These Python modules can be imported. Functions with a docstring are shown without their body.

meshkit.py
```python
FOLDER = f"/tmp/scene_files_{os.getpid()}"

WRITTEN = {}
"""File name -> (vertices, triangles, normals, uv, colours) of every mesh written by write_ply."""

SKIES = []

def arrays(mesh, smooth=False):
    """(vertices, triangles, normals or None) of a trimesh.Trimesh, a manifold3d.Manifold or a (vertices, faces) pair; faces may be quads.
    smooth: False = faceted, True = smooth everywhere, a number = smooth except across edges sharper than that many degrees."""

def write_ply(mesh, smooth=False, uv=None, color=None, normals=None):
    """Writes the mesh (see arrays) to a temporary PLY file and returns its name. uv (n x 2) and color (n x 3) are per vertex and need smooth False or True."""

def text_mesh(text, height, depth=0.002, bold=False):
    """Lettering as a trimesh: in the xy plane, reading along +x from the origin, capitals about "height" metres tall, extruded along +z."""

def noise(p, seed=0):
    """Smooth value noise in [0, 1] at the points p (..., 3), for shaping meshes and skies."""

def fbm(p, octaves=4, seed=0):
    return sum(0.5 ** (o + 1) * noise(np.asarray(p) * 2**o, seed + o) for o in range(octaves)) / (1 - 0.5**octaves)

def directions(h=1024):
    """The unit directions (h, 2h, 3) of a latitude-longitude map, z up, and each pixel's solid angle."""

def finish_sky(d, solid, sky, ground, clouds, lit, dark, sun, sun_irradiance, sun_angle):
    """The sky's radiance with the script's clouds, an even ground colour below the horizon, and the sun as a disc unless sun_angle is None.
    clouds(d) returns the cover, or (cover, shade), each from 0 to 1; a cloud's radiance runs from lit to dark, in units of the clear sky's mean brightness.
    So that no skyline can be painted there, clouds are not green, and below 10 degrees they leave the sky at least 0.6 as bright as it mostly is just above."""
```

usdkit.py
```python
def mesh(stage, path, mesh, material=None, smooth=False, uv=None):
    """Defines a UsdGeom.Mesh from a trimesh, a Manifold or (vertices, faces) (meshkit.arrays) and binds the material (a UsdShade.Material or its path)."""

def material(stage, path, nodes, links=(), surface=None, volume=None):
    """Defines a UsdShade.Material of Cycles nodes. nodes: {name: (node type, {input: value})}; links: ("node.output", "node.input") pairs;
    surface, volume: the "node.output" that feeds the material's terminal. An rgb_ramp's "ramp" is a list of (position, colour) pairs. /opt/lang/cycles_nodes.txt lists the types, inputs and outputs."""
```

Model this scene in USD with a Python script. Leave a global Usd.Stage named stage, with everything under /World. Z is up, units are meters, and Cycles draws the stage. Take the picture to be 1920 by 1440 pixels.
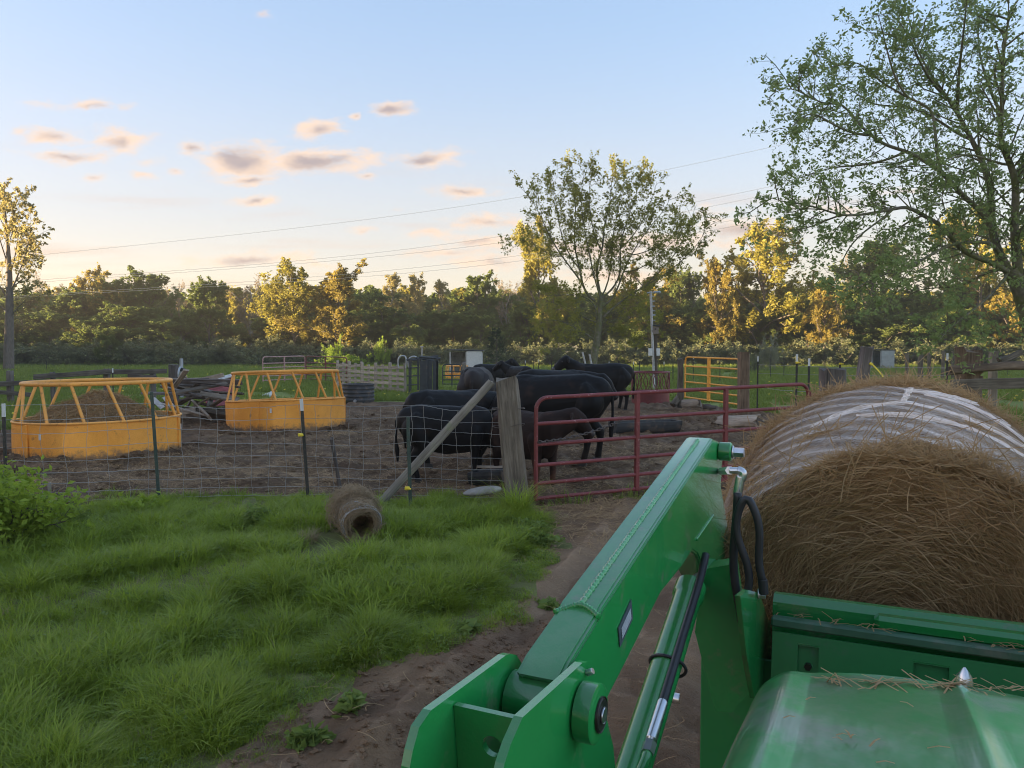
import math, random
import numpy as np
import trimesh, manifold3d, usdkit, meshkit
from pxr import Usd, UsdGeom, UsdLux, UsdShade, Gf, Sdf, Vt

stage = Usd.Stage.CreateInMemory()
UsdGeom.SetStageUpAxis(stage, "Z")
UsdGeom.SetStageMetersPerUnit(stage, 1.0)
UsdGeom.Xform.Define(stage, "/World")
stage.SetDefaultPrim(stage.GetPrimAtPath("/World"))
UsdGeom.Scope.Define(stage, "/World/Looks")

# ------------------------------------------------------------------ camera, sky, sun, exposure
EYE = np.array([0.0, 0.0, 1.95])
F = 1450.0                                   # focal length in pixels of a 1920 wide picture
PITCH = math.atan(70 / F)                    # looking slightly down
EXPOSURE = 2.72
HAZE = 0.0007
SUN_AZ, SUN_EL = math.radians(-96), math.radians(3.0)
AIR, AERO, OZONE = 0.8, 1.6, 3.0
SKY_STRENGTH, SUN_INTENSITY = 0.15, 1.25
cam = UsdGeom.Camera.Define(stage, "/World/camera")
cam.CreateHorizontalApertureAttr(36.0)
cam.CreateVerticalApertureAttr(27.0)
cam.CreateFocalLengthAttr(36.0 * F / 1920)
cam.CreateClippingRangeAttr(Gf.Vec2f(0.05, 3000))
cam.CreateExposureAttr(EXPOSURE)
cam.AddTranslateOp().Set(Gf.Vec3d(*EYE))
cam.AddRotateXOp().Set(90 - math.degrees(PITCH))

SUN = np.array([math.sin(SUN_AZ) * math.cos(SUN_EL), math.cos(SUN_AZ) * math.cos(SUN_EL), math.sin(SUN_EL)])
sun = UsdLux.DistantLight.Define(stage, "/World/sun")
sun.CreateIntensityAttr(SUN_INTENSITY)
sun.CreateAngleAttr(0.6)
sun.CreateNormalizeAttr(True)
sun.CreateColorAttr(Gf.Vec3f(1.0, 0.75, 0.42))
_z = Gf.Vec3d(*SUN)
_r = Gf.Rotation(Gf.Vec3d(0, 0, 1), _z)
sun.AddTransformOp().Set(Gf.Matrix4d().SetRotate(_r))


def cam_dir(px, py):
    """unit-depth direction (world) of a picture point"""
    x, y = (px - 960) / F, (720 - py) / F
    c, s = math.cos(PITCH), math.sin(PITCH)
    return np.array([x, c + y * s, -s + y * c])


def at(px, py, Y):
    d = cam_dir(px, py)
    return EYE + d * (Y / d[1])


def gnd(px, py, z=0.0):
    d = cam_dir(px, py)
    return EYE + d * ((z - EYE[2]) / d[2])


def sky_material():
    n, l = {}, []
    n["tc"] = ("texture_coordinate", {})
    n["sky"] = ("sky_texture", dict(sky_type="single_scattering", sun_disc=False, sun_elevation=SUN_EL, sun_rotation=SUN_AZ, altitude=0.0,
                                    air_density=AIR, aerosol_density=AERO, ozone_density=OZONE))
    n["sep"] = ("separate_xyz", {})
    l.append(("tc.generated", "sep.vector"))
    n["yy"] = ("math", dict(math_type="maximum", value2=0.05)); l.append(("sep.y", "yy.value1"))
    n["u"] = ("math", dict(math_type="divide")); l += [("sep.x", "u.value1"), ("yy.value", "u.value2")]
    n["w"] = ("math", dict(math_type="divide")); l += [("sep.z", "w.value1"), ("yy.value", "w.value2")]
    n["uv"] = ("combine_xyz", {}); l += [("u.value", "uv.x"), ("w.value", "uv.y")]
    # wobble the coordinates so that no cloud keeps an ellipse's outline
    n["wob"] = ("noise_texture", dict(scale=9.0, detail=5.0, roughness=0.62)); l.append(("uv.vector", "wob.vector"))
    n["wobc"] = ("vector_math", dict(math_type="subtract", vector2=(0.5, 0.5, 0.5))); l.append(("wob.color", "wobc.vector1"))
    n["wobs"] = ("vector_math", dict(math_type="multiply", vector2=(0.055, 0.034, 0.0))); l.append(("wobc.vector", "wobs.vector1"))
    n["p"] = ("vector_math", dict(math_type="add")); l += [("uv.vector", "p.vector1"), ("wobs.vector", "p.vector2")]
    # (px, py, half width, half height, weight)
    C = [(165, 195, 55, 12, .8), (240, 196, 26, 8, .55), (75, 190, 34, 7, .45), (95, 252, 62, 15, .9), (35, 245, 14, 8, .7), (120, 288, 82, 15, .85),
         (225, 262, 62, 24, .95), (285, 304, 30, 9, .7), (270, 329, 26, 8, .65), (176, 326, 22, 7, .55), (357, 275, 28, 15, 1.0), (328, 320, 18, 9, .8),
         (460, 300, 95, 32, 1.25), (590, 298, 120, 22, 1.1), (470, 335, 75, 13, .9), (600, 240, 52, 19, .95), (668, 216, 16, 9, .8), (735, 204, 54, 16, .85), (490, 30, 16, 7, .5),
         (797, 297, 62, 17, 1.0), (685, 327, 24, 9, .85), (485, 377, 50, 11, 1.0), (865, 358, 70, 12, .9), (683, 436, 26, 8, .7), (735, 397, 14, 5, .5),
         (800, 440, 50, 12, .8), (920, 415, 85, 15, .9), (890, 455, 90, 15, .85), (850, 478, 80, 9, .7), (470, 487, 120, 13, .85), (590, 500, 90, 7, .5),
         (930, 495, 110, 15, .8), (1100, 470, 160, 22, .8), (1260, 455, 120, 20, .8), (1400, 430, 90, 24, .9), (1330, 400, 50, 12, .5), (1150, 520, 140, 14, .6),
         (1580, 395, 70, 12, .6), (1700, 350, 60, 9, .5)]
    prev = None
    for i, (px, py, a, b, wgt) in enumerate(C):
        d = cam_dir(px, py)
        u0, w0 = d[0] / d[1], d[2] / d[1]
        su, sw = F / (a * 1.25), F / (b * 1.35)
        m, le, h = f"m{i}", f"l{i}", f"h{i}"
        n[m] = ("mapping", dict(mapping_type="point", location=(-u0 * su, -w0 * sw, 0), scale=(su, sw, 1.0))); l.append(("p.vector", m + ".vector"))
        n[le] = ("vector_math", dict(math_type="length")); l.append((m + ".vector", le + ".vector1"))
        n[h] = ("math", dict(math_type="multiply_add", value2=-wgt, value3=wgt)); l.append((le + ".value", h + ".value1"))
        if prev:
            x = f"x{i}"
            n[x] = ("math", dict(math_type="maximum")); l += [(prev, x + ".value1"), (h + ".value", x + ".value2")]
            prev = x + ".value"
        else:
            prev = h + ".value"
    n["stretch"] = ("mapping", dict(mapping_type="point", scale=(0.75, 2.0, 1.0))); l.append(("p.vector", "stretch.vector"))
    n["fine"] = ("noise_texture", dict(scale=27.0, detail=8.0, roughness=0.66)); l.append(("stretch.vector", "fine.vector"))
    n["fa"] = ("math", dict(math_type="multiply_add", value2=2.1, value3=-1.05)); l.append(("fine.fac", "fa.value1"))
    n["field"] = ("math", dict(math_type="add")); l += [(prev, "field.value1"), ("fa.value", "field.value2")]
    n["cov"] = ("map_range", dict(range_type="smoothstep", from_min=0.0, from_max=0.85, to_min=0.0, to_max=0.88, clamp=True)); l.append(("field.value", "cov.value"))
    # thin streaks of cloud low over the horizon
    n["smp"] = ("mapping", dict(mapping_type="point", scale=(2.6, 30.0, 1.0))); l.append(("uv.vector", "smp.vector"))
    n["sn"] = ("noise_texture", dict(scale=1.0, detail=5.0, roughness=0.55)); l.append(("smp.vector", "sn.vector"))
    n["sr"] = ("map_range", dict(range_type="smoothstep", from_min=0.50, from_max=0.72, to_min=0.0, to_max=0.6, clamp=True)); l.append(("sn.fac", "sr.value"))
    n["sb"] = ("map_range", dict(range_type="smoothstep", from_min=0.26, from_max=0.10, to_min=0.0, to_max=1.0, clamp=True)); l.append(("sep.z", "sb.value"))
    n["sm"] = ("math", dict(math_type="multiply")); l += [("sr.result", "sm.value1"), ("sb.result", "sm.value2")]
    n["streak"] = ("mix_color", dict(blend_type="mix", b=STREAK, use_clamp=False)); l += [("sm.value", "streak.fac"), ("veil.result", "streak.a")]
    n["front"] = ("math", dict(math_type="greater_than", value2=0.1)); l.append(("sep.y", "front.value1"))
    n["cover"] = ("math", dict(math_type="multiply")); l += [("cov.result", "cover.value1"), ("front.value", "cover.value2")]
    # the thick middle of a cloud is grey, its thin parts are lit by the low sun
    n["core"] = ("map_range", dict(range_type="smoothstep", from_min=0.42, from_max=1.10, to_min=0.0, to_max=0.95, clamp=True)); n["cn"] = ("noise_texture", dict(scale=16.0, detail=5.0)); l.append(("stretch.vector", "cn.vector"))
    n["cb"] = ("math", dict(math_type="multiply_add", value2=1.6, value3=-0.8)); l.append(("cn.fac", "cb.value1"))
    n["ca"] = ("math", dict(math_type="add")); l += [(prev, "ca.value1"), ("cb.value", "ca.value2"), ("ca.value", "core.value")]
    n["ccol"] = ("mix_color", dict(blend_type="mix", a=CLOUD_LIT, b=CLOUD_DARK)); l.append(("core.result", "ccol.fac"))
    n["mix"] = ("mix_color", dict(blend_type="mix", use_clamp=False)); l += [("cover.value", "mix.fac"), ("streak.result", "mix.a"), ("ccol.result", "mix.b")]
    n["soft"] = ("gamma", dict(gamma=SKY_GAMMA)); l.append(("sky.color", "soft.color"))
    n["skyg"] = ("mix_color", dict(blend_type="multiply", fac=1.0, b=SKY_TINT, use_clamp=False)); l.append(("soft.color", "skyg.a"))
    # an even veil of evening haze all round the horizon
    n["vz"] = ("map_range", dict(range_type="smoothstep", from_min=-0.02, from_max=0.42, to_min=0.55, to_max=0.0, clamp=True)); l.append(("sep.z", "vz.value"))
    n["veil"] = ("mix_color", dict(blend_type="mix", b=VEIL, use_clamp=False)); l += [("vz.result", "veil.fac"), ("skyg.result", "veil.a")]
    n["bg"] = ("background_shader", dict(strength=SKY_STRENGTH)); l.append(("mix.result", "bg.color"))
    return usdkit.material(stage, "/World/Looks/sky_light", n, l, surface="bg.background")


STREAK = (0.86, 0.64, 0.53)
VEIL = (1.08, 0.82, 0.50)
CLOUD_LIT, CLOUD_DARK, SKY_TINT, SKY_GAMMA = (1.10, 0.82, 0.62), (0.47, 0.385, 0.40), (1.04, 0.925, 0.93), 0.51
dome = UsdLux.DomeLight.Define(stage, "/World/sky")
UsdShade.MaterialBindingAPI.Apply(dome.GetPrim()).Bind(sky_material())
dome.GetPrim().SetCustomDataByKey("kind", "structure")
dome.GetPrim().SetCustomDataByKey("label", "clear evening sky with small peach clouds")
# ------------------------------------------------------------------ helpers
rng = np.random.default_rng(7)
_taken = {}


def numbered(parent, name):
    key = (parent, name)
    k = _taken.get(key, 0)
    _taken[key] = k + 1
    return f"{parent}/{name}" + (f"_{k:03d}" if k else "")


class T:
    def __init__(self, path, loc):
        self.path, self.loc = path, np.asarray(loc, float)

    @property
    def prim(self):
        return stage.GetPrimAtPath(self.path)


def tag(path, label=None, cat=None, group=None, kind=None):
    p = stage.GetPrimAtPath(path)
    for k, v in (("label", label), ("category", cat), ("group", group), ("kind", kind)):
        if v:
            p.SetCustomDataByKey(k, v)


def thing(name, label, cat, loc=(0, 0, 0), group=None, kind=None, rotz=0.0, scale=None):
    path = numbered("/World", name)
    x = UsdGeom.Xform.Define(stage, path)
    x.AddTranslateOp().Set(Gf.Vec3d(*map(float, loc)))
    x.AddRotateZOp().Set(float(rotz))
    x.AddScaleOp().Set(Gf.Vec3f(*map(float, scale if scale is not None else (1, 1, 1))))
    tag(path, label, cat, group, kind)
    return T(path, loc)


def copy_of(src, name, label, cat, loc, group=None, rotz=0.0, scale=(1, 1, 1)):
    t = thing(name, label, cat, loc, group, None, rotz, scale)
    r = stage.GetPrimAtPath(t.path)
    r.GetReferences().AddInternalReference(src.path if isinstance(src, T) else src)
    r.SetInstanceable(True)
    return t


def vf(mesh):
    v, f, _ = meshkit.arrays(mesh)
    return v, f


def part(t, name, mesh, mat, smooth=False, label=None, kind=None, colors=None):
    """a mesh given in world coordinates, under the thing t (or under another part's T)"""
    path = numbered(t.path, name)
    v, f = vf(mesh)
    usdkit.mesh(stage, path, (v - t.loc, f), LOOK[mat], smooth)
    tag(path, label, None, None, kind)
    return T(path, t.loc)


def lone(name, mesh, mat, label, cat, group=None, kind=None, smooth=False):
    """a thing that is one mesh"""
    path = numbered("/World", name)
    v, f = vf(mesh)
    if kind == "structure" or kind == "stuff":
        usdkit.mesh(stage, path, (v, f), LOOK[mat], smooth)
    else:
        c = np.array([*(v.min(0) + v.max(0))[:2] / 2, v[:, 2].min()])
        m = usdkit.mesh(stage, path, (v - c, f), LOOK[mat], smooth)
        m.AddTranslateOp().Set(Gf.Vec3d(*map(float, c)))
    tag(path, label, cat, group, kind)
    return path


def cat(ms):
    """joins meshes into one (vertices, faces)"""
    V, Fs, n = [], [], 0
    for m in ms:
        v, f = vf(m)
        V.append(v)
        Fs.append(np.asarray(f) + n)
        n += len(v)
    return np.vstack(V), np.vstack(Fs)


def unit(a):
    a = np.asarray(a, float)
    return a / (np.linalg.norm(a, axis=-1, keepdims=True) + 1e-12)


def tube(points, radii, sides=8, caps=True):
    p = np.asarray(points, float)
    k = len(p)
    r = np.broadcast_to(np.asarray(radii, float), (k,))
    t = unit(np.gradient(p, axis=0))
    ref = np.array([0, 0, 1.0]) if abs(t[0, 2]) < 0.85 else np.array([1.0, 0, 0])
    a = unit(np.cross(t, ref))
    for i in range(1, k):                                   # parallel transport, so that the tube does not twist
        a[i] = unit(a[i - 1] - t[i] * (a[i - 1] @ t[i]))
    b = np.cross(t, a)
    g = np.arange(sides) * 2 * np.pi / sides
    v = (p[:, None] + r[:, None, None] * (np.cos(g)[None, :, None] * a[:, None] + np.sin(g)[None, :, None] * b[:, None])).reshape(-1, 3)
    i, j = np.meshgrid(np.arange(k - 1), np.arange(sides), indexing="ij")
    q = np.stack([i * sides + j, i * sides + (j + 1) % sides, (i + 1) * sides + (j + 1) % sides, (i + 1) * sides + j], -1).reshape(-1, 4)
    f = np.vstack([q[:, [0, 2, 1]], q[:, [0, 3, 2]]])
    if caps:
        n = len(v)
        v = np.vstack([v, p[0], p[-1]])
        jj = np.arange(sides)
        f = np.vstack([f, np.stack([np.full(sides, n), jj, (jj + 1) % sides], 1), np.stack([np.full(sides, n + 1), (k - 1) * sides + (jj + 1) % sides, (k - 1) * sides + jj], 1)])
    return v, f


def frame(p0, p1, up=(0, 0, 1)):
    p0, p1 = np.asarray(p0, float), np.asarray(p1, float)
    x = unit(p1 - p0)
    u = np.asarray(up, float)
    if abs(x @ u) > 0.97:
        u = np.array([0, 1.0, 0])
    y = unit(np.cross(u, x))
    return x, y, np.cross(x, y)


def bevel_box(sx, sy, sz, b):
    """box centred on the origin with chamfered edges"""
    b = min(b, sx * 0.45, sy * 0.45, sz * 0.45)
    pts = []
    for x in (-1, 1):
        for y in (-1, 1):
            for z in (-1, 1):
                pts += [(x * sx / 2, y * (sy / 2 - b), z * (sz / 2 - b)), (x * (sx / 2 - b), y * sy / 2, z * (sz / 2 - b)), (x * (sx / 2 - b), y * (sy / 2 - b), z * sz / 2)]
    h = trimesh.convex.convex_hull(np.array(pts))
    return np.array(h.vertices), np.array(h.faces)


def beam(p0, p1, w, h, up=(0, 0, 1), b=0.004):
    """chamfered bar from p0 to p1, w across, h along up"""
    p0, p1 = np.asarray(p0, float), np.asarray(p1, float)
    x, y, z = frame(p0, p1, up)
    v, f = bevel_box(np.linalg.norm(p1 - p0), w, h, b)
    return v @ np.stack([x, y, z]) + (p0 + p1) / 2, f


def wooden(t, name, p0, p1, w, h, mat, up=(0, 0, 1), rough=0.006, seed=0, round_=False, label=None):
    """a length of timber in a frame of its own (grain runs along its local x); under the thing t, or a thing's only mesh when t is a path"""
    p0, p1 = np.asarray(p0, float), np.asarray(p1, float)
    L = np.linalg.norm(p1 - p0)
    x, y, z = frame(p0, p1, up)
    r_ = np.random.default_rng(seed + 11)
    n = max(3, int(L / 0.25))
    xs = np.linspace(-L / 2, L / 2, n)
    if round_:
        S = 12
        g = np.arange(S) * 2 * np.pi / S
        ring = np.stack([np.zeros(S), np.cos(g) * w / 2, np.sin(g) * h / 2], 1)
    else:
        c = min(w, h) * 0.12
        ring = np.array([(0, w / 2 - c, h / 2), (0, -w / 2 + c, h / 2), (0, -w / 2, h / 2 - c), (0, -w / 2, -h / 2 + c), (0, -w / 2 + c, -h / 2), (0, w / 2 - c, -h / 2), (0, w / 2, -h / 2 + c), (0, w / 2, h / 2 - c)])
        S = 8
    V = ring[None] + xs[:, None, None] * np.array([1, 0, 0])
    V = V + (meshkit.noise(V * np.array([2.0, 14, 14]) + seed * 7.3, seed)[..., None] - 0.5) * 2 * rough * np.array([0.3, 1, 1])
    wob = np.cumsum(r_.normal(0, rough * 0.4, (n, 2)), 0)
    wob -= np.linspace(0, 1, n)[:, None] * wob[-1]
    V[:, :, 1:] += wob[:, None]
    V[0, :, 0] += r_.uniform(-1, 1, S) * rough * 2
    V[-1, :, 0] += r_.uniform(-1, 1, S) * rough * 2
    V = V.reshape(-1, 3)
    i, j = np.meshgrid(np.arange(n - 1), np.arange(S), indexing="ij")
    q = np.stack([i * S + j, i * S + (j + 1) % S, (i + 1) * S + (j + 1) % S, (i + 1) * S + j], -1).reshape(-1, 4)
    f = [q[:, [0, 1, 2]], q[:, [0, 2, 3]]]
    m = len(V)
    V = np.vstack([V, V[:S].mean(0), V[-S:].mean(0)])
    jj = np.arange(S)
    f += [np.stack([np.full(S, m), (jj + 1) % S, jj], 1), np.stack([np.full(S, m + 1), (n - 1) * S + jj, (n - 1) * S + (jj + 1) % S], 1)]
    f = np.vstack(f)[:, ::-1] if np.linalg.det(np.stack([x, y, z])) < 0 else np.vstack(f)
    tri = trimesh.Trimesh(V, f, process=False)
    if tri.volume < 0:
        f = f[:, ::-1]
    base = t.loc if isinstance(t, T) else np.zeros(3)
    path = numbered(t.path if isinstance(t, T) else "/World", name)
    me = usdkit.mesh(stage, path, (V, f), LOOK[mat], 40)
    M = np.eye(4)
    M[0, :3], M[1, :3], M[2, :3], M[3, :3] = x, y, z, (p0 + p1) / 2 - base
    me.AddTransformOp().Set(Gf.Matrix4d(*M.ravel().tolist()))
    if label:
        tag(path, label)
    return T(path, base)


def ribbons(P, w, facing=None, seed=0):
    """P: (n, k, 3) polylines -> flat tapered strips; w: (n,) or scalar widths"""
    P = np.asarray(P, float)
    n, k, _ = P.shape
    t = unit(np.gradient(P, axis=1))
    r_ = np.random.default_rng(seed)
    ref = unit(r_.normal(size=(n, 1, 3))) if facing is None else np.broadcast_to(np.asarray(facing, float), (n, 1, 3))
    s = unit(np.cross(t, np.broadcast_to(ref, t.shape)))
    w = np.broadcast_to(np.asarray(w, float), (n,))[:, None, None] * 0.5
    V = np.stack([P - s * w, P + s * w], 2).reshape(-1, 3)
    i, j = np.meshgrid(np.arange(n) * 2 * k, np.arange(k - 1) * 2, indexing="ij")
    o = (i + j).ravel()
    q = np.stack([o, o + 1, o + 3, o + 2], 1)
    return V, np.vstack([q[:, :3], q[:, [0, 2, 3]]])


def instancer(name, protos, pos, idx, yaw, scale, label, cat, kind="stuff", tilt=0.0, seed=0):
    """PointInstancer of the meshes protos = [(v, f, look)] for things nobody could count"""
    path = numbered("/World", name)
    pi = UsdGeom.PointInstancer.Define(stage, path)
    rel = pi.CreatePrototypesRel()
    for i, (v, f, look) in enumerate(protos):
        pp = f"{path}/kinds/kind_{i:03d}"
        usdkit.mesh(stage, pp, (v, f), LOOK[look])
        rel.AddTarget(pp)
    n = len(pos)
    r_ = np.random.default_rng(seed)
    pi.CreatePositionsAttr(Vt.Vec3fArray.FromNumpy(np.asarray(pos, np.float32)))
    pi.CreateProtoIndicesAttr(Vt.IntArray.FromNumpy(np.asarray(idx, np.int32)))
    h = np.asarray(yaw) / 2
    tx, ty = r_.normal(0, tilt, n) / 2, r_.normal(0, tilt, n) / 2
    quat = np.stack([np.cos(h), tx * np.cos(h), ty * np.cos(h), np.sin(h)], 1)
    quat /= np.linalg.norm(quat, axis=1, keepdims=True)
    pi.CreateOrientationsAttr(Vt.QuathArray([Gf.Quath(*map(float, q)) for q in quat]))
    s = np.asarray(scale, float)
    pi.CreateScalesAttr(Vt.Vec3fArray.FromNumpy(np.ascontiguousarray(np.repeat(s[:, None], 3, 1) if s.ndim == 1 else s, dtype=np.float32)))
    tag(path, label, cat, None, kind)
    return path


def lathe(profile, S=24):
    """(r, z) profile turned about z"""
    p = np.asarray(profile, float)
    g = np.arange(S) * 2 * np.pi / S
    v = np.stack([p[:, None, 0] * np.cos(g), p[:, None, 0] * np.sin(g), np.repeat(p[:, 1:2], S, 1)], -1).reshape(-1, 3)
    i, j = np.meshgrid(np.arange(len(p) - 1), np.arange(S), indexing="ij")
    q = np.stack([i * S + j, i * S + (j + 1) % S, (i + 1) * S + (j + 1) % S, (i + 1) * S + j], -1).reshape(-1, 4)
    return v, np.vstack([q[:, :3], q[:, [0, 2, 3]]])


def move(m, off):
    return m[0] + np.asarray(off, float), m[1]


def path_points(pts, n=24):
    """smooth curve through the points"""
    from scipy.interpolate import CubicSpline
    p = np.asarray(pts, float)
    s = np.r_[0, np.cumsum(np.linalg.norm(np.diff(p, axis=0), axis=1))]
    return CubicSpline(s, p)(np.linspace(0, s[-1], n))


# ------------------------------------------------------------------ materials
LOOK = {}


def plain(name, color, rough=0.6, metal=0.0, var=0.25, scale=6.0, bump=0.0, bscale=60.0, dirt=None, dirt_amt=0.5, dirt_scale=3.0, coat=0.0, spec=0.5, stretch=None, dust=0.0):
    """principled surface whose colour wanders a little, with an optional second colour in patches and fine relief"""
    c = np.asarray(color, float)
    n = {"tc": ("texture_coordinate", {}), "mp": ("mapping", dict(mapping_type="point", scale=stretch or (1, 1, 1))), "n1": ("noise_texture", dict(scale=scale, detail=5.0, roughness=0.6)),
         "rp": ("rgb_ramp", {"ramp": [(0.25, tuple(c * (1 - var))), (0.75, tuple(np.minimum(c * (1 + var), 0.95)))]}),
         "p": ("principled_bsdf", dict(roughness=rough, metallic=metal, coat_weight=coat, coat_roughness=0.06, specular_ior_level=spec))}
    l = [("tc.object", "mp.vector"), ("mp.vector", "n1.vector"), ("n1.fac", "rp.fac")]
    out = "rp.color"
    if dirt is not None:
        n["n2"] = ("noise_texture", dict(scale=dirt_scale, detail=7.0, roughness=0.65))
        n["dr"] = ("map_range", dict(range_type="smoothstep", from_min=0.62 - 0.3 * dirt_amt, from_max=0.75 - 0.2 * dirt_amt, to_min=0, to_max=0.9, clamp=True))
        n["dm"] = ("mix_color", dict(blend_type="mix", b=tuple(dirt)))
        l += [("mp.vector", "n2.vector"), ("n2.fac", "dr.value"), ("dr.result", "dm.fac"), (out, "dm.a")]
        out = "dm.result"
    if dust:                                                   # settled on what faces up
        n["ge"], n["gs"], n["nd"] = ("geometry", {}), ("separate_xyz", {}), ("noise_texture", dict(scale=11.0, detail=8.0, roughness=0.72))
        n["gz"] = ("map_range", dict(from_min=0.35, from_max=1.0, to_min=0.0, to_max=dust, clamp=True))
        n["du"] = ("map_range", dict(range_type="smoothstep", from_min=0.38, from_max=0.68, to_min=0.25, to_max=1.0, clamp=True))
        n["dx"], n["dd"] = ("math", dict(math_type="multiply")), ("mix_color", dict(blend_type="mix", b=(0.24, 0.23, 0.17)))
        l += [("ge.normal", "gs.vector"), ("gs.z", "gz.value"), ("mp.vector", "nd.vector"), ("nd.fac", "du.value"), ("gz.result", "dx.value1"), ("du.result", "dx.value2"), ("dx.value", "dd.fac"), (out, "dd.a")]
        out = "dd.result"
    l.append((out, "p.base_color"))
    if bump:
        n["nb"] = ("noise_texture", dict(scale=bscale, detail=4.0, roughness=0.6))
        n["b"] = ("bump", dict(strength=0.6, distance=bump))
        l += [("mp.vector", "nb.vector"), ("nb.fac", "b.height"), ("b.normal", "p.normal")]
    LOOK[name] = usdkit.material(stage, f"/World/Looks/{name}", n, l, surface="p.BSDF")


def leafy(name, dark, light, trans=0.35, noise_scale=0.35, rough=0.55):
    """leaves: each one its own tone between dark and light, some light passes"""
    n = {"g": ("geometry", {}), "n1": ("noise_texture", dict(scale=noise_scale, detail=2.0)), "mx": ("math", dict(math_type="multiply_add", value2=0.55, value3=0.0)), "ad": ("math", dict(math_type="multiply_add", value2=0.45)),
         "rp": ("rgb_ramp", {"ramp": [(0.15, dark), (0.55, tuple((np.array(dark) + np.array(light)) / 2)), (0.9, light)]}),
         "p": ("principled_bsdf", dict(roughness=rough, specular_ior_level=0.3)), "t": ("translucent_bsdf", {}), "m": ("mix_closure", dict(fac=trans))}
    l = [("g.position", "n1.vector"), ("g.random_per_island", "mx.value1"), ("n1.fac", "ad.value1"), ("mx.value", "ad.value3"), ("ad.value", "rp.fac"), ("rp.color", "p.base_color"), ("rp.color", "t.color"),
         ("p.BSDF", "m.closure1"), ("t.BSDF", "m.closure2")]
    LOOK[name] = usdkit.material(stage, f"/World/Looks/{name}", n, l, surface="m.closure")


def strands(name, ramp, trans=0.2, rough=0.6):
    """grass, straw, hay: one tone per strand"""
    n = {"g": ("geometry", {}), "n1": ("noise_texture", dict(scale=0.9, detail=3.0)), "o": ("object_info", {}), "a": ("math", dict(math_type="multiply_add", value2=0.5)), "s": ("math", dict(math_type="multiply_add", value2=0.45, value3=0.03)),
         "rp": ("rgb_ramp", {"ramp": ramp}), "p": ("principled_bsdf", dict(roughness=rough, specular_ior_level=0.35)), "t": ("translucent_bsdf", {}), "m": ("mix_closure", dict(fac=trans))}
    l = [("g.position", "n1.vector"), ("n1.fac", "s.value1"), ("g.random_per_island", "a.value1"), ("s.value", "a.value3"), ("a.value", "rp.fac"), ("rp.color", "p.base_color"), ("rp.color", "t.color"), ("p.BSDF", "m.closure1"), ("t.BSDF", "m.closure2")]
    LOOK[name] = usdkit.material(stage, f"/World/Looks/{name}", n, l, surface="m.closure")


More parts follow.
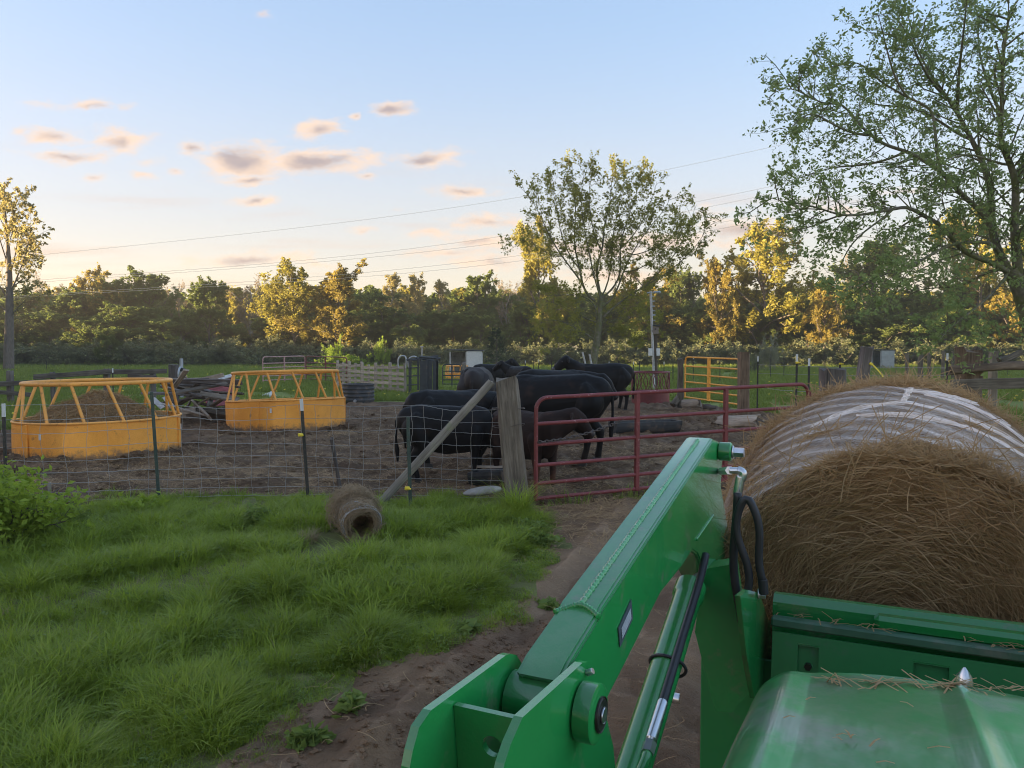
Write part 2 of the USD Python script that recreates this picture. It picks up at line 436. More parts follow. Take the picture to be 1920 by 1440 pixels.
def soil(name, a, b, c, rough=0.9, s1=1.2, s2=14.0, bump=0.03, spec=0.25, p3=0.62):
    """earth: two tones in patches, a third in flecks"""
    n = {"g": ("geometry", {}), "n1": ("noise_texture", dict(scale=s1, detail=6.0, roughness=0.62)), "n2": ("noise_texture", dict(scale=s2, detail=6.0, roughness=0.7)),
         "r1": ("rgb_ramp", {"ramp": [(0.35, a), (0.65, b)]}), "mr": ("map_range", dict(range_type="smoothstep", from_min=p3, from_max=p3 + 0.14, to_min=0, to_max=1, clamp=True)),
         "mx": ("mix_color", dict(blend_type="mix", b=c)), "nb": ("noise_texture", dict(scale=s2 * 2.2, detail=6.0, roughness=0.7)), "b": ("bump", dict(strength=0.9, distance=bump)), "p": ("principled_bsdf", dict(roughness=rough, specular_ior_level=spec))}
    l = [("g.position", "n1.vector"), ("g.position", "n2.vector"), ("g.position", "nb.vector"), ("n1.fac", "r1.fac"), ("n2.fac", "mr.value"), ("mr.result", "mx.fac"), ("r1.color", "mx.a"), ("mx.result", "p.base_color"), ("nb.fac", "b.height"), ("b.normal", "p.normal")]
    LOOK[name] = usdkit.material(stage, f"/World/Looks/{name}", n, l, surface="p.BSDF")


def timber(name, a, b, rough=0.85, moss=None):
    """weathered wood, grain along local x, checks and knots"""
    n = {"tc": ("texture_coordinate", {}), "mp": ("mapping", dict(mapping_type="point", scale=(1.6, 34, 34))), "n1": ("noise_texture", dict(scale=1.0, detail=6.0, roughness=0.65)), "n2": ("noise_texture", dict(scale=2.2, detail=4.0)),
         "rp": ("rgb_ramp", {"ramp": [(0.25, tuple(np.array(a) * 0.35)), (0.42, a), (0.72, b)]}), "vr": ("map_range", dict(from_min=0.3, from_max=0.7, to_min=0.65, to_max=1.2)), "o": ("object_info", {}), "ov": ("math", dict(math_type="multiply_add", value2=0.5, value3=0.75)),
         "mv": ("math", dict(math_type="multiply")), "mu": ("mix_color", dict(blend_type="multiply", fac=1.0)), "cc": ("combine_color", {}), "b": ("bump", dict(strength=0.8, distance=0.012)), "p": ("principled_bsdf", dict(roughness=rough, specular_ior_level=0.25))}
    l = [("tc.object", "mp.vector"), ("mp.vector", "n1.vector"), ("tc.object", "n2.vector"), ("n1.fac", "rp.fac"), ("n2.fac", "vr.value"), ("o.random", "ov.value1"), ("vr.result", "mv.value1"), ("ov.value", "mv.value2"),
         ("mv.value", "cc.r"), ("mv.value", "cc.g"), ("mv.value", "cc.b"), ("rp.color", "mu.a"), ("cc.color", "mu.b"), ("n1.fac", "b.height"), ("b.normal", "p.normal")]
    out = "mu.result"
    if moss is not None:
        n["n3"] = ("noise_texture", dict(scale=5.0, detail=6.0, roughness=0.7))
        n["mr"] = ("map_range", dict(range_type="smoothstep", from_min=0.55, from_max=0.7, to_min=0, to_max=0.8, clamp=True))
        n["mm"] = ("mix_color", dict(blend_type="mix", b=moss))
        l += [("tc.object", "n3.vector"), ("n3.fac", "mr.value"), ("mr.result", "mm.fac"), (out, "mm.a")]
        out = "mm.result"
    l.append((out, "p.base_color"))
    LOOK[name] = usdkit.material(stage, f"/World/Looks/{name}", n, l, surface="p.BSDF")


soil("mud", (0.085, 0.052, 0.030), (0.18, 0.115, 0.066), (0.34, 0.25, 0.14), bump=0.06, s1=1.3, s2=11, p3=0.59)
soil("lane", (0.16, 0.095, 0.055), (0.31, 0.20, 0.115), (0.40, 0.29, 0.17), bump=0.05, s1=1.1, s2=16, p3=0.62)
soil("turf", (0.12, 0.12, 0.04), (0.16, 0.17, 0.05), (0.17, 0.12, 0.06), bump=0.03, s1=0.8, s2=9)
soil("pasture", (0.16, 0.20, 0.042), (0.23, 0.27, 0.062), (0.33, 0.29, 0.10), bump=0.06, s1=0.13, s2=2.2, p3=0.58)
plain("bark", (0.13, 0.105, 0.085), 0.9, var=0.45, scale=14, bump=0.03, bscale=30, stretch=(1, 1, 0.3))
plain("bark_moss", (0.16, 0.14, 0.10), 0.9, var=0.45, scale=9, bump=0.02, bscale=40, dirt=(0.12, 0.13, 0.04), dirt_amt=0.7, dirt_scale=6)
plain("bark_pale", (0.27, 0.24, 0.19), 0.9, var=0.35, scale=3, dirt=(0.10, 0.08, 0.06), dirt_amt=0.5)
leafy("leaf_maple", (0.29, 0.28, 0.055), (0.52, 0.5, 0.14), 0.55)
leafy("leaf_willow", (0.27, 0.34, 0.12), (0.52, 0.62, 0.26), 0.55)
leafy("leaf_dense", (0.145, 0.185, 0.045), (0.28, 0.335, 0.09), 0.5)
leafy("leaf_olive", (0.17, 0.21, 0.05), (0.33, 0.38, 0.11), 0.5)
leafy("leaf_golden", (0.29, 0.26, 0.045), (0.52, 0.45, 0.09), 0.5)
leafy("leaf_orange", (0.31, 0.245, 0.05), (0.5, 0.385, 0.085), 0.5)
leafy("leaf_tan", (0.28, 0.2, 0.11), (0.46, 0.35, 0.2), 0.35)
leafy("leaf_pale", (0.36, 0.31, 0.12), (0.6, 0.52, 0.24), 0.45)
leafy("leaf_juniper", (0.05, 0.075, 0.03), (0.12, 0.15, 0.06), 0.25)
leafy("leaf_scrub", (0.17, 0.185, 0.085), (0.31, 0.32, 0.16), 0.35)
leafy("leaf_lime", (0.28, 0.38, 0.04), (0.55, 0.65, 0.12), 0.5)
leafy("blossom", (0.25, 0.26, 0.16), (0.55, 0.54, 0.40), 0.4)
leafy("leaf_weed", (0.17, 0.24, 0.05), (0.34, 0.42, 0.12), 0.45)
strands("grass_blade", [(0.03, (0.13, 0.18, 0.022)), (0.25, (0.28, 0.37, 0.042)), (0.58, (0.45, 0.52, 0.08)), (0.80, (0.60, 0.62, 0.18)), (0.95, (0.80, 0.76, 0.42))], 0.5, 0.33)
strands("pasture_blade", [(0.05, (0.17, 0.22, 0.035)), (0.5, (0.26, 0.32, 0.06)), (0.9, (0.46, 0.44, 0.14))], 0.45)
strands("straw", [(0.1, (0.30, 0.18, 0.08)), (0.5, (0.50, 0.34, 0.16)), (0.9, (0.72, 0.55, 0.30))], 0.2)
strands("hay", [(0.05, (0.31, 0.195, 0.095)), (0.4, (0.60, 0.41, 0.21)), (0.75, (0.80, 0.61, 0.35)), (0.95, (0.92, 0.80, 0.55))], 0.3)
strands("dead_grass", [(0.1, (0.28, 0.20, 0.12)), (0.5, (0.46, 0.36, 0.23)), (0.95, (0.66, 0.55, 0.38))], 0.25)
timber("wood_grey", (0.115, 0.095, 0.072), (0.235, 0.20, 0.155))
timber("wood_moss", (0.20, 0.18, 0.15), (0.34, 0.31, 0.25), moss=(0.20, 0.21, 0.12))
timber("wood_dark", (0.10, 0.085, 0.075), (0.20, 0.175, 0.155))
timber("wood_brown", (0.16, 0.11, 0.075), (0.30, 0.22, 0.15))
timber("wood_pale", (0.34, 0.28, 0.22), (0.52, 0.45, 0.37))
# ------------------------------------------------------------------ the ground and what grows on it
LANE_EDGE = np.array([(-1.9, -4.0), (-1.75, 0.0), (-1.62, 2.6), (-1.38, 3.58), (-1.15, 4.16), (-0.85, 4.7), (-0.39, 5.14), (0.0, 5.77), (0.24, 6.9), (0.46, 8.4), (0.36, 9.6)])
FENCE = np.array([(-14.0, 7.9), (-9.0, 8.4), (-5.6, 9.25), (-4.5, 9.75), (-2.76, 10.1), (-1.25, 10.0), (0.07, 9.95)])
GATE_A, GATE_B = np.array([0.30, 9.62]), np.array([4.22, 11.0])
PEN = np.array([*FENCE[::1].tolist(), GATE_A.tolist(), GATE_B.tolist(), (6.5, 12.6), (7.4, 17.0), (8.2, 20.8), (6.2, 25.5), (4.6, 31.0), (0.5, 32.0), (-2.6, 27.5), (-6.4, 25.5), (-9.8, 23.0), (-10.6, 18.5), (-14.0, 16.0)])



def _inside(poly, P):
    x, y = P[:, 0], P[:, 1]
    res = np.zeros(len(P), bool)
    j = len(poly) - 1
    for i in range(len(poly)):
        (xi, yi), (xj, yj) = poly[i], poly[j]
        with np.errstate(divide="ignore", invalid="ignore"):
            c = ((yi > y) != (yj > y)) & (x < (xj - xi) * (y - yi) / (yj - yi + 1e-12) + xi)
        res ^= c
        j = i
    return res


def lane_x(y):
    return np.interp(y, LANE_EDGE[:, 1], LANE_EDGE[:, 0])


def seg_dist(poly, P):
    d = np.full(len(P), 1e9)
    for a, b in zip(poly[:-1], poly[1:]):
        ab = b - a
        t = np.clip(((P - a) @ ab) / (ab @ ab), 0, 1)
        d = np.minimum(d, np.linalg.norm(P - a - t[:, None] * ab, axis=1))
    return d


def zone_of(P):
    """0 pasture, 1 pen mud, 2 lane dirt, 3 turf of the tall grass"""
    w = np.stack([P[:, 0], P[:, 1], np.zeros(len(P))], 1)
    jit = (meshkit.fbm(w * 1.7, 4, 3) - 0.5) * 0.9
    jit2 = (meshkit.fbm(w * 1.7 + 50, 4, 5) - 0.5) * 0.9
    Q = P + np.stack([jit, jit2], 1)
    z = np.zeros(len(P), int)
    fy = np.interp(P[:, 0], FENCE[:, 0], FENCE[:, 1])
    south = (P[:, 1] < np.where(P[:, 0] < 0.3, fy, np.where(P[:, 0] < 4.3, 9.5 + (P[:, 0] - 0.3) * 0.35, 8.5)))
    left = Q[:, 0] < lane_x(Q[:, 1])
    z[south & left & (P[:, 0] > -14)] = 3
    z[south & ~left & (P[:, 0] < 4.6 + 0.5 * jit) & (P[:, 1] > -4)] = 2
    z[_inside(PEN, Q) & ~south] = 1
    return z


def height(P):
    w = np.stack([P[:, 0], P[:, 1], np.zeros(len(P))], 1)
    z = zone_of(P)
    near = np.clip(1 - np.hypot(P[:, 0], P[:, 1] - 12) / 60, 0, 1)
    h = (meshkit.fbm(w * 0.22, 3, 1) - 0.5) * 0.16 * near
    lump = meshkit.fbm(w * 2.3, 5, 9)
    rid = np.abs(meshkit.fbm(w * 3.1 + 9, 4, 21) - 0.5) * 2
    h = h + np.where(z == 1, (lump - 0.45) * 0.30 + (0.25 - rid) * 0.10, 0)
    h = h + np.where(z == 2, (meshkit.fbm(w * 4.2, 5, 12) - 0.5) * 0.12 * np.clip((6.4 - P[:, 1]) / 1.5, 0.5, 1.6) + (0.2 - rid) * 0.07 * np.clip((5.6 - P[:, 1]) / 1.5, 0.15, 1), 0)
    rut = np.minimum(np.abs(P[:, 0] - (-0.75 + 0.36 * (P[:, 1] - 3))), np.abs(P[:, 0] - (0.65 + 0.36 * (P[:, 1] - 3))))
    h = h - np.where(z == 2, 0.055 * np.exp(-(rut / 0.13) ** 2) - 0.025 * np.exp(-((rut - 0.24) / 0.09) ** 2), 0)
    h = h + np.where(z == 3, (meshkit.fbm(w * 1.1, 4, 15) - 0.5) * 0.16, 0)
    h = h + np.where(z == 0, (meshkit.fbm(w * 0.5, 3, 18) - 0.5) * 0.12, 0)
    return h


def sheet(xs, ys):
    X, Y = np.meshgrid(xs, ys)
    P = np.stack([X.ravel(), Y.ravel()], 1)
    v = np.stack([P[:, 0], P[:, 1], height(P)], 1)
    nx, ny = len(xs), len(ys)
    i, j = np.meshgrid(np.arange(ny - 1), np.arange(nx - 1), indexing="ij")
    a = (i * nx + j).ravel()
    q = np.stack([a, a + 1, a + nx + 1, a + nx], 1)
    return v, q, zone_of((v[q].mean(1))[:, :2])


def spaced(lo, hi, fine_lo, fine_hi, fine, grow=1.16):
    xs = list(np.arange(fine_lo, fine_hi + 1e-6, fine))
    s, x = fine, xs[-1]
    while x < hi:
        s *= grow
        x += s
        xs.append(min(x, hi))
    s, x = fine, xs[0]
    while x > lo:
        s *= grow
        x -= s
        xs.insert(0, max(x, lo))
    return np.unique(np.array(xs))


_xs, _ys = spaced(-250, 250, -8.5, 7.5, 0.05), spaced(-70, 280, 2.6, 24.0, 0.055)
_v, _q, _z = sheet(_xs, _ys)
for zi, nm, look in ((0, "pasture_ground", "pasture"), (1, "muddy_yard_ground", "mud"), (2, "dirt_lane", "lane"), (3, "verge_ground", "turf")):
    q = _q[_z == zi]
    used, inv = np.unique(q, return_inverse=True)
    q2 = inv.reshape(-1, 4)
    lone(nm, (_v[used], np.vstack([q2[:, :3], q2[:, [0, 2, 3]]])), look, {0: "green pasture stretching to the trees", 1: "trampled muddy yard of the cattle pen", 2: "brown dirt lane before the red gate", 3: "soil under the tall grass"}[zi], "ground", kind="structure", smooth=True)


def on_ground(P):
    P = np.atleast_2d(np.asarray(P, float))[:, :2]
    return np.stack([P[:, 0], P[:, 1], height(P)], 1)


def gz(x, y):
    return float(height(np.array([[x, y]]))[0])


def tuft(seed, blades, h, spread, lean, width, k=5):
    r_ = np.random.default_rng(seed)
    a = r_.uniform(0, 2 * np.pi, blades)
    rad = spread * np.sqrt(r_.uniform(0, 1, blades))
    base = np.stack([np.cos(a) * rad, np.sin(a) * rad, np.full(blades, -0.02)], 1)
    hh = h * r_.uniform(0.45, 1.1, blades)
    la = a + r_.normal(0, 0.9, blades)
    ln = lean * r_.uniform(0.2, 1.3, blades) * hh
    t = np.linspace(0, 1, k)[None, :, None]
    d = np.stack([np.cos(la), np.sin(la), np.zeros(blades)], 1)[:, None]
    P = base[:, None] + d * ln[:, None, None] * t ** 2.1 + np.array([0, 0, 1.0]) * (hh[:, None, None] * (t - 0.28 * lean * t ** 3))
    side = np.stack([-np.sin(la + r_.normal(0, 0.7, blades)), np.cos(la), np.zeros(blades)], 1)[:, None]
    side = unit(side)
    w = width * r_.uniform(0.6, 1.3, blades)[:, None, None] * (1 - 0.97 * t ** 1.6) * 0.5
    V = np.stack([P - side * w, P + side * w], 2).reshape(-1, 3)
    i, j = np.meshgrid(np.arange(blades) * 2 * k, np.arange(k - 1) * 2, indexing="ij")
    o = (i + j).ravel()
    q = np.stack([o, o + 1, o + 3, o + 2], 1)
    return V, np.vstack([q[:, :3], q[:, [0, 2, 3]]])


def rosette(seed):
    """a broad-leaved weed among the grass"""
    q = np.random.default_rng(seed)
    a, r, z = q.uniform(0, 6.28, 22), q.uniform(0.01, 0.08, 22), q.uniform(0.02, 0.12, 22)
    c = np.stack([np.cos(a) * r, np.sin(a) * r, z], 1)
    d = unit(np.stack([np.cos(a), np.sin(a), q.normal(0.1, 0.5, 22)], 1))
    s = unit(np.cross(d, np.stack([q.normal(0, .4, 22), q.normal(0, .4, 22), np.ones(22)], 1)))
    L = q.uniform(0.018, 0.042, 22)[:, None]
    V = np.stack([c - d * L * .5, c + s * L * .28, c + d * L * .5, c - s * L * .28], 1).reshape(-1, 3)
    o = np.arange(22) * 4
    return V, np.vstack([np.stack([o, o + 1, o + 2], 1), np.stack([o, o + 2, o + 3], 1)])


def grow_grass():
    protos = [(*tuft(10 + i, 19, 0.19, 0.095, 0.4 + 0.3 * i, 0.0098), "grass_blade") for i in range(4)]
    protos += [(*tuft(20 + i, 20, 0.11, 0.10, 0.9, 0.0085), "grass_blade") for i in range(2)]
    protos += [(*tuft(30, 30, 0.27, 0.08, 1.0, 0.0105), "grass_blade"), (*tuft(31, 6, 0.40, 0.07, 0.5, 0.0048), "grass_blade"), (*tuft(32, 22, 0.17, 0.09, 1.0, 0.0055), "dead_grass"), (*rosette(4), "leaf_weed")]
    r_ = np.random.default_rng(5)
    n = 60000
    P = np.stack([r_.uniform(-9.5, 1.3, n), r_.uniform(2.4, 10.35, n)], 1)
    ey = r_.uniform(2.4, 9.6, 9000)
    P = np.vstack([P, np.stack([lane_x(ey) - r_.uniform(-0.25, 0.75, 9000), ey], 1)])
    n = len(P)
    vis = np.abs(P[:, 0]) < P[:, 1] * 0.72 + 0.6
    w = np.stack([P[:, 0], P[:, 1], np.zeros(n)], 1)
    fy = np.interp(P[:, 0], FENCE[:, 0], FENCE[:, 1])
    edge = lane_x(P[:, 1]) - P[:, 0] + (meshkit.fbm(w * 1.6, 4, 8) - 0.5) * 1.0
    clump = 0.55 * meshkit.fbm(w * 1.1, 3, 31) + 0.45 * meshkit.fbm(w * 3.1, 3, 32)
    thick = np.clip(edge / 0.5, 0, 1)
    keep = vis & (P[:, 1] < fy + 0.12 + 0.25 * (clump - 0.4)) & (edge > -0.05) & (r_.uniform(size=n) < (0.5 + 0.5 * thick) * np.where(clump < 0.40, 0.5, 1.0))
    far = np.clip((P[:, 1] - 4) / 6, 0, 1)
    keep &= r_.uniform(size=n) < (1.0 - 0.25 * far)
    keep &= ((P[:, 0] + 1.72) / 0.36) ** 2 + ((P[:, 1] - 7.55) / 1.0) ** 2 > 1
    keep &= ((P[:, 0] + 0.36) / 0.28) ** 2 + ((P[:, 1] - 9.4) / 0.45) ** 2 > 1
    P, edge, clump = P[keep], edge[keep], clump[keep]
    n = len(P)
    big = np.clip((clump - 0.36) / 0.26, 0, 1)
    fence_gap = np.clip((np.interp(P[:, 0], FENCE[:, 0], FENCE[:, 1]) - P[:, 1]) / 1.6, 0, 1)
    s = (0.50 + 0.50 * fence_gap) * (0.42 + 0.62 * big ** 1.3) * np.clip(0.72 + P[:, 1] / 22, 0.8, 1.1) * np.clip(0.45 + edge / 0.9, 0.45, 1.0) * r_.uniform(0.75, 1.25, n)
    idx = r_.integers(0, 4, n)
    idx = np.where(r_.uniform(size=n) < 0.25, r_.integers(4, 6, n), idx)
    idx = np.where((big > 0.65) & (r_.uniform(size=n) < 0.4), 6, idx)
    idx = np.where(edge < 0.25, r_.integers(4, 6, n), idx)
    idx = np.where(r_.uniform(size=n) < 0.07, 7, idx)
    idx = np.where(r_.uniform(size=n) < np.where(clump < 0.42, 0.12, 0.03), 8, idx)
    idx = np.where(r_.uniform(size=n) < np.where(edge < 0.5, 0.16, 0.06), 9, idx)
    instancer("grass", protos, on_ground(P), idx, r_.uniform(0, 6.28, n), s, "long lush green grass filling the left foreground", "grass", tilt=0.30, seed=2)
    # pasture: coarser tufts, thinning out with distance
    pp = [(*tuft(40 + i, 26, 0.20, 0.17, 0.6, 0.016, 4), "pasture_blade") for i in range(4)]
    n = 34000
    Y = 5 + 80 * r_.uniform(size=n) ** 1.35
    X = r_.uniform(-1, 1, n) * (Y * 0.70 + 2)
    P = np.stack([X, Y], 1)
    z = zone_of(P)
    w = np.stack([P[:, 0], P[:, 1], np.zeros(n)], 1)
    keep = (z == 0) & (meshkit.fbm(w * 0.35, 3, 44) > 0.34)
    P = P[keep]
    n = len(P)
    instancer("pasture_grass", pp, on_ground(P), r_.integers(0, 4, n), r_.uniform(0, 6.28, n), r_.uniform(0.6, 1.4, n) * (0.8 + P[:, 1] / 50), "short bright green grass of the far pasture", "grass", tilt=0.1, seed=3)


grow_grass()


def lay_straw():
    r_ = np.random.default_rng(17)

    def bits(n, L, seed, w=0.004):
        q = np.random.default_rng(seed)
        a = q.uniform(0, 2 * np.pi, n)
        l = L * q.uniform(0.4, 1.2, n)
        c = np.stack([q.normal(0, 0.12, n), q.normal(0, 0.12, n), q.uniform(0.005, 0.035, n)], 1)
        d = np.stack([np.cos(a), np.sin(a), q.normal(0, 0.12, n)], 1)
        t = np.linspace(-0.5, 0.5, 4)
        P = c[:, None] + d[:, None] * (l[:, None] * t)[..., None]
        P[:, :, :2] += (q.normal(0, 0.012, (n, 1, 2))) * (t ** 2 * 4)[None, :, None]
        return ribbons(P, w, facing=(0, 0, 1.0))
    protos = [(*bits(26, 0.13, i), "straw") for i in range(4)] + [(*bits(8, 0.085, 9, 0.0026), "straw")]
    n = 13000
    P = np.stack([r_.uniform(-9, 8, n), r_.uniform(2.6, 24, n)], 1)
    z = zone_of(P)
    w = np.stack([P[:, 0], P[:, 1], np.zeros(n)], 1)
    d = meshkit.fbm(w * 0.55, 3, 77)
    near_gate = np.exp(-((P[:, 0] - 1.3) ** 2 / 1.6 + (P[:, 1] - 9.3) ** 2 / 2.5)) + np.exp(-((P[:, 0] + 3.3) ** 2 / 3.0 + (P[:, 1] - 11.6) ** 2 / 1.3)) + 0.7 * np.exp(-((P[:, 0] - 3.2) ** 2 / 4 + (P[:, 1] - 12.5) ** 2 / 5))
    pr = np.where(z == 1, 0.18 + np.clip(d - 0.47, 0, 1) * 2.4, np.where(z == 2, 0.22, 0)) + np.where((z == 1) | (z == 2), near_gate * 0.75, 0)
    keep = r_.uniform(size=n) < pr
    P = P[keep]
    n = len(P)
    idx = np.where((zone_of(P) == 2) & (P[:, 1] < 7.5), 4, r_.integers(0, 4, n))
    instancer("loose_straw", protos, on_ground(P), idx, r_.uniform(0, 6.28, n), r_.uniform(0.7, 1.5, n), "loose straw strewn over the mud and the lane", "straw", tilt=0.1, seed=4)
    # clods and hoof-churned lumps
    cl = []
    for i in range(4):
        s = trimesh.creation.icosphere(2, 0.06)
        v = np.array(s.vertices)
        v = v * (0.25 + 1.5 * np.abs(meshkit.fbm(v * 17 + i * 9, 2, i) - 0.15))[:, None] * np.array([1.2, 1.0, 0.55])
        v += (meshkit.fbm(v * 60 + i, 3, i + 5)[:, None] - 0.5) * 0.03
        v[:, 2] -= 0.012
        cl.append((v, np.array(s.faces), "mud"))
    cl += [(v, f, "lane") for v, f, _ in cl]
    n = 12000
    P = np.stack([r_.uniform(-9, 8, n), r_.uniform(2.6, 22, n)], 1)
    P[9000:] = np.stack([r_.uniform(-1.8, 0.4, 3000), r_.uniform(2.8, 5.8, 3000)], 1)
    z = zone_of(P)
    w = np.stack([P[:, 0], P[:, 1], np.zeros(n)], 1)
    dn = meshkit.fbm(w * 0.9, 3, 78)
    keep = ((z == 1) & (r_.uniform(size=n) < 0.3 + np.clip(dn - 0.45, 0, 1) * 2)) | ((z == 2) & (P[:, 1] < 5.6) & (P[:, 0] < 0.3) & (r_.uniform(size=n) < 0.6))
    P = P[keep]
    for cx, cy, R in (((185 - 960) / F * 14.1, 14.1, 1.52), ((536 - 960) / F * 18.7, 18.7, 1.5)):      # churned mud heaped against the feeders
        a = r_.uniform(-math.pi, 0, 420)
        q = R + np.abs(r_.normal(0, 0.12, 420))
        P = np.vstack([P, np.stack([cx + np.cos(a) * q, cy + np.sin(a) * q], 1)])
    n = len(P)
    big = np.zeros(n)
    big[-840:] = 1
    instancer("mud_clods", cl, on_ground(P), r_.integers(0, 4, n) + 4 * (zone_of(P) == 2), r_.uniform(0, 6.28, n), (r_.uniform(0.3, 1.3, n) + big * r_.uniform(0.3, 1.6, n)) * np.where(P[:, 1] < 7, 0.4, 1.0), "clods of churned mud", "mud", tilt=0.3, seed=6)


lay_straw()
# ------------------------------------------------------------------ trees
def leaf_mesh(pos, size, seed=0, droop=0.0, aspect=0.5):
    """one folded leaf (two triangles) at every point"""
    r_ = np.random.default_rng(seed)
    n = len(pos)
    d = r_.normal(size=(n, 3))
    d[:, 2] = d[:, 2] * 0.6 - droop
    d = unit(d)
    s = unit(np.cross(d, r_.normal(size=(n, 3))))
    L = (size * r_.uniform(0.6, 1.35, n))[:, None]
    up = np.cross(s, d) * L * 0.10
    a, b = pos - d * L * 0.5, pos + d * L * 0.5
    V = np.stack([a, pos + s * L * aspect * 0.5 + up, b, pos - s * L * aspect * 0.5 + up], 1).reshape(-1, 3)
    o = np.arange(n) * 4
    return V, np.vstack([np.stack([o, o + 1, o + 2], 1), np.stack([o, o + 2, o + 3], 1)])


class Wood:
    def __init__(self, seed):
        self.r = np.random.default_rng(seed)
        self.tubes, self.tips, self.loose = [], [], 1.0

    def limb(self, pts, r0, r1, sides=6):
        self.tubes.append(tube(pts, np.linspace(r0, r1, len(pts)) if np.isscalar(r0) else r0, sides, caps=False))

    def branch(self, p, d, L, r0, level, spread=0.75, tropism=0.25, kids=5, wob=0.16, leaf_from=2, maxlevel=3, kid_len=0.6, tip_n=5, start=0.25):
        r_ = self.r
        k = 6 if level < 2 else 4
        pts = [np.asarray(p, float)]
        d = unit(d)
        for i in range(k - 1):
            d = unit(d + r_.normal(0, wob, 3) + np.array([0, 0, tropism / k]))
            pts.append(pts[-1] + d * L / (k - 1))
        pts = np.array(pts)
        self.limb(pts, r0, r0 * (0.45 if level < maxlevel else 0.3), (8, 6, 4, 3, 3)[min(level, 4)])
        if level >= leaf_from:
            t = r_.uniform(0.25, 1.05, tip_n)
            ip = np.stack([np.interp(t * (k - 1), np.arange(k), pts[:, c]) for c in range(3)], 1)
            self.tips.append(ip + r_.normal(0, (0.05 + 0.08 * L) * self.loose, (tip_n, 3)))
        if level < maxlevel:
            n = max(2, int(kids * r_.uniform(0.8, 1.25)))
            for j in range(n):
                t = start + (1 - start) * (j + r_.uniform(0, 1)) / n
                x = t * (k - 1)
                i = min(int(x), k - 2)
                q = pts[i] + (pts[i + 1] - pts[i]) * (x - i)
                ax = unit(pts[i + 1] - pts[i])
                side = unit(np.cross(ax, r_.normal(size=3)))
                nd = unit(ax * (1 - spread * 0.55) + side * spread * r_.uniform(0.7, 1.2))
                self.branch(q, nd, L * kid_len * r_.uniform(0.7, 1.2) * (1.1 - 0.45 * t), r0 * 0.5 * (1.1 - 0.4 * t), level + 1, spread, tropism, kids, wob, leaf_from, maxlevel, kid_len, tip_n, 0.2)

    def wood_mesh(self):
        return cat(self.tubes)

    def tip_points(self):
        return np.vstack(self.tips)


def finish_tree(t, w, bark, leaf, size, n=None, seed=0, droop=0.0, aspect=0.5):
    part(t, "trunk", w.wood_mesh(), bark, smooth=True)
    tips = w.tip_points()
    if n and len(tips) > n:
        tips = tips[np.random.default_rng(seed).choice(len(tips), n, replace=False)]
    part(t, "crown", leaf_mesh(tips + t.loc * 0, size, seed, droop, aspect), leaf)
    return t


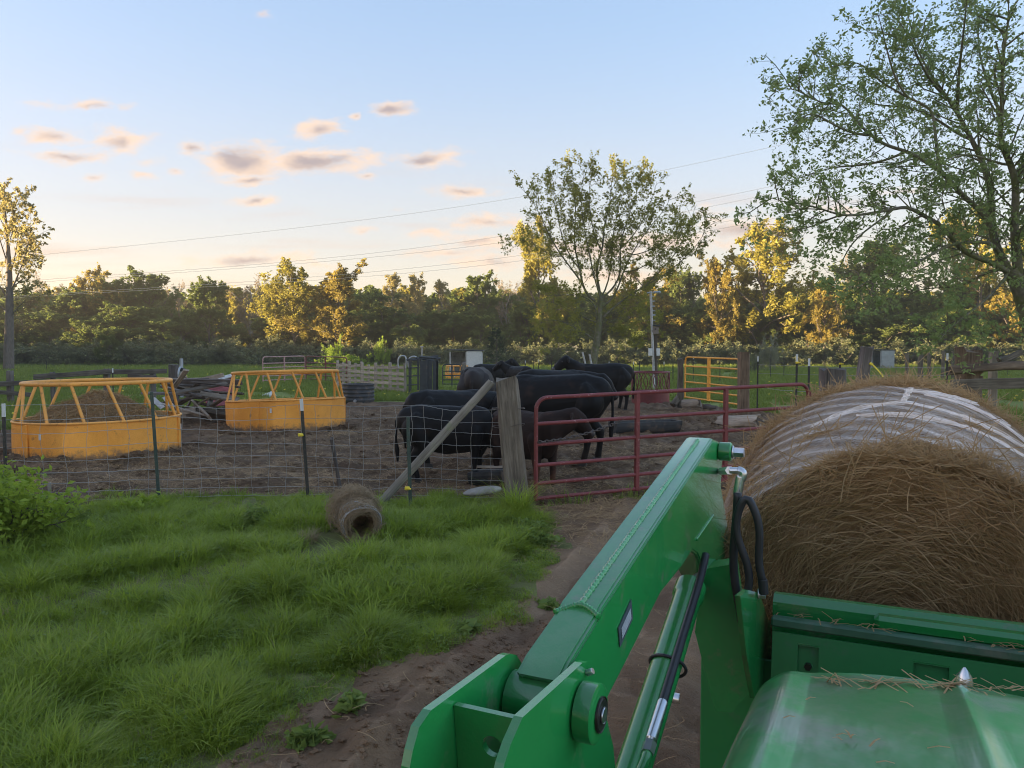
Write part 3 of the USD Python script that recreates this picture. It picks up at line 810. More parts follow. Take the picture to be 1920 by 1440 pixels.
def proto_tree(kind, seed):
    """unit trees about 10 m tall, standing at the origin"""
    w = Wood(seed)
    r_ = np.random.default_rng(seed + 99)
    if kind in ("dense", "olive", "golden", "orange"):
        trunk = np.array([(0, 0, -0.3), (0.1, 0.05, 1.2), (0.15, -0.1, 2.6), (0.1, 0.1, 4.2), (0.2, 0, 6.4), (0.15, 0.1, 8.2)]) + r_.normal(0, 0.12, (6, 3)) * [1, 1, 0]
        w.limb(trunk, 0.19, 0.05, 7)
        n = 17
        for i in range(n):
            z = 1.1 + 7.0 * (i + r_.uniform(0, 1)) / n
            a = i * 2.4 + r_.normal(0, 0.4)
            R = 3.5 * math.sqrt(max(0.06, 1 - ((z - 3.9) / 5.2) ** 2)) * r_.uniform(0.7, 1.2)
            p = np.array([np.interp(z, trunk[:, 2], trunk[:, c]) for c in range(3)])
            w.branch(p, np.array([math.cos(a), math.sin(a), 0.28 + 0.09 * z]), R, 0.075, 1, 0.85, 0.4, 5, 0.2, 2, 3, 0.62, 34 if kind == "dense" else 26)
    elif kind == "bare":
        trunk = np.array([(0, 0, -0.3), (0.05, 0.05, 2.0), (0.1, -0.1, 4.0), (0.0, 0.1, 6.2), (0.1, 0, 8.2)]) + r_.normal(0, 0.1, (5, 3)) * [1, 1, 0]
        w.limb(trunk, 0.15, 0.04, 6)
        for i in range(15):
            z = 2.4 + 5.6 * (i + r_.uniform(0, 1)) / 15
            a = i * 2.4 + r_.normal(0, 0.4)
            p = np.array([np.interp(z, trunk[:, 2], trunk[:, c]) for c in range(3)])
            w.branch(p, np.array([math.cos(a), math.sin(a), 1.0]), 2.7 * r_.uniform(0.7, 1.15) * (1.25 - 0.05 * z), 0.06, 1, 0.6, 0.5, 5, 0.14, 2, 3, 0.6, 8)
    elif kind == "poplar":
        trunk = np.array([(0, 0, -0.3), (0.05, 0.0, 2.5), (-0.1, 0.1, 5.0), (0.05, 0, 7.5), (0.1, 0, 9.4)])
        w.limb(trunk, 0.16, 0.04, 7)
        for i in range(20):
            z = 2.2 + 7.0 * (i + r_.uniform(0, 1)) / 20
            a = i * 2.4 + r_.normal(0, 0.4)
            p = np.array([np.interp(z, trunk[:, 2], trunk[:, c]) for c in range(3)])
            w.branch(p, np.array([math.cos(a), math.sin(a), 1.3]), 2.1 * r_.uniform(0.7, 1.1) * (1.2 - 0.055 * z), 0.05, 1, 0.6, 0.6, 5, 0.14, 2, 3, 0.6, 10)
    elif kind == "juniper":
        trunk = np.array([(0, 0, -0.2), (0, 0, 3), (0.1, 0, 6), (0.05, 0, 9.6)])
        w.limb(trunk, 0.2, 0.04, 6)
        for i in range(34):
            z = 0.3 + 9.0 * (i + r_.uniform(0, 1)) / 34
            a = i * 2.4 + r_.normal(0, 0.4)
            w.branch((0.05, 0, z), np.array([math.cos(a), math.sin(a), 0.55]), (3.6 * (1 - z / 11.5) + 0.4) * r_.uniform(0.75, 1.15), 0.05, 2, 0.8, 0.3, 6, 0.15, 2, 3, 0.45, 16)
    elif kind in ("scrub", "blossom", "lime"):
        for i in range(13):
            a = i * 2.4 + r_.normal(0, 0.4)
            w.branch(np.array([0.4 * math.cos(a), 0.4 * math.sin(a), -0.1]), np.array([math.cos(a) * r_.uniform(0.4, 1.6), math.sin(a) * r_.uniform(0.4, 1.6), 1.0]), r_.uniform(4.5, 7.5), 0.07, 1, 0.85, 0.2, 6, 0.2, 2, 3, 0.5, 14)
    return w


KINDS = dict(dense=("bark", "leaf_dense", 0.33), olive=("bark", "leaf_olive", 0.30), golden=("bark", "leaf_golden", 0.29), orange=("bark", "leaf_orange", 0.29), bare=("bark_pale", "leaf_tan", 0.16),
             poplar=("bark_pale", "leaf_pale", 0.24), juniper=("bark", "leaf_juniper", 0.30), scrub=("bark", "leaf_scrub", 0.36), blossom=("bark_pale", "blossom", 0.36), lime=("bark", "leaf_lime", 0.36))
_first, _count = {}, {}


def plant(kind, px, top, width, Y, label, name=None, group=None, catg="tree", rot=None, base=None):
    """a tree at depth Y under picture column px, its top at picture row top, crown width in picture pixels"""
    X = (px - 960) / F * Y
    z0 = gz(X, Y) if base is None else base
    H = at(px, top, Y)[2] - z0
    W = width / F * Y
    c = _count[kind] = _count.get(kind, 0) + 1
    key = (kind, c % 2)
    r_ = random.Random(c * 13 + len(kind))
    rot = r_.uniform(0, 360) if rot is None else rot
    nm = name or {"dense": "green_tree", "olive": "olive_tree", "golden": "golden_tree", "orange": "orange_tree", "bare": "bare_tree", "poplar": "pale_tree", "juniper": "juniper", "scrub": "scrub_bush", "blossom": "flowering_bush", "lime": "lime_green_bush"}[kind]
    hz, wx = {"dense": (9.6, 7.6), "olive": (9.6, 7.6), "golden": (9.6, 7.6), "orange": (9.6, 7.6), "bare": (9.8, 5.6), "poplar": (11.0, 4.6), "juniper": (10.0, 7.0), "scrub": (8.0, 11.0), "blossom": (8.0, 11.0), "lime": (8.0, 11.0)}[kind]
    sc = (W / wx, W / wx, H / hz)
    if key not in _first:
        t = thing(nm, label, catg, (0, 0, 0), group)
        w = proto_tree(kind, hash_(kind) + 31 * key[1])
        bark, leaf, size = KINDS[kind]
        finish_tree(t, w, bark, leaf, size, 20000, c)
        _first[key] = t
        p = t.prim
        p.GetAttribute("xformOp:translate").Set(Gf.Vec3d(X, Y, z0))
        p.GetAttribute("xformOp:rotateZ").Set(rot)
        p.GetAttribute("xformOp:scale").Set(Gf.Vec3f(*sc))
        return t
    return copy_of(_first[key], nm, label, catg, (X, Y, z0), group, rot, sc)


def hash_(s):
    return sum((i + 3) * ord(ch) for i, ch in enumerate(s)) % 1000



_MARKS = [(18, "the tall cottonwood"), (85, "the thin tan tree at left"), (182, "the pinkish orange tree"), (285, "the tallest green tree at left"), (340, "the slim spiky tree"), (392, "the dark round tree by the gap"), (470, "the tan leafless tree by the gap"), (552, "the tall yellow-green tree"), (638, "the big orange tree"), (735, "the tallest pale tree"), (790, "the black cattle chute"), (860, "the white-doored shed"), (931, "the dark juniper"), (1010, "the yellow tree behind the maple"), (1115, "the young maple's trunk"), (1225, "the metal mast"), (1335, "the yellow gate"), (1432, "the biggest golden tree"),
          (1546, "the low orange tree at right"), (1655, "the far grey hutch"), (1722, "the grey green tree at right"), (1815, "the gnarled stump post"), (1900, "the near tree's trunk")]
_said = set()


def where(px, what):
    """a label that places a far thing by the landmark nearest to it in the picture"""
    for mx, m in sorted(_MARKS, key=lambda q: abs(q[0] - px)):
        for rel, ok in (("in line with", abs(mx - px) <= 14), ("just left of", -45 < px - mx < -10), ("just right of", 10 < px - mx < 45), ("well left of", px - mx <= -40), ("well right of", px - mx >= 40)):
            t = f"{what} {rel} {m}"
            if ok and t not in _said:
                _said.add(t)
                return t
    return what


BACK = [  # kind, column, top row, width, depth, label
    ("orange", 182, 510, 96, 92, "rounded pinkish orange tree top behind the green trees at the left"),
    ("bare", 85, 526, 66, 104, "thin tan tree just right of the tall cottonwood at the left edge"),
    ("poplar", 118, 533, 70, 103, "pale tree top between the cottonwood and the pinkish orange tree"),
    ("dense", 40, 556, 120, 92, "dark green tree at the foot of the tall cottonwood"),
    ("dense", 150, 556, 120, 90, "dark green tree in front of the pinkish orange tree"),
    ("olive", 222, 536, 110, 93, "yellowish green tree between the pinkish orange tree and the tallest green tree at left"),
    ("dense", 285, 522, 110, 94, "tallest green tree of the left thicket"),
    ("bare", 333, 536, 40, 97, "slim spiky tree just left of the dark round tree"),
    ("dense", 392, 537, 92, 88, "dark round tree standing apart beside the gap in the tree line"),
    ("bare", 470, 533, 84, 92, "tan leafless tree right of the gap in the tree line"),
    ("golden", 522, 530, 70, 88, "pale golden tree between the tan leafless tree and the tall yellow-green one"),
    ("golden", 548, 507, 112, 82, "tall yellow-green tree left of the big orange tree"),
    ("orange", 634, 510, 136, 81, "big orange tree left of the middle"),
    ("poplar", 735, 501, 62, 100, "tall pale thin-leaved tree right of the big orange tree"),
    ("olive", 690, 540, 90, 90, "dull olive tree in front of the big orange tree's right side"),
    ("poplar", 780, 506, 60, 101, "second tall pale tree right of the big orange tree"),
    ("poplar", 830, 516, 56, 102, "third and rightmost of the tall pale trees right of the big orange tree"),
    ("dense", 893, 528, 92, 93, "dark green tree above the little white-doored shed"),
    ("bare", 948, 528, 56, 96, "reddish tan leafless tree right of the dark green tree above the shed"),
    ("golden", 1010, 428, 110, 84, "yellow tree close behind the left side of the young maple"),
    ("orange", 1205, 505, 110, 84, "rusty orange tree behind the right side of the young maple"),
    ("dense", 1282, 520, 84, 94, "dark green tree left of the golden pair behind the yellow gate"),
    ("orange", 1342, 494, 84, 82, "small orange tree at the left shoulder of the biggest golden tree"),
    ("golden", 1432, 436, 160, 83, "biggest golden tree rising above the tree line"),
    ("dense", 1492, 545, 84, 93, "dark green tree at the right foot of the biggest golden tree"),
    ("orange", 1546, 546, 70, 79, "low orange tree right of the biggest golden tree"),
    ("olive", 1640, 472, 150, 90, "broad olive green tree right of the low orange tree"),
    ("bare", 1590, 500, 70, 99, "tan thin-leaved tree behind the broad olive green tree"),
    ("olive", 1722, 548, 100, 88, "grey green tree right of the broad olive green tree"),
    ("golden", 1835, 408, 150, 84, "golden tree behind the near tree's branches at right"),
    ("olive", 1800, 540, 120, 89, "yellowish green tree below the golden tree at right"),
    ("orange", 1885, 556, 90, 79, "orange tree at the right edge low under the near tree's branches"),
    ("golden", 1960, 470, 130, 98, "golden tree cut by the right edge"),
    ("dense", 1950, 560, 120, 88, "green tree cut by the right edge"),
]
for k_, px, top, wd, Y, lab in BACK:
    plant(k_, px, top, wd * 1.22, Y, lab, group="trees of the far tree line")
_FR = [("dense", 12, 590, 90, 83), ("dense", 95, 585, 92, 84), ("olive", 180, 590, 92, 82), ("dense", 245, 572, 110, 84), ("olive", 312, 600, 78, 83), ("dense", 210, 612, 64, 78), ("dense", 345, 590, 60, 86),
       ("dense", 440, 606, 60, 86), ("dense", 500, 592, 84, 85), ("olive", 560, 596, 78, 86), ("dense", 610, 590, 76, 87), ("olive", 660, 585, 80, 85), ("dense", 735, 575, 90, 86), ("dense", 800, 585, 86, 85), ("olive", 770, 600, 60, 80), ("dense", 850, 580, 86, 86),
       ("olive", 905, 590, 76, 84), ("dense", 985, 570, 86, 85), ("olive", 1050, 560, 92, 86), ("dense", 1120, 570, 96, 88), ("olive", 1185, 575, 90, 85), ("dense", 1255, 580, 90, 85), ("olive", 1325, 565, 92, 84), ("dense", 1390, 570, 90, 86),
       ("dense", 1450, 585, 84, 83), ("olive", 1520, 590, 76, 84), ("dense", 1585, 590, 84, 82), ("olive", 1660, 575, 90, 80), ("dense", 1720, 590, 86, 82), ("olive", 1775, 580, 90, 80), ("dense", 1835, 590, 90, 82), ("dense", 1905, 590, 96, 80), ("dense", -60, 560, 120, 86), ("dense", 1990, 580, 110, 84)]
for i, (k_, px, top, wd, Y) in enumerate(_FR):
    plant(k_, px, top + 8, wd * 1.45, Y, where(px, {"dense": "low dark green tree", "olive": "low dull olive tree"}[k_]), group="lower front trees of the tree line")
_SC = [(20, 640, 110, 76), (70, 628, 90, 78), (112, 634, 76, 75), (150, 640, 84, 76), (262, 630, 90, 75), (300, 636, 80, 76), (345, 632, 84, 74), (395, 634, 80, 76), (436, 630, 90, 78), (480, 636, 84, 74), (520, 628, 90, 77), (568, 630, 80, 76), (680, 634, 80, 74),
       (720, 640, 84, 76), (760, 636, 76, 75), (812, 640, 70, 74), (870, 636, 80, 76), (975, 634, 80, 75), (1030, 636, 84, 74), (1085, 640, 80, 76), (1150, 630, 90, 75), (1200, 636, 84, 76), (1270, 632, 84, 74), (1320, 640, 90, 76), (1372, 634, 70, 75),
       (1490, 636, 84, 75), (1560, 626, 84, 74), (1610, 640, 80, 76), (1700, 632, 90, 74), (1750, 640, 84, 75), (1800, 636, 80, 74), (1860, 634, 90, 75), (1915, 640, 80, 74)]
for px, top, wd, Y in _SC:
    plant("scrub", px, top - 8, wd * 1.4, Y, where(px, "grey green scrub bush"), group="scrub along the foot of the tree line", catg="bush")
plant("juniper", 931, 613, 56, 60, "dark dense juniper right of the white-doored shed", catg="tree")
plant("dense", 205, 630, 52, 73, "very dark rounded bush against the left thicket", name="dark_bush", catg="bush")
plant("lime", 628, 624, 40, 70, "bright lime green bush under the big orange tree", catg="bush")
plant("lime", 718, 628, 36, 72, "lime green upright bush left of the pale trees", catg="bush")
plant("lime", 640, 650, 90, 66, "bright green low bush behind the pallet fence", catg="bush")
plant("blossom", 1440, 624, 44, 60, "whitish flowering bush in front of the biggest golden tree", catg="bush")
plant("scrub", 1408, 648, 40, 58, "small grey bush left of the whitish flowering bush", catg="bush")


def near_tree(name, label, limbs, trunk, Y, leaf, bark, size, seed, tw, spacing, leaves, droop, wild=1.0):
    """limbs: picture polylines with depth offsets; twigs sprout along them"""
    w = Wood(seed)
    w.loose = 0.55
    r_ = w.r
    tp = path_points([at(px, py, Y + dy) for px, py, dy, _ in trunk], 14)
    rr = np.interp(np.linspace(0, 1, 14), np.linspace(0, 1, len(trunk)), [q[3] for q in trunk])
    tp[0, 2] = min(tp[0, 2], -0.2)
    w.limb(tp, rr, None, 10)
    for pts, r0, d0, d1 in limbs:
        n = len(pts)
        P = np.array([at(px, py, Y + d0 + (d1 - d0) * i / (n - 1)) for i, (px, py) in enumerate(pts)])
        P = path_points(P, max(8, n * 3))
        seg = np.linalg.norm(np.diff(P, axis=0), axis=1).sum()
        w.limb(P, np.linspace(r0 * 0.60, 0.006, len(P)), None, 7)
        m = int(seg / spacing)
        for j in range(m):
            t = 0.12 + 0.88 * (j + r_.uniform()) / m
            x = t * (len(P) - 1)
            i = min(int(x), len(P) - 2)
            p = P[i] + (P[i + 1] - P[i]) * (x - i)
            ax = unit(P[i + 1] - P[i])
            side = unit(np.cross(ax, r_.normal(size=3)))
            L = tw * r_.uniform(0.45, 1.25) * (1.15 - 0.5 * t)
            w.branch(p, ax * 0.55 + side * 0.8 * wild + np.array([0, 0, 0.15]), L, max(0.005, r0 * 0.13), 2, 0.8, 0.25 - droop, 5, 0.17, 2, 3, 0.5, leaves)
    t = thing(name, label, "tree", (tp[0][0], tp[0][1], 0))
    part(t, "trunk", w.wood_mesh(), bark, smooth=True)
    part(t, "crown", leaf_mesh(w.tip_points(), size, seed, 0.5, 0.5), leaf)
    return t


maple_trunk = [(1111, 726, 0, 0.27), (1111, 685, 0, 0.21), (1119, 640, 0, 0.17), (1124, 600, 0, 0.135), (1126, 556, 0, 0.09)]
ML = [([(1126, 560), (1120, 522), (1120, 496), (1128, 470), (1134, 420), (1140, 397), (1146, 353), (1152, 310)], .11, 0, -0.6), ([(1116, 565), (1093, 534), (1087, 505), (1079, 470), (1079, 397), (1076, 353), (1073, 306)], .10, 0, 1.0),
      ([(1093, 534), (1070, 502), (1047, 470), (1026, 432), (1006, 391), (988, 364), (976, 352)], .075, .2, -1.2), ([(1128, 558), (1155, 531), (1163, 507), (1163, 467), (1172, 426), (1178, 408), (1192, 367), (1204, 318)], .09, 0, 1.2),
      ([(1130, 575), (1157, 542), (1169, 510), (1184, 478), (1210, 437), (1236, 405), (1258, 368)], .085, 0, -1.3), ([(1131, 595), (1172, 560), (1213, 534), (1248, 513), (1280, 487), (1309, 455), (1329, 420)], .085, 0, .5),
      ([(1210, 537), (1240, 505), (1268, 472), (1290, 425), (1306, 384)], .06, .3, 1.8), ([(1118, 600), (1102, 560), (1055, 553), (1026, 554), (1000, 543)], .06, 0, -.8), ([(1120, 605), (1082, 589), (1047, 572), (1015, 560)], .055, 0, 1.2),
      ([(1119, 640), (1075, 612), (1030, 600), (1005, 612)], .05, 0, -1.0), ([(1121, 635), (1165, 605), (1205, 600), (1240, 610)], .05, 0, -.9), ([(1121, 625), (1150, 590), (1195, 575), (1225, 580)], .05, 0, 1.6), ([(1118, 650), (1095, 625), (1060, 630), (1040, 645)], .045, 0, .8),
      ([(1120, 645), (1140, 622), (1175, 630), (1195, 648)], .045, 0, .4), ([(1087, 505), (1060, 460), (1045, 400), (1038, 345), (1033, 325)], .06, .1, 1.8), ([(1128, 470), (1110, 420), (1105, 370), (1112, 315)], .055, 0, -1.6), ([(1163, 467), (1195, 430), (1222, 375), (1232, 340)], .055, .4, -.4),
      ([(1055, 480), (1020, 470), (985, 450), (968, 455)], .045, 0, .6), ([(1184, 478), (1215, 470), (1255, 440), (1270, 400)], .05, .0, 1.4), ([(1169, 510), (1220, 490), (1265, 450), (1300, 430)], .05, .4, -1.2), ([(1126, 560), (1110, 500), (1098, 440), (1090, 370), (1095, 325)], .07, -.2, -2.0), ([(1126, 560), (1145, 500), (1150, 440), (1165, 370), (1172, 318)], .07, .2, 2.2)]
near_tree("young_maple", "young maple with budding olive leaves behind the black cattle", ML, maple_trunk, 38.0, "leaf_maple", "bark_moss", 0.13, 3, 1.35, 0.23, 11, 0.0, 0.8)

willow_trunk = [(1998, 1020, 0, 0.36), (1975, 800, 0, 0.33), (1932, 600, 0, 0.26), (1910, 535, 0, 0.21), (1895, 505, 0, 0.16)]
WL = [([(1905, 530), (1875, 477), (1864, 447), (1858, 376), (1855, 348), (1844, 309), (1822, 262), (1796, 214), (1774, 180), (1743, 135), (1723, 98), (1690, 40)], .17, 0, 1.2),
      ([(1915, 560), (1906, 477), (1903, 405), (1904, 346), (1895, 309), (1878, 267), (1878, 214), (1881, 112), (1886, 70), (1889, -20)], .19, 0, -.8), ([(1904, 346), (1920, 309), (1945, 260), (1980, 180), (2010, 60)], .11, 0, .8),
      ([(1905, 520), (1872, 500), (1841, 486), (1810, 472), (1785, 447), (1757, 418), (1731, 404), (1703, 390), (1675, 392), (1625, 401), (1580, 403), (1543, 393), (1515, 385), (1476, 379), (1436, 366)], .11, 0, -1.6),
      ([(1862, 455), (1841, 399), (1802, 363), (1765, 323), (1737, 304), (1698, 284), (1658, 270), (1633, 253), (1605, 225), (1577, 197), (1549, 194), (1526, 186), (1492, 169), (1442, 183)], .11, 0, -.6),
      ([(1633, 253), (1594, 247), (1554, 228), (1521, 214), (1488, 235), (1468, 262)], .05, -.4, -1.4), ([(1765, 323), (1757, 281), (1751, 225), (1746, 208), (1703, 183), (1678, 169), (1647, 149), (1605, 118), (1554, 126), (1525, 100)], .065, -.3, .9),
      ([(1880, 490), (1858, 458), (1830, 454), (1788, 458), (1746, 477), (1703, 500), (1661, 514), (1622, 531), (1588, 545)], .075, 0, -2.4), ([(1893, 510), (1852, 511), (1819, 528), (1774, 539), (1731, 542), (1700, 560)], .06, 0, 1.2),
      ([(1796, 214), (1800, 120), (1810, 30), (1815, -50)], .07, .8, -1.0), ([(1774, 180), (1745, 150), (1720, 105), (1700, 62), (1660, 20)], .06, .9, -.4), ([(1703, 183), (1670, 120), (1655, 60), (1645, 25)], .045, .2, -.6), ([(1822, 262), (1780, 240), (1740, 215), (1690, 200), (1640, 195), (1590, 165), (1550, 155)], .06, .9, 1.8),
      ([(1698, 284), (1660, 300), (1610, 310), (1560, 315), (1510, 330), (1470, 340)], .05, -.3, 1.0), ([(1675, 392), (1640, 420), (1600, 455), (1575, 500), (1560, 545)], .04, -1.0, -1.6), ([(1731, 404), (1690, 425), (1650, 460), (1620, 490)], .04, -.8, .4), ([(1580, 403), (1545, 415), (1500, 430), (1450, 420)], .035, -1.2, -.4),
      ([(1878, 214), (1850, 150), (1835, 80), (1840, 10)], .06, -.2, 1.2), ([(1920, 560), (1975, 470), (2040, 380), (2090, 260)], .15, 0, .6), ([(1910, 540), (1955, 430), (1990, 320), (2030, 160)], .12, 0, -1.6), ([(1895, 309), (1855, 300), (1815, 290), (1780, 300), (1745, 330)], .05, -.1, -1.8),
      ([(1858, 376), (1820, 400), (1790, 420), (1760, 470)], .045, .2, 2.0), ([(1905, 420), (1935, 360), (1960, 330)], .06, .2, 1.8), ([(1893, 505), (1850, 560), (1800, 600), (1760, 640)], .05, 0, -2.0)]
near_tree("near_tree", "large near tree with fresh small leaves leaning in from the right edge", WL, willow_trunk, 17.0, "leaf_willow", "bark_moss", 0.092, 5, 1.15, 0.15, 10, 0.12)

cotton_trunk = [(16, 700, 0, 0.40), (17, 640, 0, 0.34), (18, 560, 0, 0.26), (16, 480, 0, 0.18), (10, 400, 0, 0.08), (8, 352, 0, 0.03)]
CL = [([(18, 570), (2, 540), (-25, 500), (-40, 440)], .12, 0, 1.5), ([(18, 550), (36, 510), (52, 460), (58, 400)], .12, 0, -1.5), ([(17, 520), (30, 470), (36, 420), (34, 372)], .1, 0, 1.2), ([(16, 500), (0, 450), (-10, 400), (-8, 360)], .1, 0, -1.0), ([(18, 540), (45, 520), (62, 490), (70, 460)], .08, 0, 1.5),
      ([(18, 600), (40, 570), (55, 555), (64, 540)], .07, 0, -1.5), ([(18, 590), (-5, 570), (-25, 560)], .07, 0, 1.0), ([(14, 460), (25, 420), (20, 380)], .06, 0, -1.6), ([(12, 430), (-5, 390), (-2, 350)], .06, 0, 1.4)]
near_tree("cottonwood", "tall slender cottonwood with sunlit top at the left edge", CL, cotton_trunk, 60.0, "leaf_pale", "bark", 0.28, 8, 2.1, 0.45, 10, 0.0, 0.7)

# the wood goes on behind the tree line and to the left beyond the picture, where it keeps the evening sun off the yard
_wp = []
for kd, sd in (("dense", 5), ("golden", 8)):
    w = proto_tree(kd, sd)
    _wp += [(*w.wood_mesh(), "bark"), (*leaf_mesh(w.tip_points(), 0.55, sd), KINDS[kd][1])]
_r = np.random.default_rng(3)
_P = []
for i in range(2400):
    x, y = _r.uniform(-150, -62), _r.uniform(-40, 190)
    if x < -0.70 * max(y, 0) - 12 and x < -66 + 3 * math.sin(y * 0.13):
        _P.append((x, y))
_P = np.array(_P)[:520]
_F = np.stack([_r.uniform(-95, 95, 270), _r.uniform(104, 128, 270)], 1)
_P = np.vstack([_P, _F])
_k = _r.integers(0, 2, len(_P))
_s = np.where(_P[:, 1] < 46, _r.uniform(1.3, 1.6, len(_P)), np.where(_P[:, 1] >= 104, np.where(_P[:, 0] > -70, 0.93, 0.44), 0.44) * _r.uniform(0.85, 1.12, len(_P)))
_yaw = _r.uniform(0, 6.28, len(_P))
_G = on_ground(_P)
instancer("woodland", _wp, np.vstack([_G, _G]), np.r_[_k * 2, _k * 2 + 1], np.r_[_yaw, _yaw], np.r_[_s, _s], "wood behind the far tree line and beyond the left edge", "trees", seed=8)

# evening haze over the fields
LOOK["haze_air"] = usdkit.material(stage, "/World/Looks/haze_air", {"v": ("principled_volume", dict(color=(0.98, 0.90, 0.78), density=HAZE, anisotropy=0.3))}, [], volume="v.volume")
_hz = trimesh.creation.box(bounds=[(-255, -75, -1.4), (255, 285, 18.5)])
lone("haze", _hz, "haze_air", "thin evening haze over the fields", "haze", kind="stuff")
# ------------------------------------------------------------------ the farmyard
YEL = (0.62, 0.28, 0.03)
LOOK["feeder_yellow"] = usdkit.material(stage, "/World/Looks/feeder_yellow", {
    "tc": ("texture_coordinate", {}), "sx": ("separate_xyz", {}), "n1": ("noise_texture", dict(scale=2.2, detail=6.0, roughness=0.65)), "n2": ("noise_texture", dict(scale=9.0, detail=8.0, roughness=0.7)), "n3": ("noise_texture", dict(scale=5.0, detail=7.0, roughness=0.7)),
    "rp": ("rgb_ramp", {"ramp": [(0.3, (0.74, 0.28, 0.03)), (0.7, (0.90, 0.38, 0.05))]}),
    "h": ("math", dict(math_type="multiply_add", value2=-2.2, value3=0.38)), "hs": ("math", dict(math_type="add")), "hm": ("map_range", dict(range_type="smoothstep", from_min=0.52, from_max=0.86, to_min=0.0, to_max=0.9, clamp=True)),
    "rm": ("map_range", dict(range_type="smoothstep", from_min=0.61, from_max=0.70, to_min=0.0, to_max=0.85, clamp=True)),
    "m1": ("mix_color", dict(blend_type="mix", b=(0.22, 0.10, 0.045))), "m2": ("mix_color", dict(blend_type="mix", b=(0.17, 0.11, 0.065))), "b": ("bump", dict(strength=0.5, distance=0.01)), "p": ("principled_bsdf", dict(roughness=0.55))},
    [("tc.object", "sx.vector"), ("tc.object", "n1.vector"), ("tc.object", "n2.vector"), ("tc.object", "n3.vector"), ("n1.fac", "rp.fac"), ("sx.z", "h.value1"), ("h.value", "hs.value1"), ("n2.fac", "hs.value2"), ("hs.value", "hm.value"), ("n3.fac", "rm.value"),
     ("rp.color", "m1.a"), ("rm.result", "m1.fac"), ("m1.result", "m2.a"), ("hm.result", "m2.fac"), ("m2.result", "p.base_color"), ("n3.fac", "b.height"), ("b.normal", "p.normal")], surface="p.BSDF")
plain("feeder_tube", (0.74, 0.33, 0.06), 0.5, var=0.15, scale=5, dirt=(0.25, 0.12, 0.05), dirt_amt=0.2, dirt_scale=14)
plain("gate_red", (0.145, 0.026, 0.026), 0.45, var=0.2, scale=5, dirt=(0.40, 0.26, 0.24), dirt_amt=0.12, dirt_scale=30)
plain("gate_yellow", (0.78, 0.35, 0.04), 0.45, var=0.12, scale=4, dirt=(0.22, 0.12, 0.05), dirt_amt=0.2, dirt_scale=20)
plain("post_green", (0.045, 0.075, 0.06), 0.5, var=0.3, scale=9, dirt=(0.10, 0.07, 0.05), dirt_amt=0.3, dirt_scale=20)
plain("post_black", (0.035, 0.035, 0.03), 0.6, var=0.4, scale=9, dirt=(0.09, 0.06, 0.045), dirt_amt=0.4, dirt_scale=20)
plain("paint_white", (0.66, 0.67, 0.66), 0.55, var=0.12, scale=12)
plain("insulator", (0.80, 0.62, 0.05), 0.4, var=0.1)
plain("wire", (0.34, 0.33, 0.31), 0.45, metal=0.6, var=0.3, scale=5)
plain("chain_iron", (0.12, 0.10, 0.09), 0.55, metal=0.7, var=0.4, scale=30)
plain("rubber", (0.035, 0.037, 0.04), 0.6, var=0.35, scale=6, dirt=(0.12, 0.09, 0.07), dirt_amt=0.4, dirt_scale=4)
plain("dark_steel", (0.045, 0.05, 0.055), 0.55, metal=0.2, var=0.3, scale=6, dirt=(0.12, 0.09, 0.07), dirt_amt=0.3)
plain("grey_steel", (0.40, 0.41, 0.42), 0.4, metal=0.7, var=0.2, scale=8)
plain("red_board", (0.20, 0.035, 0.035), 0.7, var=0.35, scale=4, dirt=(0.22, 0.18, 0.16), dirt_amt=0.2, dirt_scale=8)
plain("panel_pink", (0.42, 0.24, 0.22), 0.5, var=0.25, scale=8)
plain("stone", (0.27, 0.25, 0.22), 0.9, var=0.3, scale=8, bump=0.02, bscale=22, dirt=(0.15, 0.13, 0.08), dirt_amt=0.4)
plain("galv", (0.33, 0.36, 0.38), 0.5, metal=0.4, var=0.2, scale=4)
plain("yellow_petal", (0.80, 0.60, 0.03), 0.5, var=0.1)


def t_post(px, top, bottom, label, group, Y=None, cap=True, clip=None, look="post_black", lean=0.0, name="fence_post"):
    g = gnd(px, bottom)
    Y = Y or g[1]
    X = (px - 960) / F * Y
    z0 = gz(X, Y)
    zt = at(px, top, Y)[2]
    t = thing(name, label, "fence post", (X, Y, z0), group)
    dx = lean
    a, b = np.array([X - dx, Y, z0 - 0.15]), np.array([X, Y, zt])
    c = b - (b - a) * (0.14 / max(0.3, zt - z0)) if cap else b
    part(t, "shaft", cat([beam(a, c, 0.042, 0.007, up=(0, 1, 0), b=0.001), beam(a + [0, 0.017, 0], c + [0, 0.017, 0], 0.008, 0.03, up=(0, 1, 0), b=0.001)] + [beam(a + (c - a) * k + [0, -0.007, 0], a + (c - a) * (k + 0.012) + [0, -0.007, 0], 0.012, 0.009, up=(0, 1, 0), b=0.002) for k in np.arange(0.12, 0.97, 0.06)]), look)
    if cap:
        part(t, "painted_tip", cat([beam(c, b, 0.043, 0.008, up=(0, 1, 0), b=0.001), beam(c + [0, 0.017, 0], b + [0, 0.017, 0], 0.009, 0.03, up=(0, 1, 0), b=0.001)]), "paint_white")
    for k in (clip or []):
        p = at(px, k, Y) + [0, -0.02, 0]
        part(t, "insulator", cat([beam(p - [0.03, 0, 0], p + [0.03, 0, 0], 0.03, 0.045, b=0.008), beam(p + [0.0, -0.02, 0.0], p + [0.05, -0.045, 0.0], 0.016, 0.02, b=0.004)]), "insulator")
    return t


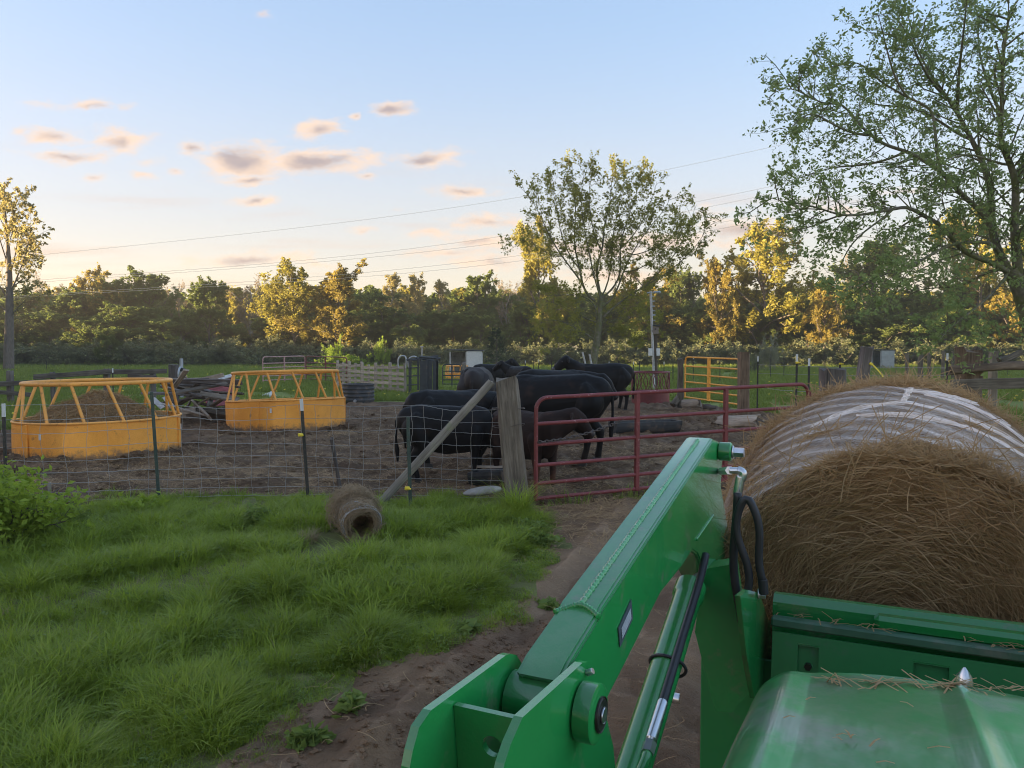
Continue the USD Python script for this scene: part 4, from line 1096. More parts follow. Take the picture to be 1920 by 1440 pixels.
def wood_post(px, top, w, Y, label, group=None, look="wood_grey", px_b=None, name="wooden_post", round_=False, seed=1, catg="post", h=None, rough=0.014):
    X, Xt = ((px_b if px_b is not None else px) - 960) / F * Y, (px - 960) / F * Y
    z0 = gz(X, Y)
    zt = at(px, top, Y)[2]
    t = thing(name, label, catg, (X, Y, z0), group)
    wooden(t, "shaft", (X, Y, z0 - 0.2), (Xt, Y, zt), w, h or w, look, up=(0, 1, 0), rough=rough, seed=seed, round_=round_)
    return t


# --- woven wire fence
def fence_at(x, z):
    y = np.interp(x, FENCE[:, 0], FENCE[:, 1])
    return np.stack([np.broadcast_to(x, np.shape(z)), np.broadcast_to(y, np.shape(z)), z], -1)


def wire_fence():
    t = thing("wire_fence", "woven wire mesh fence along the edge of the muddy yard", "fence", (-3.5, 9.9, 0))
    xs = np.linspace(-8.6, 0.07, 60)
    g0 = height(fence_at(xs, np.zeros(60))[:, :2])
    g0 = np.convolve(np.r_[np.repeat(g0[0], 5), g0, np.repeat(g0[-1], 5)], np.ones(11) / 11, "valid")
    r_ = np.random.default_rng(4)
    hs = [0.05, 0.16, 0.28, 0.42, 0.57, 0.74, 0.92, 1.08, 1.24]
    sag = lambda x, h: -0.03 * np.abs(np.sin((x + 1.25) * np.pi / 1.6)) * h + 0.02 * np.sin(x * 2.1 + h * 5) * h
    for h in hs:
        z = g0 + h + sag(xs, h) + r_.normal(0, 0.004, 60)
        part(t, "line_wire", tube(fence_at(xs, z) + np.stack([0 * xs, r_.normal(0, 0.006, 60), 0 * xs], 1), 0.0030, 5, caps=False), "wire", smooth=True)
    for x in np.arange(-8.5, 0.0, 0.205):
        k = np.linspace(0.05, 1.24, 10)
        xx = x + np.cumsum(r_.normal(0, 0.006, 10)) + 0.012 * np.sin(k * 9 + x * 5)
        z = np.interp(x, xs, g0) + k + sag(np.full(10, x), k)
        part(t, "stay_wire", tube(fence_at(xx, z), 0.0025, 4, caps=False), "wire", smooth=True)


wire_fence()
t_post(283, 735, 938, "dark steel post in the wire fence in front of the nearer yellow feeder", None, Y=9.72, cap=False, look="post_green", lean=-0.07)
t_post(564, 748, 930, "black steel fence post with white tip before the farther yellow feeder", None, Y=10.06, clip=[815], lean=-0.08)
t_post(764, 782, 962, "green steel post with yellow clip near the diagonal brace", None, Y=9.35, cap=False, look="post_green", clip=[915], lean=-0.03)
t_post(4, 757, 960, "steel post with white tip half hidden by the leafy bush at the left edge", None, Y=9.1)
t_post(86, 905, 965, "short steel stake at the foot of the wire fence near the leafy bush", None, Y=9.15, cap=False, look="wire", name="stake")
wood_post(621, 823, 0.055, 10.6, "short dark stake leaning in the mud behind the wire fence", look="wood_dark", px_b=640, name="leaning_stake", seed=5, catg="stake")

cp = thing("corner_post", "thick square weathered corner post beside the red gate", "post", (0.09, 9.86, 0))
wooden(cp, "shaft", (0.115, 9.86, -0.3), at(950, 709, 9.86), 0.29, 0.25, "wood_grey", up=(0, 1, 0), rough=0.02, seed=3)
for py, dz in ((765, 0.0), (766.5, 0.01), (800, 0.05)):
    c = at(955, py, 9.86)
    ring = np.array([(-0.155, -0.135, 0), (0, -0.142, 0.012), (0.15, -0.135, dz), (0.155, 0.13, 0), (-0.155, 0.13, 0.0), (-0.157, -0.13, 0.0)]) + c
    part(cp, "wire_wrap", tube(path_points(ring, 26), 0.0035, 5), "chain_iron", smooth=True)
bp = thing("brace_pole", "round grey pole leaning diagonally against the square corner post", "brace", (gnd(714, 944)[0], 9.75, 0))
wooden(bp, "shaft", at(708, 950, 9.75), at(922, 716, 9.69), 0.105, 0.105, "wood_moss", rough=0.006, seed=9, round_=True)

# --- red gate
gu = unit(np.r_[GATE_B - GATE_A, 0])
GL = np.linalg.norm(GATE_B - GATE_A)


def gate_pt(s, z):
    return np.r_[GATE_A, 0] + gu * s + np.array([0, 0, z + 0.027 * s])


def rounded_gate(t, P, L, bars, H, low, r, uprights, look, z0=0.0, stile_r=None):
    """tubular gate: an outer hoop with rounded top corners, bars and flat uprights; P(s, z) gives world points"""
    R = 0.15
    arc = [(R - R * math.sin(a), H - R + R * math.cos(a)) for a in np.linspace(math.pi / 2, 0, 7)]
    hoop = [(0, low)] + [(0, low + (H - R - low) * k) for k in (0.3, 0.65)] + arc + [(L * k, H) for k in (0.25, 0.5, 0.75)] + [(L - s, z) for s, z in arc[::-1]] + [(L, low + (H - R - low) * k) for k in (0.65, 0.3)] + [(L, low)]
    part(t, "frame", tube([P(s, z) for s, z in hoop], r * 1.08, 12), look, smooth=50)
    for z in bars:
        part(t, "rail", tube([P(s, z) for s in np.linspace(0.004, L - 0.004, 6)], r, 12), look, smooth=50)
    for s, w in uprights:
        part(t, "upright", beam(P(s, low), P(s, H - 0.01), w, r * 2.3, up=unit(np.cross(P(1, 0) - P(0, 0), (0, 0, 1))), b=0.004), look)


rg = thing("red_gate", "closed dark red tubular farm gate with six rails", "gate", (*GATE_A, 0))
rounded_gate(rg, gate_pt, GL, [0.045, 0.235, 0.465, 0.725, 0.985], 1.31, 0.02, 0.024, [(1.42, 0.055), (2.78, 0.055)], "gate_red")
for z in (0.35, 1.15):
    part(rg, "hinge", cat([beam(gate_pt(GL - 0.02, z), gate_pt(GL + 0.12, z), 0.02, 0.05, b=0.004), tube([gate_pt(GL + 0.03, z - 0.06), gate_pt(GL + 0.03, z + 0.06)], 0.022, 10)]), "gate_red")
hp = wood_post(1561, 692, 0.32, 11.25, "stout short hinge post with cut top at the right end of the red gate", look="wood_dark", name="hinge_post", seed=12, h=0.26)


def chain(p0, p1, sagv, n, label):
    t = thing("chain", label, "chain", p0)
    P = np.linspace(0, 1, n + 1)
    p0, p1 = np.asarray(p0, float), np.asarray(p1, float)
    pts = p0 + (p1 - p0) * P[:, None] + np.array([0, 0, -1]) * (4 * sagv * P * (1 - P))[:, None]
    for i in range(n):
        a, b = pts[i], pts[i + 1]
        x = unit(b - a)
        y = unit(np.cross(x, (0, 0, 1.0) if i % 2 else (0, 1.0, 0.3)))
        c, L = (a + b) / 2, np.linalg.norm(b - a) * 0.72
        g = np.linspace(0, 2 * np.pi, 13)
        link = c + np.cos(g)[:, None] * x * L + np.sin(g)[:, None] * y * 0.017
        part(t, "link", tube(link, 0.0055, 5, caps=False), "chain_iron", smooth=True)


chain(gate_pt(0.03, 0.76) + [0, -0.03, 0], gate_pt(1.20, 0.965) + [0, -0.03, 0], 0.05, 26, "dark iron chain hung slack across the left bars of the red gate")

# --- yellow ring feeders
def feeder(name, label, c, rb, rt, skirt, H, tilt, n, rot, hay, group=None):
    t = thing(name, label, "hay feeder", c, group)
    c = np.asarray(c, float)
    tx, ty = tilt

    def W(v):
        v = np.asarray(v, float)
        return v * [1, 1, 1] + np.stack([0 * v[..., 0], 0 * v[..., 0], v[..., 0] * tx + v[..., 1] * ty], -1) + c
    S = 72
    wob = lambda m: (W(m[0]), m[1])
    for k in range(3):                                      # skirt of three bolted panels
        g = rot + np.linspace(k * 2 * np.pi / 3 + 0.004, (k + 1) * 2 * np.pi / 3 - 0.004, 25)
        rows = []
        for rr in (rb, rb - 0.006):
            for z in np.linspace(-0.1, skirt, 5):
                rows.append(np.stack([np.cos(g) * (rr + 0.012 * np.sin(g * 7 + z * 4)), np.sin(g) * (rr + 0.012 * np.sin(g * 7 + z * 4)), np.full(25, z) + 0.006 * np.sin(g * 11)], 1))
        v = np.array(rows).reshape(-1, 3)
        f = []
        for sgn, o in ((1, 0), (-1, 5)):
            i, j = np.meshgrid(np.arange(4), np.arange(24), indexing="ij")
            q = np.stack([(i + o) * 25 + j, (i + o) * 25 + j + 1, (i + o + 1) * 25 + j + 1, (i + o + 1) * 25 + j], -1).reshape(-1, 4)[:, ::sgn]
            f += [q[:, :3], q[:, [0, 2, 3]]]
        pnl = part(t, "skirt_panel", wob((v, np.vstack(f))), "feeder_yellow", smooth=True)
        e = rot + k * 2 * np.pi / 3
        fl = beam((math.cos(e) * (rb + 0.018), math.sin(e) * (rb + 0.018), 0), (math.cos(e) * (rb + 0.018), math.sin(e) * (rb + 0.018), skirt - 0.02), 0.045, 0.03, up=(math.cos(e), math.sin(e), 0))
        part(pnl, "flange", wob(fl), "feeder_yellow")
    ring = lambda r, z: np.stack([np.cos(np.linspace(0, 2 * np.pi, S + 1)) * r, np.sin(np.linspace(0, 2 * np.pi, S + 1)) * r, np.full(S + 1, z)], 1)
    part(t, "skirt_rim", tube(W(ring(rb, skirt)), 0.021, 8, caps=False), "feeder_tube", smooth=True)
    part(t, "top_ring", tube(W(ring(rt, H)), 0.037, 10, caps=False), "feeder_tube", smooth=True)
    for i in range(n):
        a = rot + i * 2 * np.pi / n
        b = a - 0.19
        part(t, "strut", tube(W(np.array([(math.cos(a) * rb * 0.985, math.sin(a) * rb * 0.985, skirt - 0.03), (math.cos(b) * rt, math.sin(b) * rt, H)])), 0.027, 8), "feeder_tube", smooth=50)
    for e in (0.15, 2.3, 4.4):
        a = rot + e
        part(t, "label_plate", wob(beam((math.cos(a) * (rb + 0.012), math.sin(a) * (rb + 0.012), skirt * 0.56), (math.cos(a) * (rb + 0.012), math.sin(a) * (rb + 0.012), skirt * 0.72), 0.04, 0.008, up=(math.cos(a), math.sin(a), 0), b=0.001)), "paint_white")
    return t


F1 = np.array([(185 - 960) / F * 14.1, 14.1, 0.0])
F1[2] = gz(F1[0], F1[1]) - 0.03
feeder("round_feeder", "nearer yellow ring feeder at left holding a mound of hay", F1, 1.36, 1.20, 0.60, 1.25, (0.012, -0.005), 14, 0.1, True)
F2 = np.array([(536 - 960) / F * 18.7, 18.7, 0.0])
F2[2] = gz(F2[0], F2[1]) - 0.03
feeder("round_feeder", "farther yellow ring feeder tilted and empty beside the heap of planks", F2, 1.38, 1.22, 0.62, 1.28, (0.03, -0.045), 14, 0.35, False)


def hay_pile(name, label, c, R, H, n, look, seed, L=0.32):
    r_ = np.random.default_rng(seed)
    t = thing(name, label, "hay", c)
    g = np.linspace(0, 2 * np.pi, 40, endpoint=False)
    rr = np.linspace(0, 1, 14)
    G, Q = np.meshgrid(g, rr)
    x, y = np.cos(G) * Q * R, np.sin(G) * Q * R
    hz = lambda x, y: H * np.clip(1 - (np.hypot(x, y) / R) ** 2.4, 0, 1) * (0.35 + 1.3 * meshkit.fbm(np.stack([x * 1.6, y * 1.6, 0 * x], -1) + seed, 3, seed))
    z = hz(x, y)
    v = np.stack([x, y, z], -1).reshape(-1, 3) + c
    i, j = np.meshgrid(np.arange(13), np.arange(40), indexing="ij")
    q = np.stack([i * 40 + j, i * 40 + (j + 1) % 40, (i + 1) * 40 + (j + 1) % 40, (i + 1) * 40 + j], -1).reshape(-1, 4)
    part(t, "mound", (v, np.vstack([q[:, [0, 2, 1]], q[:, [0, 3, 2]]])), "hay_core", smooth=True)
    a, q = r_.uniform(0, 2 * np.pi, n), np.sqrt(r_.uniform(0, 0.95, n)) * R
    px, py = np.cos(a) * q, np.sin(a) * q
    d = unit(r_.normal(size=(n, 3)) * [1, 1, 0.35])
    tt = np.linspace(-0.5, 0.5, 5)
    P = np.stack([px, py, hz(px, py) + 0.02], 1)[:, None] + d[:, None] * (L * r_.uniform(0.4, 1.2, n))[:, None, None] * tt[None, :, None]
    P[:, :, 2] += r_.uniform(0.0, 0.10, n)[:, None] * (0.5 - np.abs(tt)) * 2 - 0.01
    part(t, "loose_stems", ribbons(P + c, 0.007, seed=seed), look, kind="stuff")
    return t


plain("hay_core", (0.30, 0.19, 0.095), 0.95, var=0.5, scale=18, bump=0.03, bscale=60)
hay_pile("hay_mound", "mound of loose hay inside the nearer yellow feeder", F1 + [0, 0, 0.42], 1.27, 0.42, 5200, "straw", 3)

# --- timber and tackle behind the yard
r5 = np.random.default_rng(55)


def scrap():
    for i in range(40):
        px, py = r5.uniform(330, 424), r5.uniform(712, 788)
        Y = 19.5 + r5.uniform(-0.8, 1.8)
        c = at(px, py, Y)
        c[2] = max(c[2], gz(c[0], c[1]) + 0.04)
        a = r5.normal(2.6, 0.5)
        L = r5.uniform(0.7, 2.0)
        d = np.array([math.cos(a), math.sin(a) * 0.6, r5.uniform(-0.42, 0.30)])
        d = unit(d) * L / 2
        lo = min(0, c[2] - abs(d[2]) - gz(c[0], c[1]) - 0.03)
        c[2] -= lo
        pth = wooden(None, "scrap_plank", c - d, c + d, r5.uniform(0.09, 0.2), r5.uniform(0.025, 0.05), ("wood_grey", "wood_dark", "wood_pale")[i % 3], up=unit(r5.normal(size=3) * [0.4, 0.4, 1] + [0, 0, 0.5]), rough=0.008, seed=100 + i)
        tag(pth.path, "weathered plank in the collapsed heap between the two yellow feeders", "plank", "planks of the collapsed heap")


scrap()
rp = thing("red_siding", "fallen red barn siding with white trim behind the plank heap", "siding", at(405, 748, 23.5))
A, B, C_, D = at(368, 728, 23.0), at(440, 706, 24.5), at(440, 758, 23.6), at(392, 762, 22.6)
n_ = unit(np.cross(B - A, D - A))
for k in range(7):
    u0, u1 = k / 7 + 0.004, (k + 1) / 7 - 0.004
    q = [A + (D - A) * u0, B + (C_ - B) * u0, B + (C_ - B) * u1, A + (D - A) * u1]
    v = np.array(q + [x + n_ * 0.03 for x in q])
    part(rp, "board", trimesh.convex.convex_hull(v), "red_board")
plain("paint_white_old", (0.42, 0.41, 0.39), 0.8, var=0.25, scale=10, dirt=(0.2, 0.18, 0.16), dirt_amt=0.4)
part(rp, "trim", beam(A + [0, -0.02, 0.06], B + [0, -0.02, 0.06], 0.12, 0.05, up=n_), "paint_white_old")
for i, (pa, pb, w) in enumerate((((286, 747), (305, 765), 0.11), ((308, 744), (324, 764), 0.10))):
    lone("scrap_strip", beam(at(*pa, 17.2), at(*pb, 17.0), w, 0.02, up=(0.3, -0.8, 0.5)), "paint_white_old", ("short whitish metal strip propped behind the nearer feeder, left of its twin", "short whitish metal strip propped behind the nearer feeder, right of its twin")[i], "metal strip")

# old rail fence at far left
for i, (px, top, w) in enumerate(((18, 696, 0.17), (98, 698, 0.13), (200, 692, 0.17), (286, 697, 0.14))):
    wood_post(px, top, w, 26.0, ("dark rail fence post nearest the left edge", "dark rail fence post above the left rim of the nearer feeder", "dark rail fence post above the middle of the nearer feeder", "dark rail fence post above the right part of the nearer feeder")[i], None, "wood_dark", name="rail_post", seed=20 + i)
for i, (p0, p1, th, lab) in enumerate((((64, 707), (205, 697), .17, "long dark rail over the nearer yellow feeder, left half"), ((200, 697), (312, 696), .15, "long dark rail over the nearer yellow feeder, right half"), ((-30, 722), (120, 714), .16, "low dark rail at the left edge behind the feeder"), ((240, 703), (292, 709), .16, "broken short rail slanting below the long dark rail"), ((-40, 733), (60, 740), .14, "lowest dark rail lying at the left edge"))):
    p = wooden(None, "fence_rail", at(*p0, 25.8), at(*p1, 25.8), 0.10, th, "wood_dark", rough=0.012, seed=30 + i)
    tag(p.path, lab, "rail")
t_post(211, 690, 735, "white-tipped steel post beside the dark rail fence", None, Y=25.5)
t_post(87, 676, 691, "thin far post out in the pasture at left", None, Y=60, cap=False)
wood_post(326, 684, 0.24, 23.8, "dark wooden post behind the plank heap", None, "wood_dark", name="wooden_post", seed=41)
hy = thing("hydrant", "grey standpipe with crossbar beside the dark post behind the plank heap", "standpipe", at(340, 740, 23.4))
part(hy, "pipe", tube([at(341, 745, 23.4), at(340, 672, 23.4)], 0.05, 10), "galv", smooth=40)
part(hy, "head", beam(at(335, 693, 23.4), at(346, 693, 23.4), 0.16, 0.10, b=0.02), "dark_steel")
part(hy, "spout", tube(path_points([at(340, 688, 23.4), at(337, 690, 23.3), at(335, 697, 23.2), at(334, 706, 23.2)], 8), 0.03, 8), "galv", smooth=40)

# pallets
PA, PB = np.array([-8.25, 36.5]), np.array([-4.30, 31.2])


def pallets():
    u = (PB - PA) / 5
    un = unit(np.r_[PB - PA, 0])
    for k in range(5):
        a, b = PA + u * k, PA + u * (k + 1)
        c = (a + b) / 2
        z0 = gz(*c)
        t = thing("pallet", ["wooden pallet stood on edge at the left end of the pallet fence", "second pallet from the left in the pallet fence", "middle pallet of the pallet fence", "second pallet from the right in the pallet fence", "rightmost pallet of the pallet fence beside the black chute"][k], "pallet", (*c, z0), "pallets stood up as a fence")
        for s in (0.03, 0.5, 0.97):
            q = a + (b - a) * s
            wooden(t, "post", (*q, z0 - 0.08), (*q, z0 + (1.20 if s == 0.5 else 1.28)), 0.10, 0.09, "wood_pale", up=(0, 1, 0), rough=0.006, seed=200 + k * 5 + int(s * 3))
        off = np.cross(un, (0, 0, 1)) * 0.065
        for i, z in enumerate((0.2, 0.42, 0.64, 0.86, 1.08)):
            wooden(t, "board", np.r_[a, z0 + z + r5.normal(0, 0.015)] + off + un * 0.02, np.r_[b, z0 + z + r5.normal(0, 0.015)] + off - un * 0.02, 0.02, 0.125, "wood_pale", rough=0.006, seed=300 + k * 7 + i)


pallets()


def chute():
    Y = 30.2
    t = thing("cattle_chute", "black steel cattle chute at the right end of the pallet fence", "cattle chute", (*at(794, 742, Y)[:2], 0))
    P = lambda px, py, dy=0.0: at(px, py, Y + dy)
    for px, dy in ((768, 0), (784, -0.1), (800, -0.2), (820, -0.1), (770, 1.2), (820, 1.2)):
        part(t, "upright", beam(P(px, 742, dy), P(px, 672, dy), 0.07, 0.07), "dark_steel")
    for py in (676, 690, 705, 722, 738):
        part(t, "rail", tube([P(764, py, 0.02), P(786, py - 1, -0.1)], 0.025, 8), "dark_steel", smooth=50)
        part(t, "rail", tube([P(764, py, 0.02), P(766, py, 1.2)], 0.025, 8), "dark_steel", smooth=50)
    for k, (x0, x1) in enumerate(((787, 799), (800, 810), (811, 821))):
        part(t, "panel", beam(P((x0 + x1) / 2, 738, -0.18 + 0.03 * k), P((x0 + x1) / 2, 676, -0.18 + 0.03 * k), (x1 - x0) / F * Y, 0.03, up=(0, -1, 0)), "dark_steel")
    for p, q in (((762, 675), (822, 668)), ((780, 671), (815, 676)), ((786, 669), (826, 672))):
        part(t, "top_bar", tube([P(*p, 0.2), P(*q, 0.3)], 0.04, 8), "dark_steel", smooth=50)
    for x0, x1, py in ((748, 761, 668), (767, 783, 670)):
        part(t, "hoop", tube(path_points([P(x0, 690, 0.6), P(x0, py + 3, 0.6), P(x0 + 3, py, 0.6), P(x1 - 2, py, 0.6), P(x1, py + 3, 0.6), P(x1, 690, 0.6)], 20), 0.03, 8), "grey_steel", smooth=50)
    part(t, "pole", tube([P(791, 690, 0.5), P(791, 650, 0.5)], 0.025, 8), "grey_steel", smooth=50)
    part(t, "pole_cap", beam(P(788, 650, 0.5), P(794, 650, 0.5), 0.05, 0.05), "grey_steel")


chute()

prof = [(0.0, 0.02), (0.50, 0.0), (0.53, 0.05)]
for k in range(4):
    z = 0.09 + k * 0.13
    prof += [(0.53, z), (0.56, z + 0.03), (0.56, z + 0.06), (0.53, z + 0.09)]
prof += [(0.53, 0.62), (0.57, 0.64), (0.57, 0.67), (0.53, 0.67), (0.50, 0.60), (0.49, 0.1), (0.0, 0.08)]
c = at(672, 757, 26.6)
tk = thing("stock_tank", "round black ribbed stock tank left of the pallet fence", "stock tank", (c[0], 26.6, gz(c[0], 26.6)))
part(tk, "tub", move(lathe(prof, 36), tk.loc), "rubber", smooth=40)
part(tk, "drain_plug", move(tube([(0.0, -0.54, 0.12), (0, -0.62, 0.12)], 0.05, 10), tk.loc), "grey_steel")

for i, (p0, p1, Ya, Yb, lab) in enumerate((((493, 735), (572, 735), 40, 42, "pinkish tubular livestock gate behind the farther feeder"), ((574, 735), (650, 735), 42, 39, "dark red tubular livestock gate left of the pallet fence"))):
    a, b = at(p0[0], 700, Ya), at(p1[0], 700, Yb)
    a[2], b[2] = gz(*a[:2]), gz(*b[:2])
    L = np.linalg.norm(b - a)
    t = thing("livestock_gate", lab, "gate", (a + b) / 2, "red livestock gates")
    P = lambda s, z, a=a, b=b, L=L: a + (b - a) * s / L + np.array([0, 0, z])
    rounded_gate(t, P, L, [0.2, 0.42, 0.64, 0.86, 1.08], 1.42, 0.08, 0.026, [(L / 2, 0.06)], ("panel_pink", "gate_red")[i])
wb = thing("bucket", "white bucket tipped over in the grass seen through the farther feeder", "bucket", at(502, 748, 30))
ax0, ax1 = at(493, 746, 30.0), at(510, 742, 29.8)
part(wb, "pail", cat([tube([ax0, ax0 + (ax1 - ax0) * 0.9, ax1], [0.13, 0.155, 0.165], 20), tube([ax1, ax1 + unit(ax1 - ax0) * 0.03], [0.175, 0.175], 20)]), "paint_white", smooth=40)
part(wb, "handle", tube(path_points([ax1 + [0, -0.17, 0], ax1 + [0.14, -0.12, -0.05], ax1 + [0.2, 0.0, -0.06], ax1 + [0.14, 0.12, 0.0], ax1 + [0, 0.17, 0]], 16), 0.008, 6), "wire", smooth=True)


def shed(name, label, x0, x1, top, Y, depth, lit_from, look, doorlook=None):
    a, b = at(x0, top, Y), at(x1, top, Y)
    z0 = gz((a[0] + b[0]) / 2, Y)
    H = a[2] - z0
    W_ = b[0] - a[0]
    t = thing(name, label, "shed", ((a[0] + b[0]) / 2, Y, z0))
    P = lambda u, v, w: np.array([a[0] + u * W_, Y + v * depth, z0 + w * H])
    for k in range(6):
        part(t, "wall_board", beam(P(0.02, 1, 0.02 + k * 0.155 + 0.0775), P(0.98, 1, 0.02 + k * 0.155 + 0.0775), 0.03, 0.15 * H), look)
    for u in (0.0, 1.0):
        part(t, "side_wall", beam(P(u, 0.04, 0.47), P(u, 0.98, 0.47), 0.04, 0.9 * H), look)
    part(t, "roof", beam(P(-0.08, 0.5, 1.0) + [0, 0, 0.04], P(1.06, 0.5, 0.97) + [0, 0, 0.03], depth * 1.2, 0.06), "dark_steel")
    for u in (0.02, lit_from):
        part(t, "front_post", beam(P(u, 0, 0), P(u, 0, 0.95), 0.09, 0.09), look)
    d = part(t, "door", beam(P((lit_from + 1.02) / 2, -0.06, 0.02), P((lit_from + 1.02) / 2, -0.06, 0.97), (1.0 - lit_from) * W_, 0.04, up=(0, -1, 0)), doorlook or look)
    return t


shed("animal_shed", "small shed with white plywood door at the foot of the tree line", 843, 903, 657, 46, 1.4, 0.52, "paint_white_old", "paint_white")
shed("animal_shed", "small grey hutch far out on the right pasture", 1634, 1676, 656, 66, 1.4, 0.42, "galv")
F3 = np.array([(857 - 960) / F * 44, 44.0, 0])
F3[2] = gz(F3[0], F3[1])
feeder("round_feeder", "small distant yellow ring feeder before the white-doored shed", F3, 0.68, 0.60, 0.42, 0.85, (0, 0), 10, 0.2, False)

dg = thing("walk_gate", "small dark tubular gate right of the black chute", "gate", at(847, 724, 36))
a = at(830, 700, 36.2)
a[2] = gz(a[0], a[1])
rounded_gate(dg, lambda s, z: a + np.array([s, -0.15 * s, z]), 0.88, [0.2, 0.4, 0.6, 0.8], 1.12, 0.06, 0.024, [(0.44, 0.05)], "dark_steel")
wood_post(870, 680, 0.19, 35.5, "grey post right of the small dark gate", None, "wood_grey", seed=44)
# yellow gate
YA, YB = np.array([(1285 - 960) / F * 24.2, 24.2]), np.array([(1386 - 960) / F * 21.3, 21.3])
yg = thing("yellow_gate", "yellow tubular gate before the green pasture", "gate", (*YA, 0))
yu, yL = unit(np.r_[YB - YA, 0]), np.linalg.norm(YB - YA)
za = at(1285, 746, 24.2)[2]
rounded_gate(yg, lambda s, z: np.array([YA[0], YA[1], za]) + yu * s + np.array([0, 0, z - 0.005 * s]), yL, [0.03, 0.27, 0.51, 0.75, 1.0], 1.28, 0.0, 0.024, [(yL * 0.47, 0.12)], "gate_yellow")
wood_post(1394, 661, 0.27, 21.0, "thick dark post at the right end of the yellow gate", None, "wood_brown", seed=46)
wood_post(1275, 672, 0.17, 24.6, "bent grey post at the left end of the yellow gate", None, "wood_grey", px_b=1279, seed=47, rough=0.03)


def log(name, label, p0, p1, d, look, seed):
    t = thing(name, label, "log", (np.asarray(p0) + np.asarray(p1)) / 2)
    x, y, z = frame(p0, p1)
    wooden(t, "bark", p0, p1, d, d * 0.95, look, rough=0.03 * d / 0.3, seed=seed, round_=True)
    for p, s in ((p0, -1), (p1, 1)):
        part(t, "cut_end", tube([np.asarray(p) + x * s * 0.008, np.asarray(p) + x * s * 0.022], d * 0.40, 14), "log_end")
    return t


plain("log_end", (0.10, 0.075, 0.055), 0.9, var=0.4, scale=30)


def on(px, py, up=0.0):
    g = gnd(px, py)
    g[2] = gz(g[0], g[1]) + up
    return g


log("log", "long weathered log lying behind the red gate near its hinge end", on(1352, 799, 0.14), on(1424, 806, 0.15), 0.34, "wood_pale", 50)
log("log", "small log beyond the dark end of the long weathered log", on(1424, 798, 0.09), on(1452, 799, 0.09), 0.2, "wood_brown", 51)
log("log", "short log at the foot of the yellow gate's left post", on(1280, 767, 0.15), on(1312, 768, 0.15), 0.32, "wood_pale", 52)
log("log", "stub of log leaning beside the short log", on(1262, 765, 0.12), on(1280, 764, 0.55), 0.24, "wood_grey", 53)
log("log", "small flat log left of the long weathered log", on(1320, 770, 0.07), on(1342, 771, 0.07), 0.16, "wood_dark", 54)


def trough(name, label, a, b, w, h, look):
    x, y, _ = frame(a, b)
    t = thing(name, label, "trough", (a + b) / 2)
    g = np.linspace(0, np.pi, 12)
    sec_o = [(math.cos(q) * w / 2, h - math.sin(q) * h) for q in g]
    sec_i = [(math.cos(q) * (w / 2 - 0.03), h - math.sin(q) * (h - 0.03)) for q in g[::-1]]
    sec = np.array(sec_o + sec_i)
    n = len(sec)
    V = np.vstack([np.asarray(p) + y * sec[:, :1] + np.array([0, 0, 1.0]) * sec[:, 1:] for p in (a, b)])
    j = np.arange(n)
    q = np.stack([j, (j + 1) % n, n + (j + 1) % n, n + j], 1)
    part(t, "basin", (V, np.vstack([q[:, :3], q[:, [0, 2, 3]]])), look)
    for p in (a, b):
        v = np.array([np.asarray(p) + y * u + np.array([0, 0, 1.0]) * z + x * k for u, z in sec_o for k in (-0.02, 0.02)])
        part(t, "end_cap", trimesh.convex.convex_hull(v), look)
    return t


trough("feed_trough", "long black rubber feed trough lying behind the red gate", on(1150, 812), on(1268, 808), 0.5, 0.28, "rubber")
trough("feed_trough", "black feed pan at the foot of the square corner post", on(886, 905), on(944, 908), 0.34, 0.2, "rubber")
p = wooden(None, "loose_board", on(882, 895, 0.24), on(943, 899, 0.25), 0.13, 0.03, "wood_pale", seed=60)
tag(p.path, "pale board lying across the black feed pan", "board")


def red_ring():
    Y, px = 26.5, 1220
    c = np.array([(px - 960) / F * Y, Y, 0])
    c[2] = gz(c[0], Y)
    t = thing("red_feeder", "small dark red ring feeder with curved bars beside the metal mast", "hay feeder", c)
    R, S = 0.64, 40
    ring = lambda z: np.stack([np.cos(np.linspace(0, 2 * np.pi, S + 1)) * R, np.sin(np.linspace(0, 2 * np.pi, S + 1)) * R, np.full(S + 1, z)], 1) + c
    for z in (0.42, 1.08):
        part(t, "ring", tube(ring(z), 0.025, 8, caps=False), "gate_red", smooth=True)
    part(t, "skirt", move(lathe([(R, -0.05), (R, 0.40), (R - 0.01, 0.40), (R - 0.01, -0.05)], S), c), "gate_red", smooth=40)
    for k in range(12):
        a0 = k * 2 * np.pi / 12
        q = [(a0 + s, z) for s, z in ((0.0, 0.42), (0.10, 0.55), (0.20, 0.75), (0.10, 0.95), (0.0, 1.08))]
        q2 = [(a0 + 0.50 - s, z) for s, z in ((0.0, 0.42), (0.10, 0.55), (0.20, 0.75), (0.10, 0.95), (0.0, 1.08))]
        for w in (q, q2):
            part(t, "curved_bar", tube(path_points([(math.cos(s) * R + c[0], math.sin(s) * R + c[1], z + c[2]) for s, z in w], 10), 0.016, 6), "gate_red", smooth=50)


red_ring()


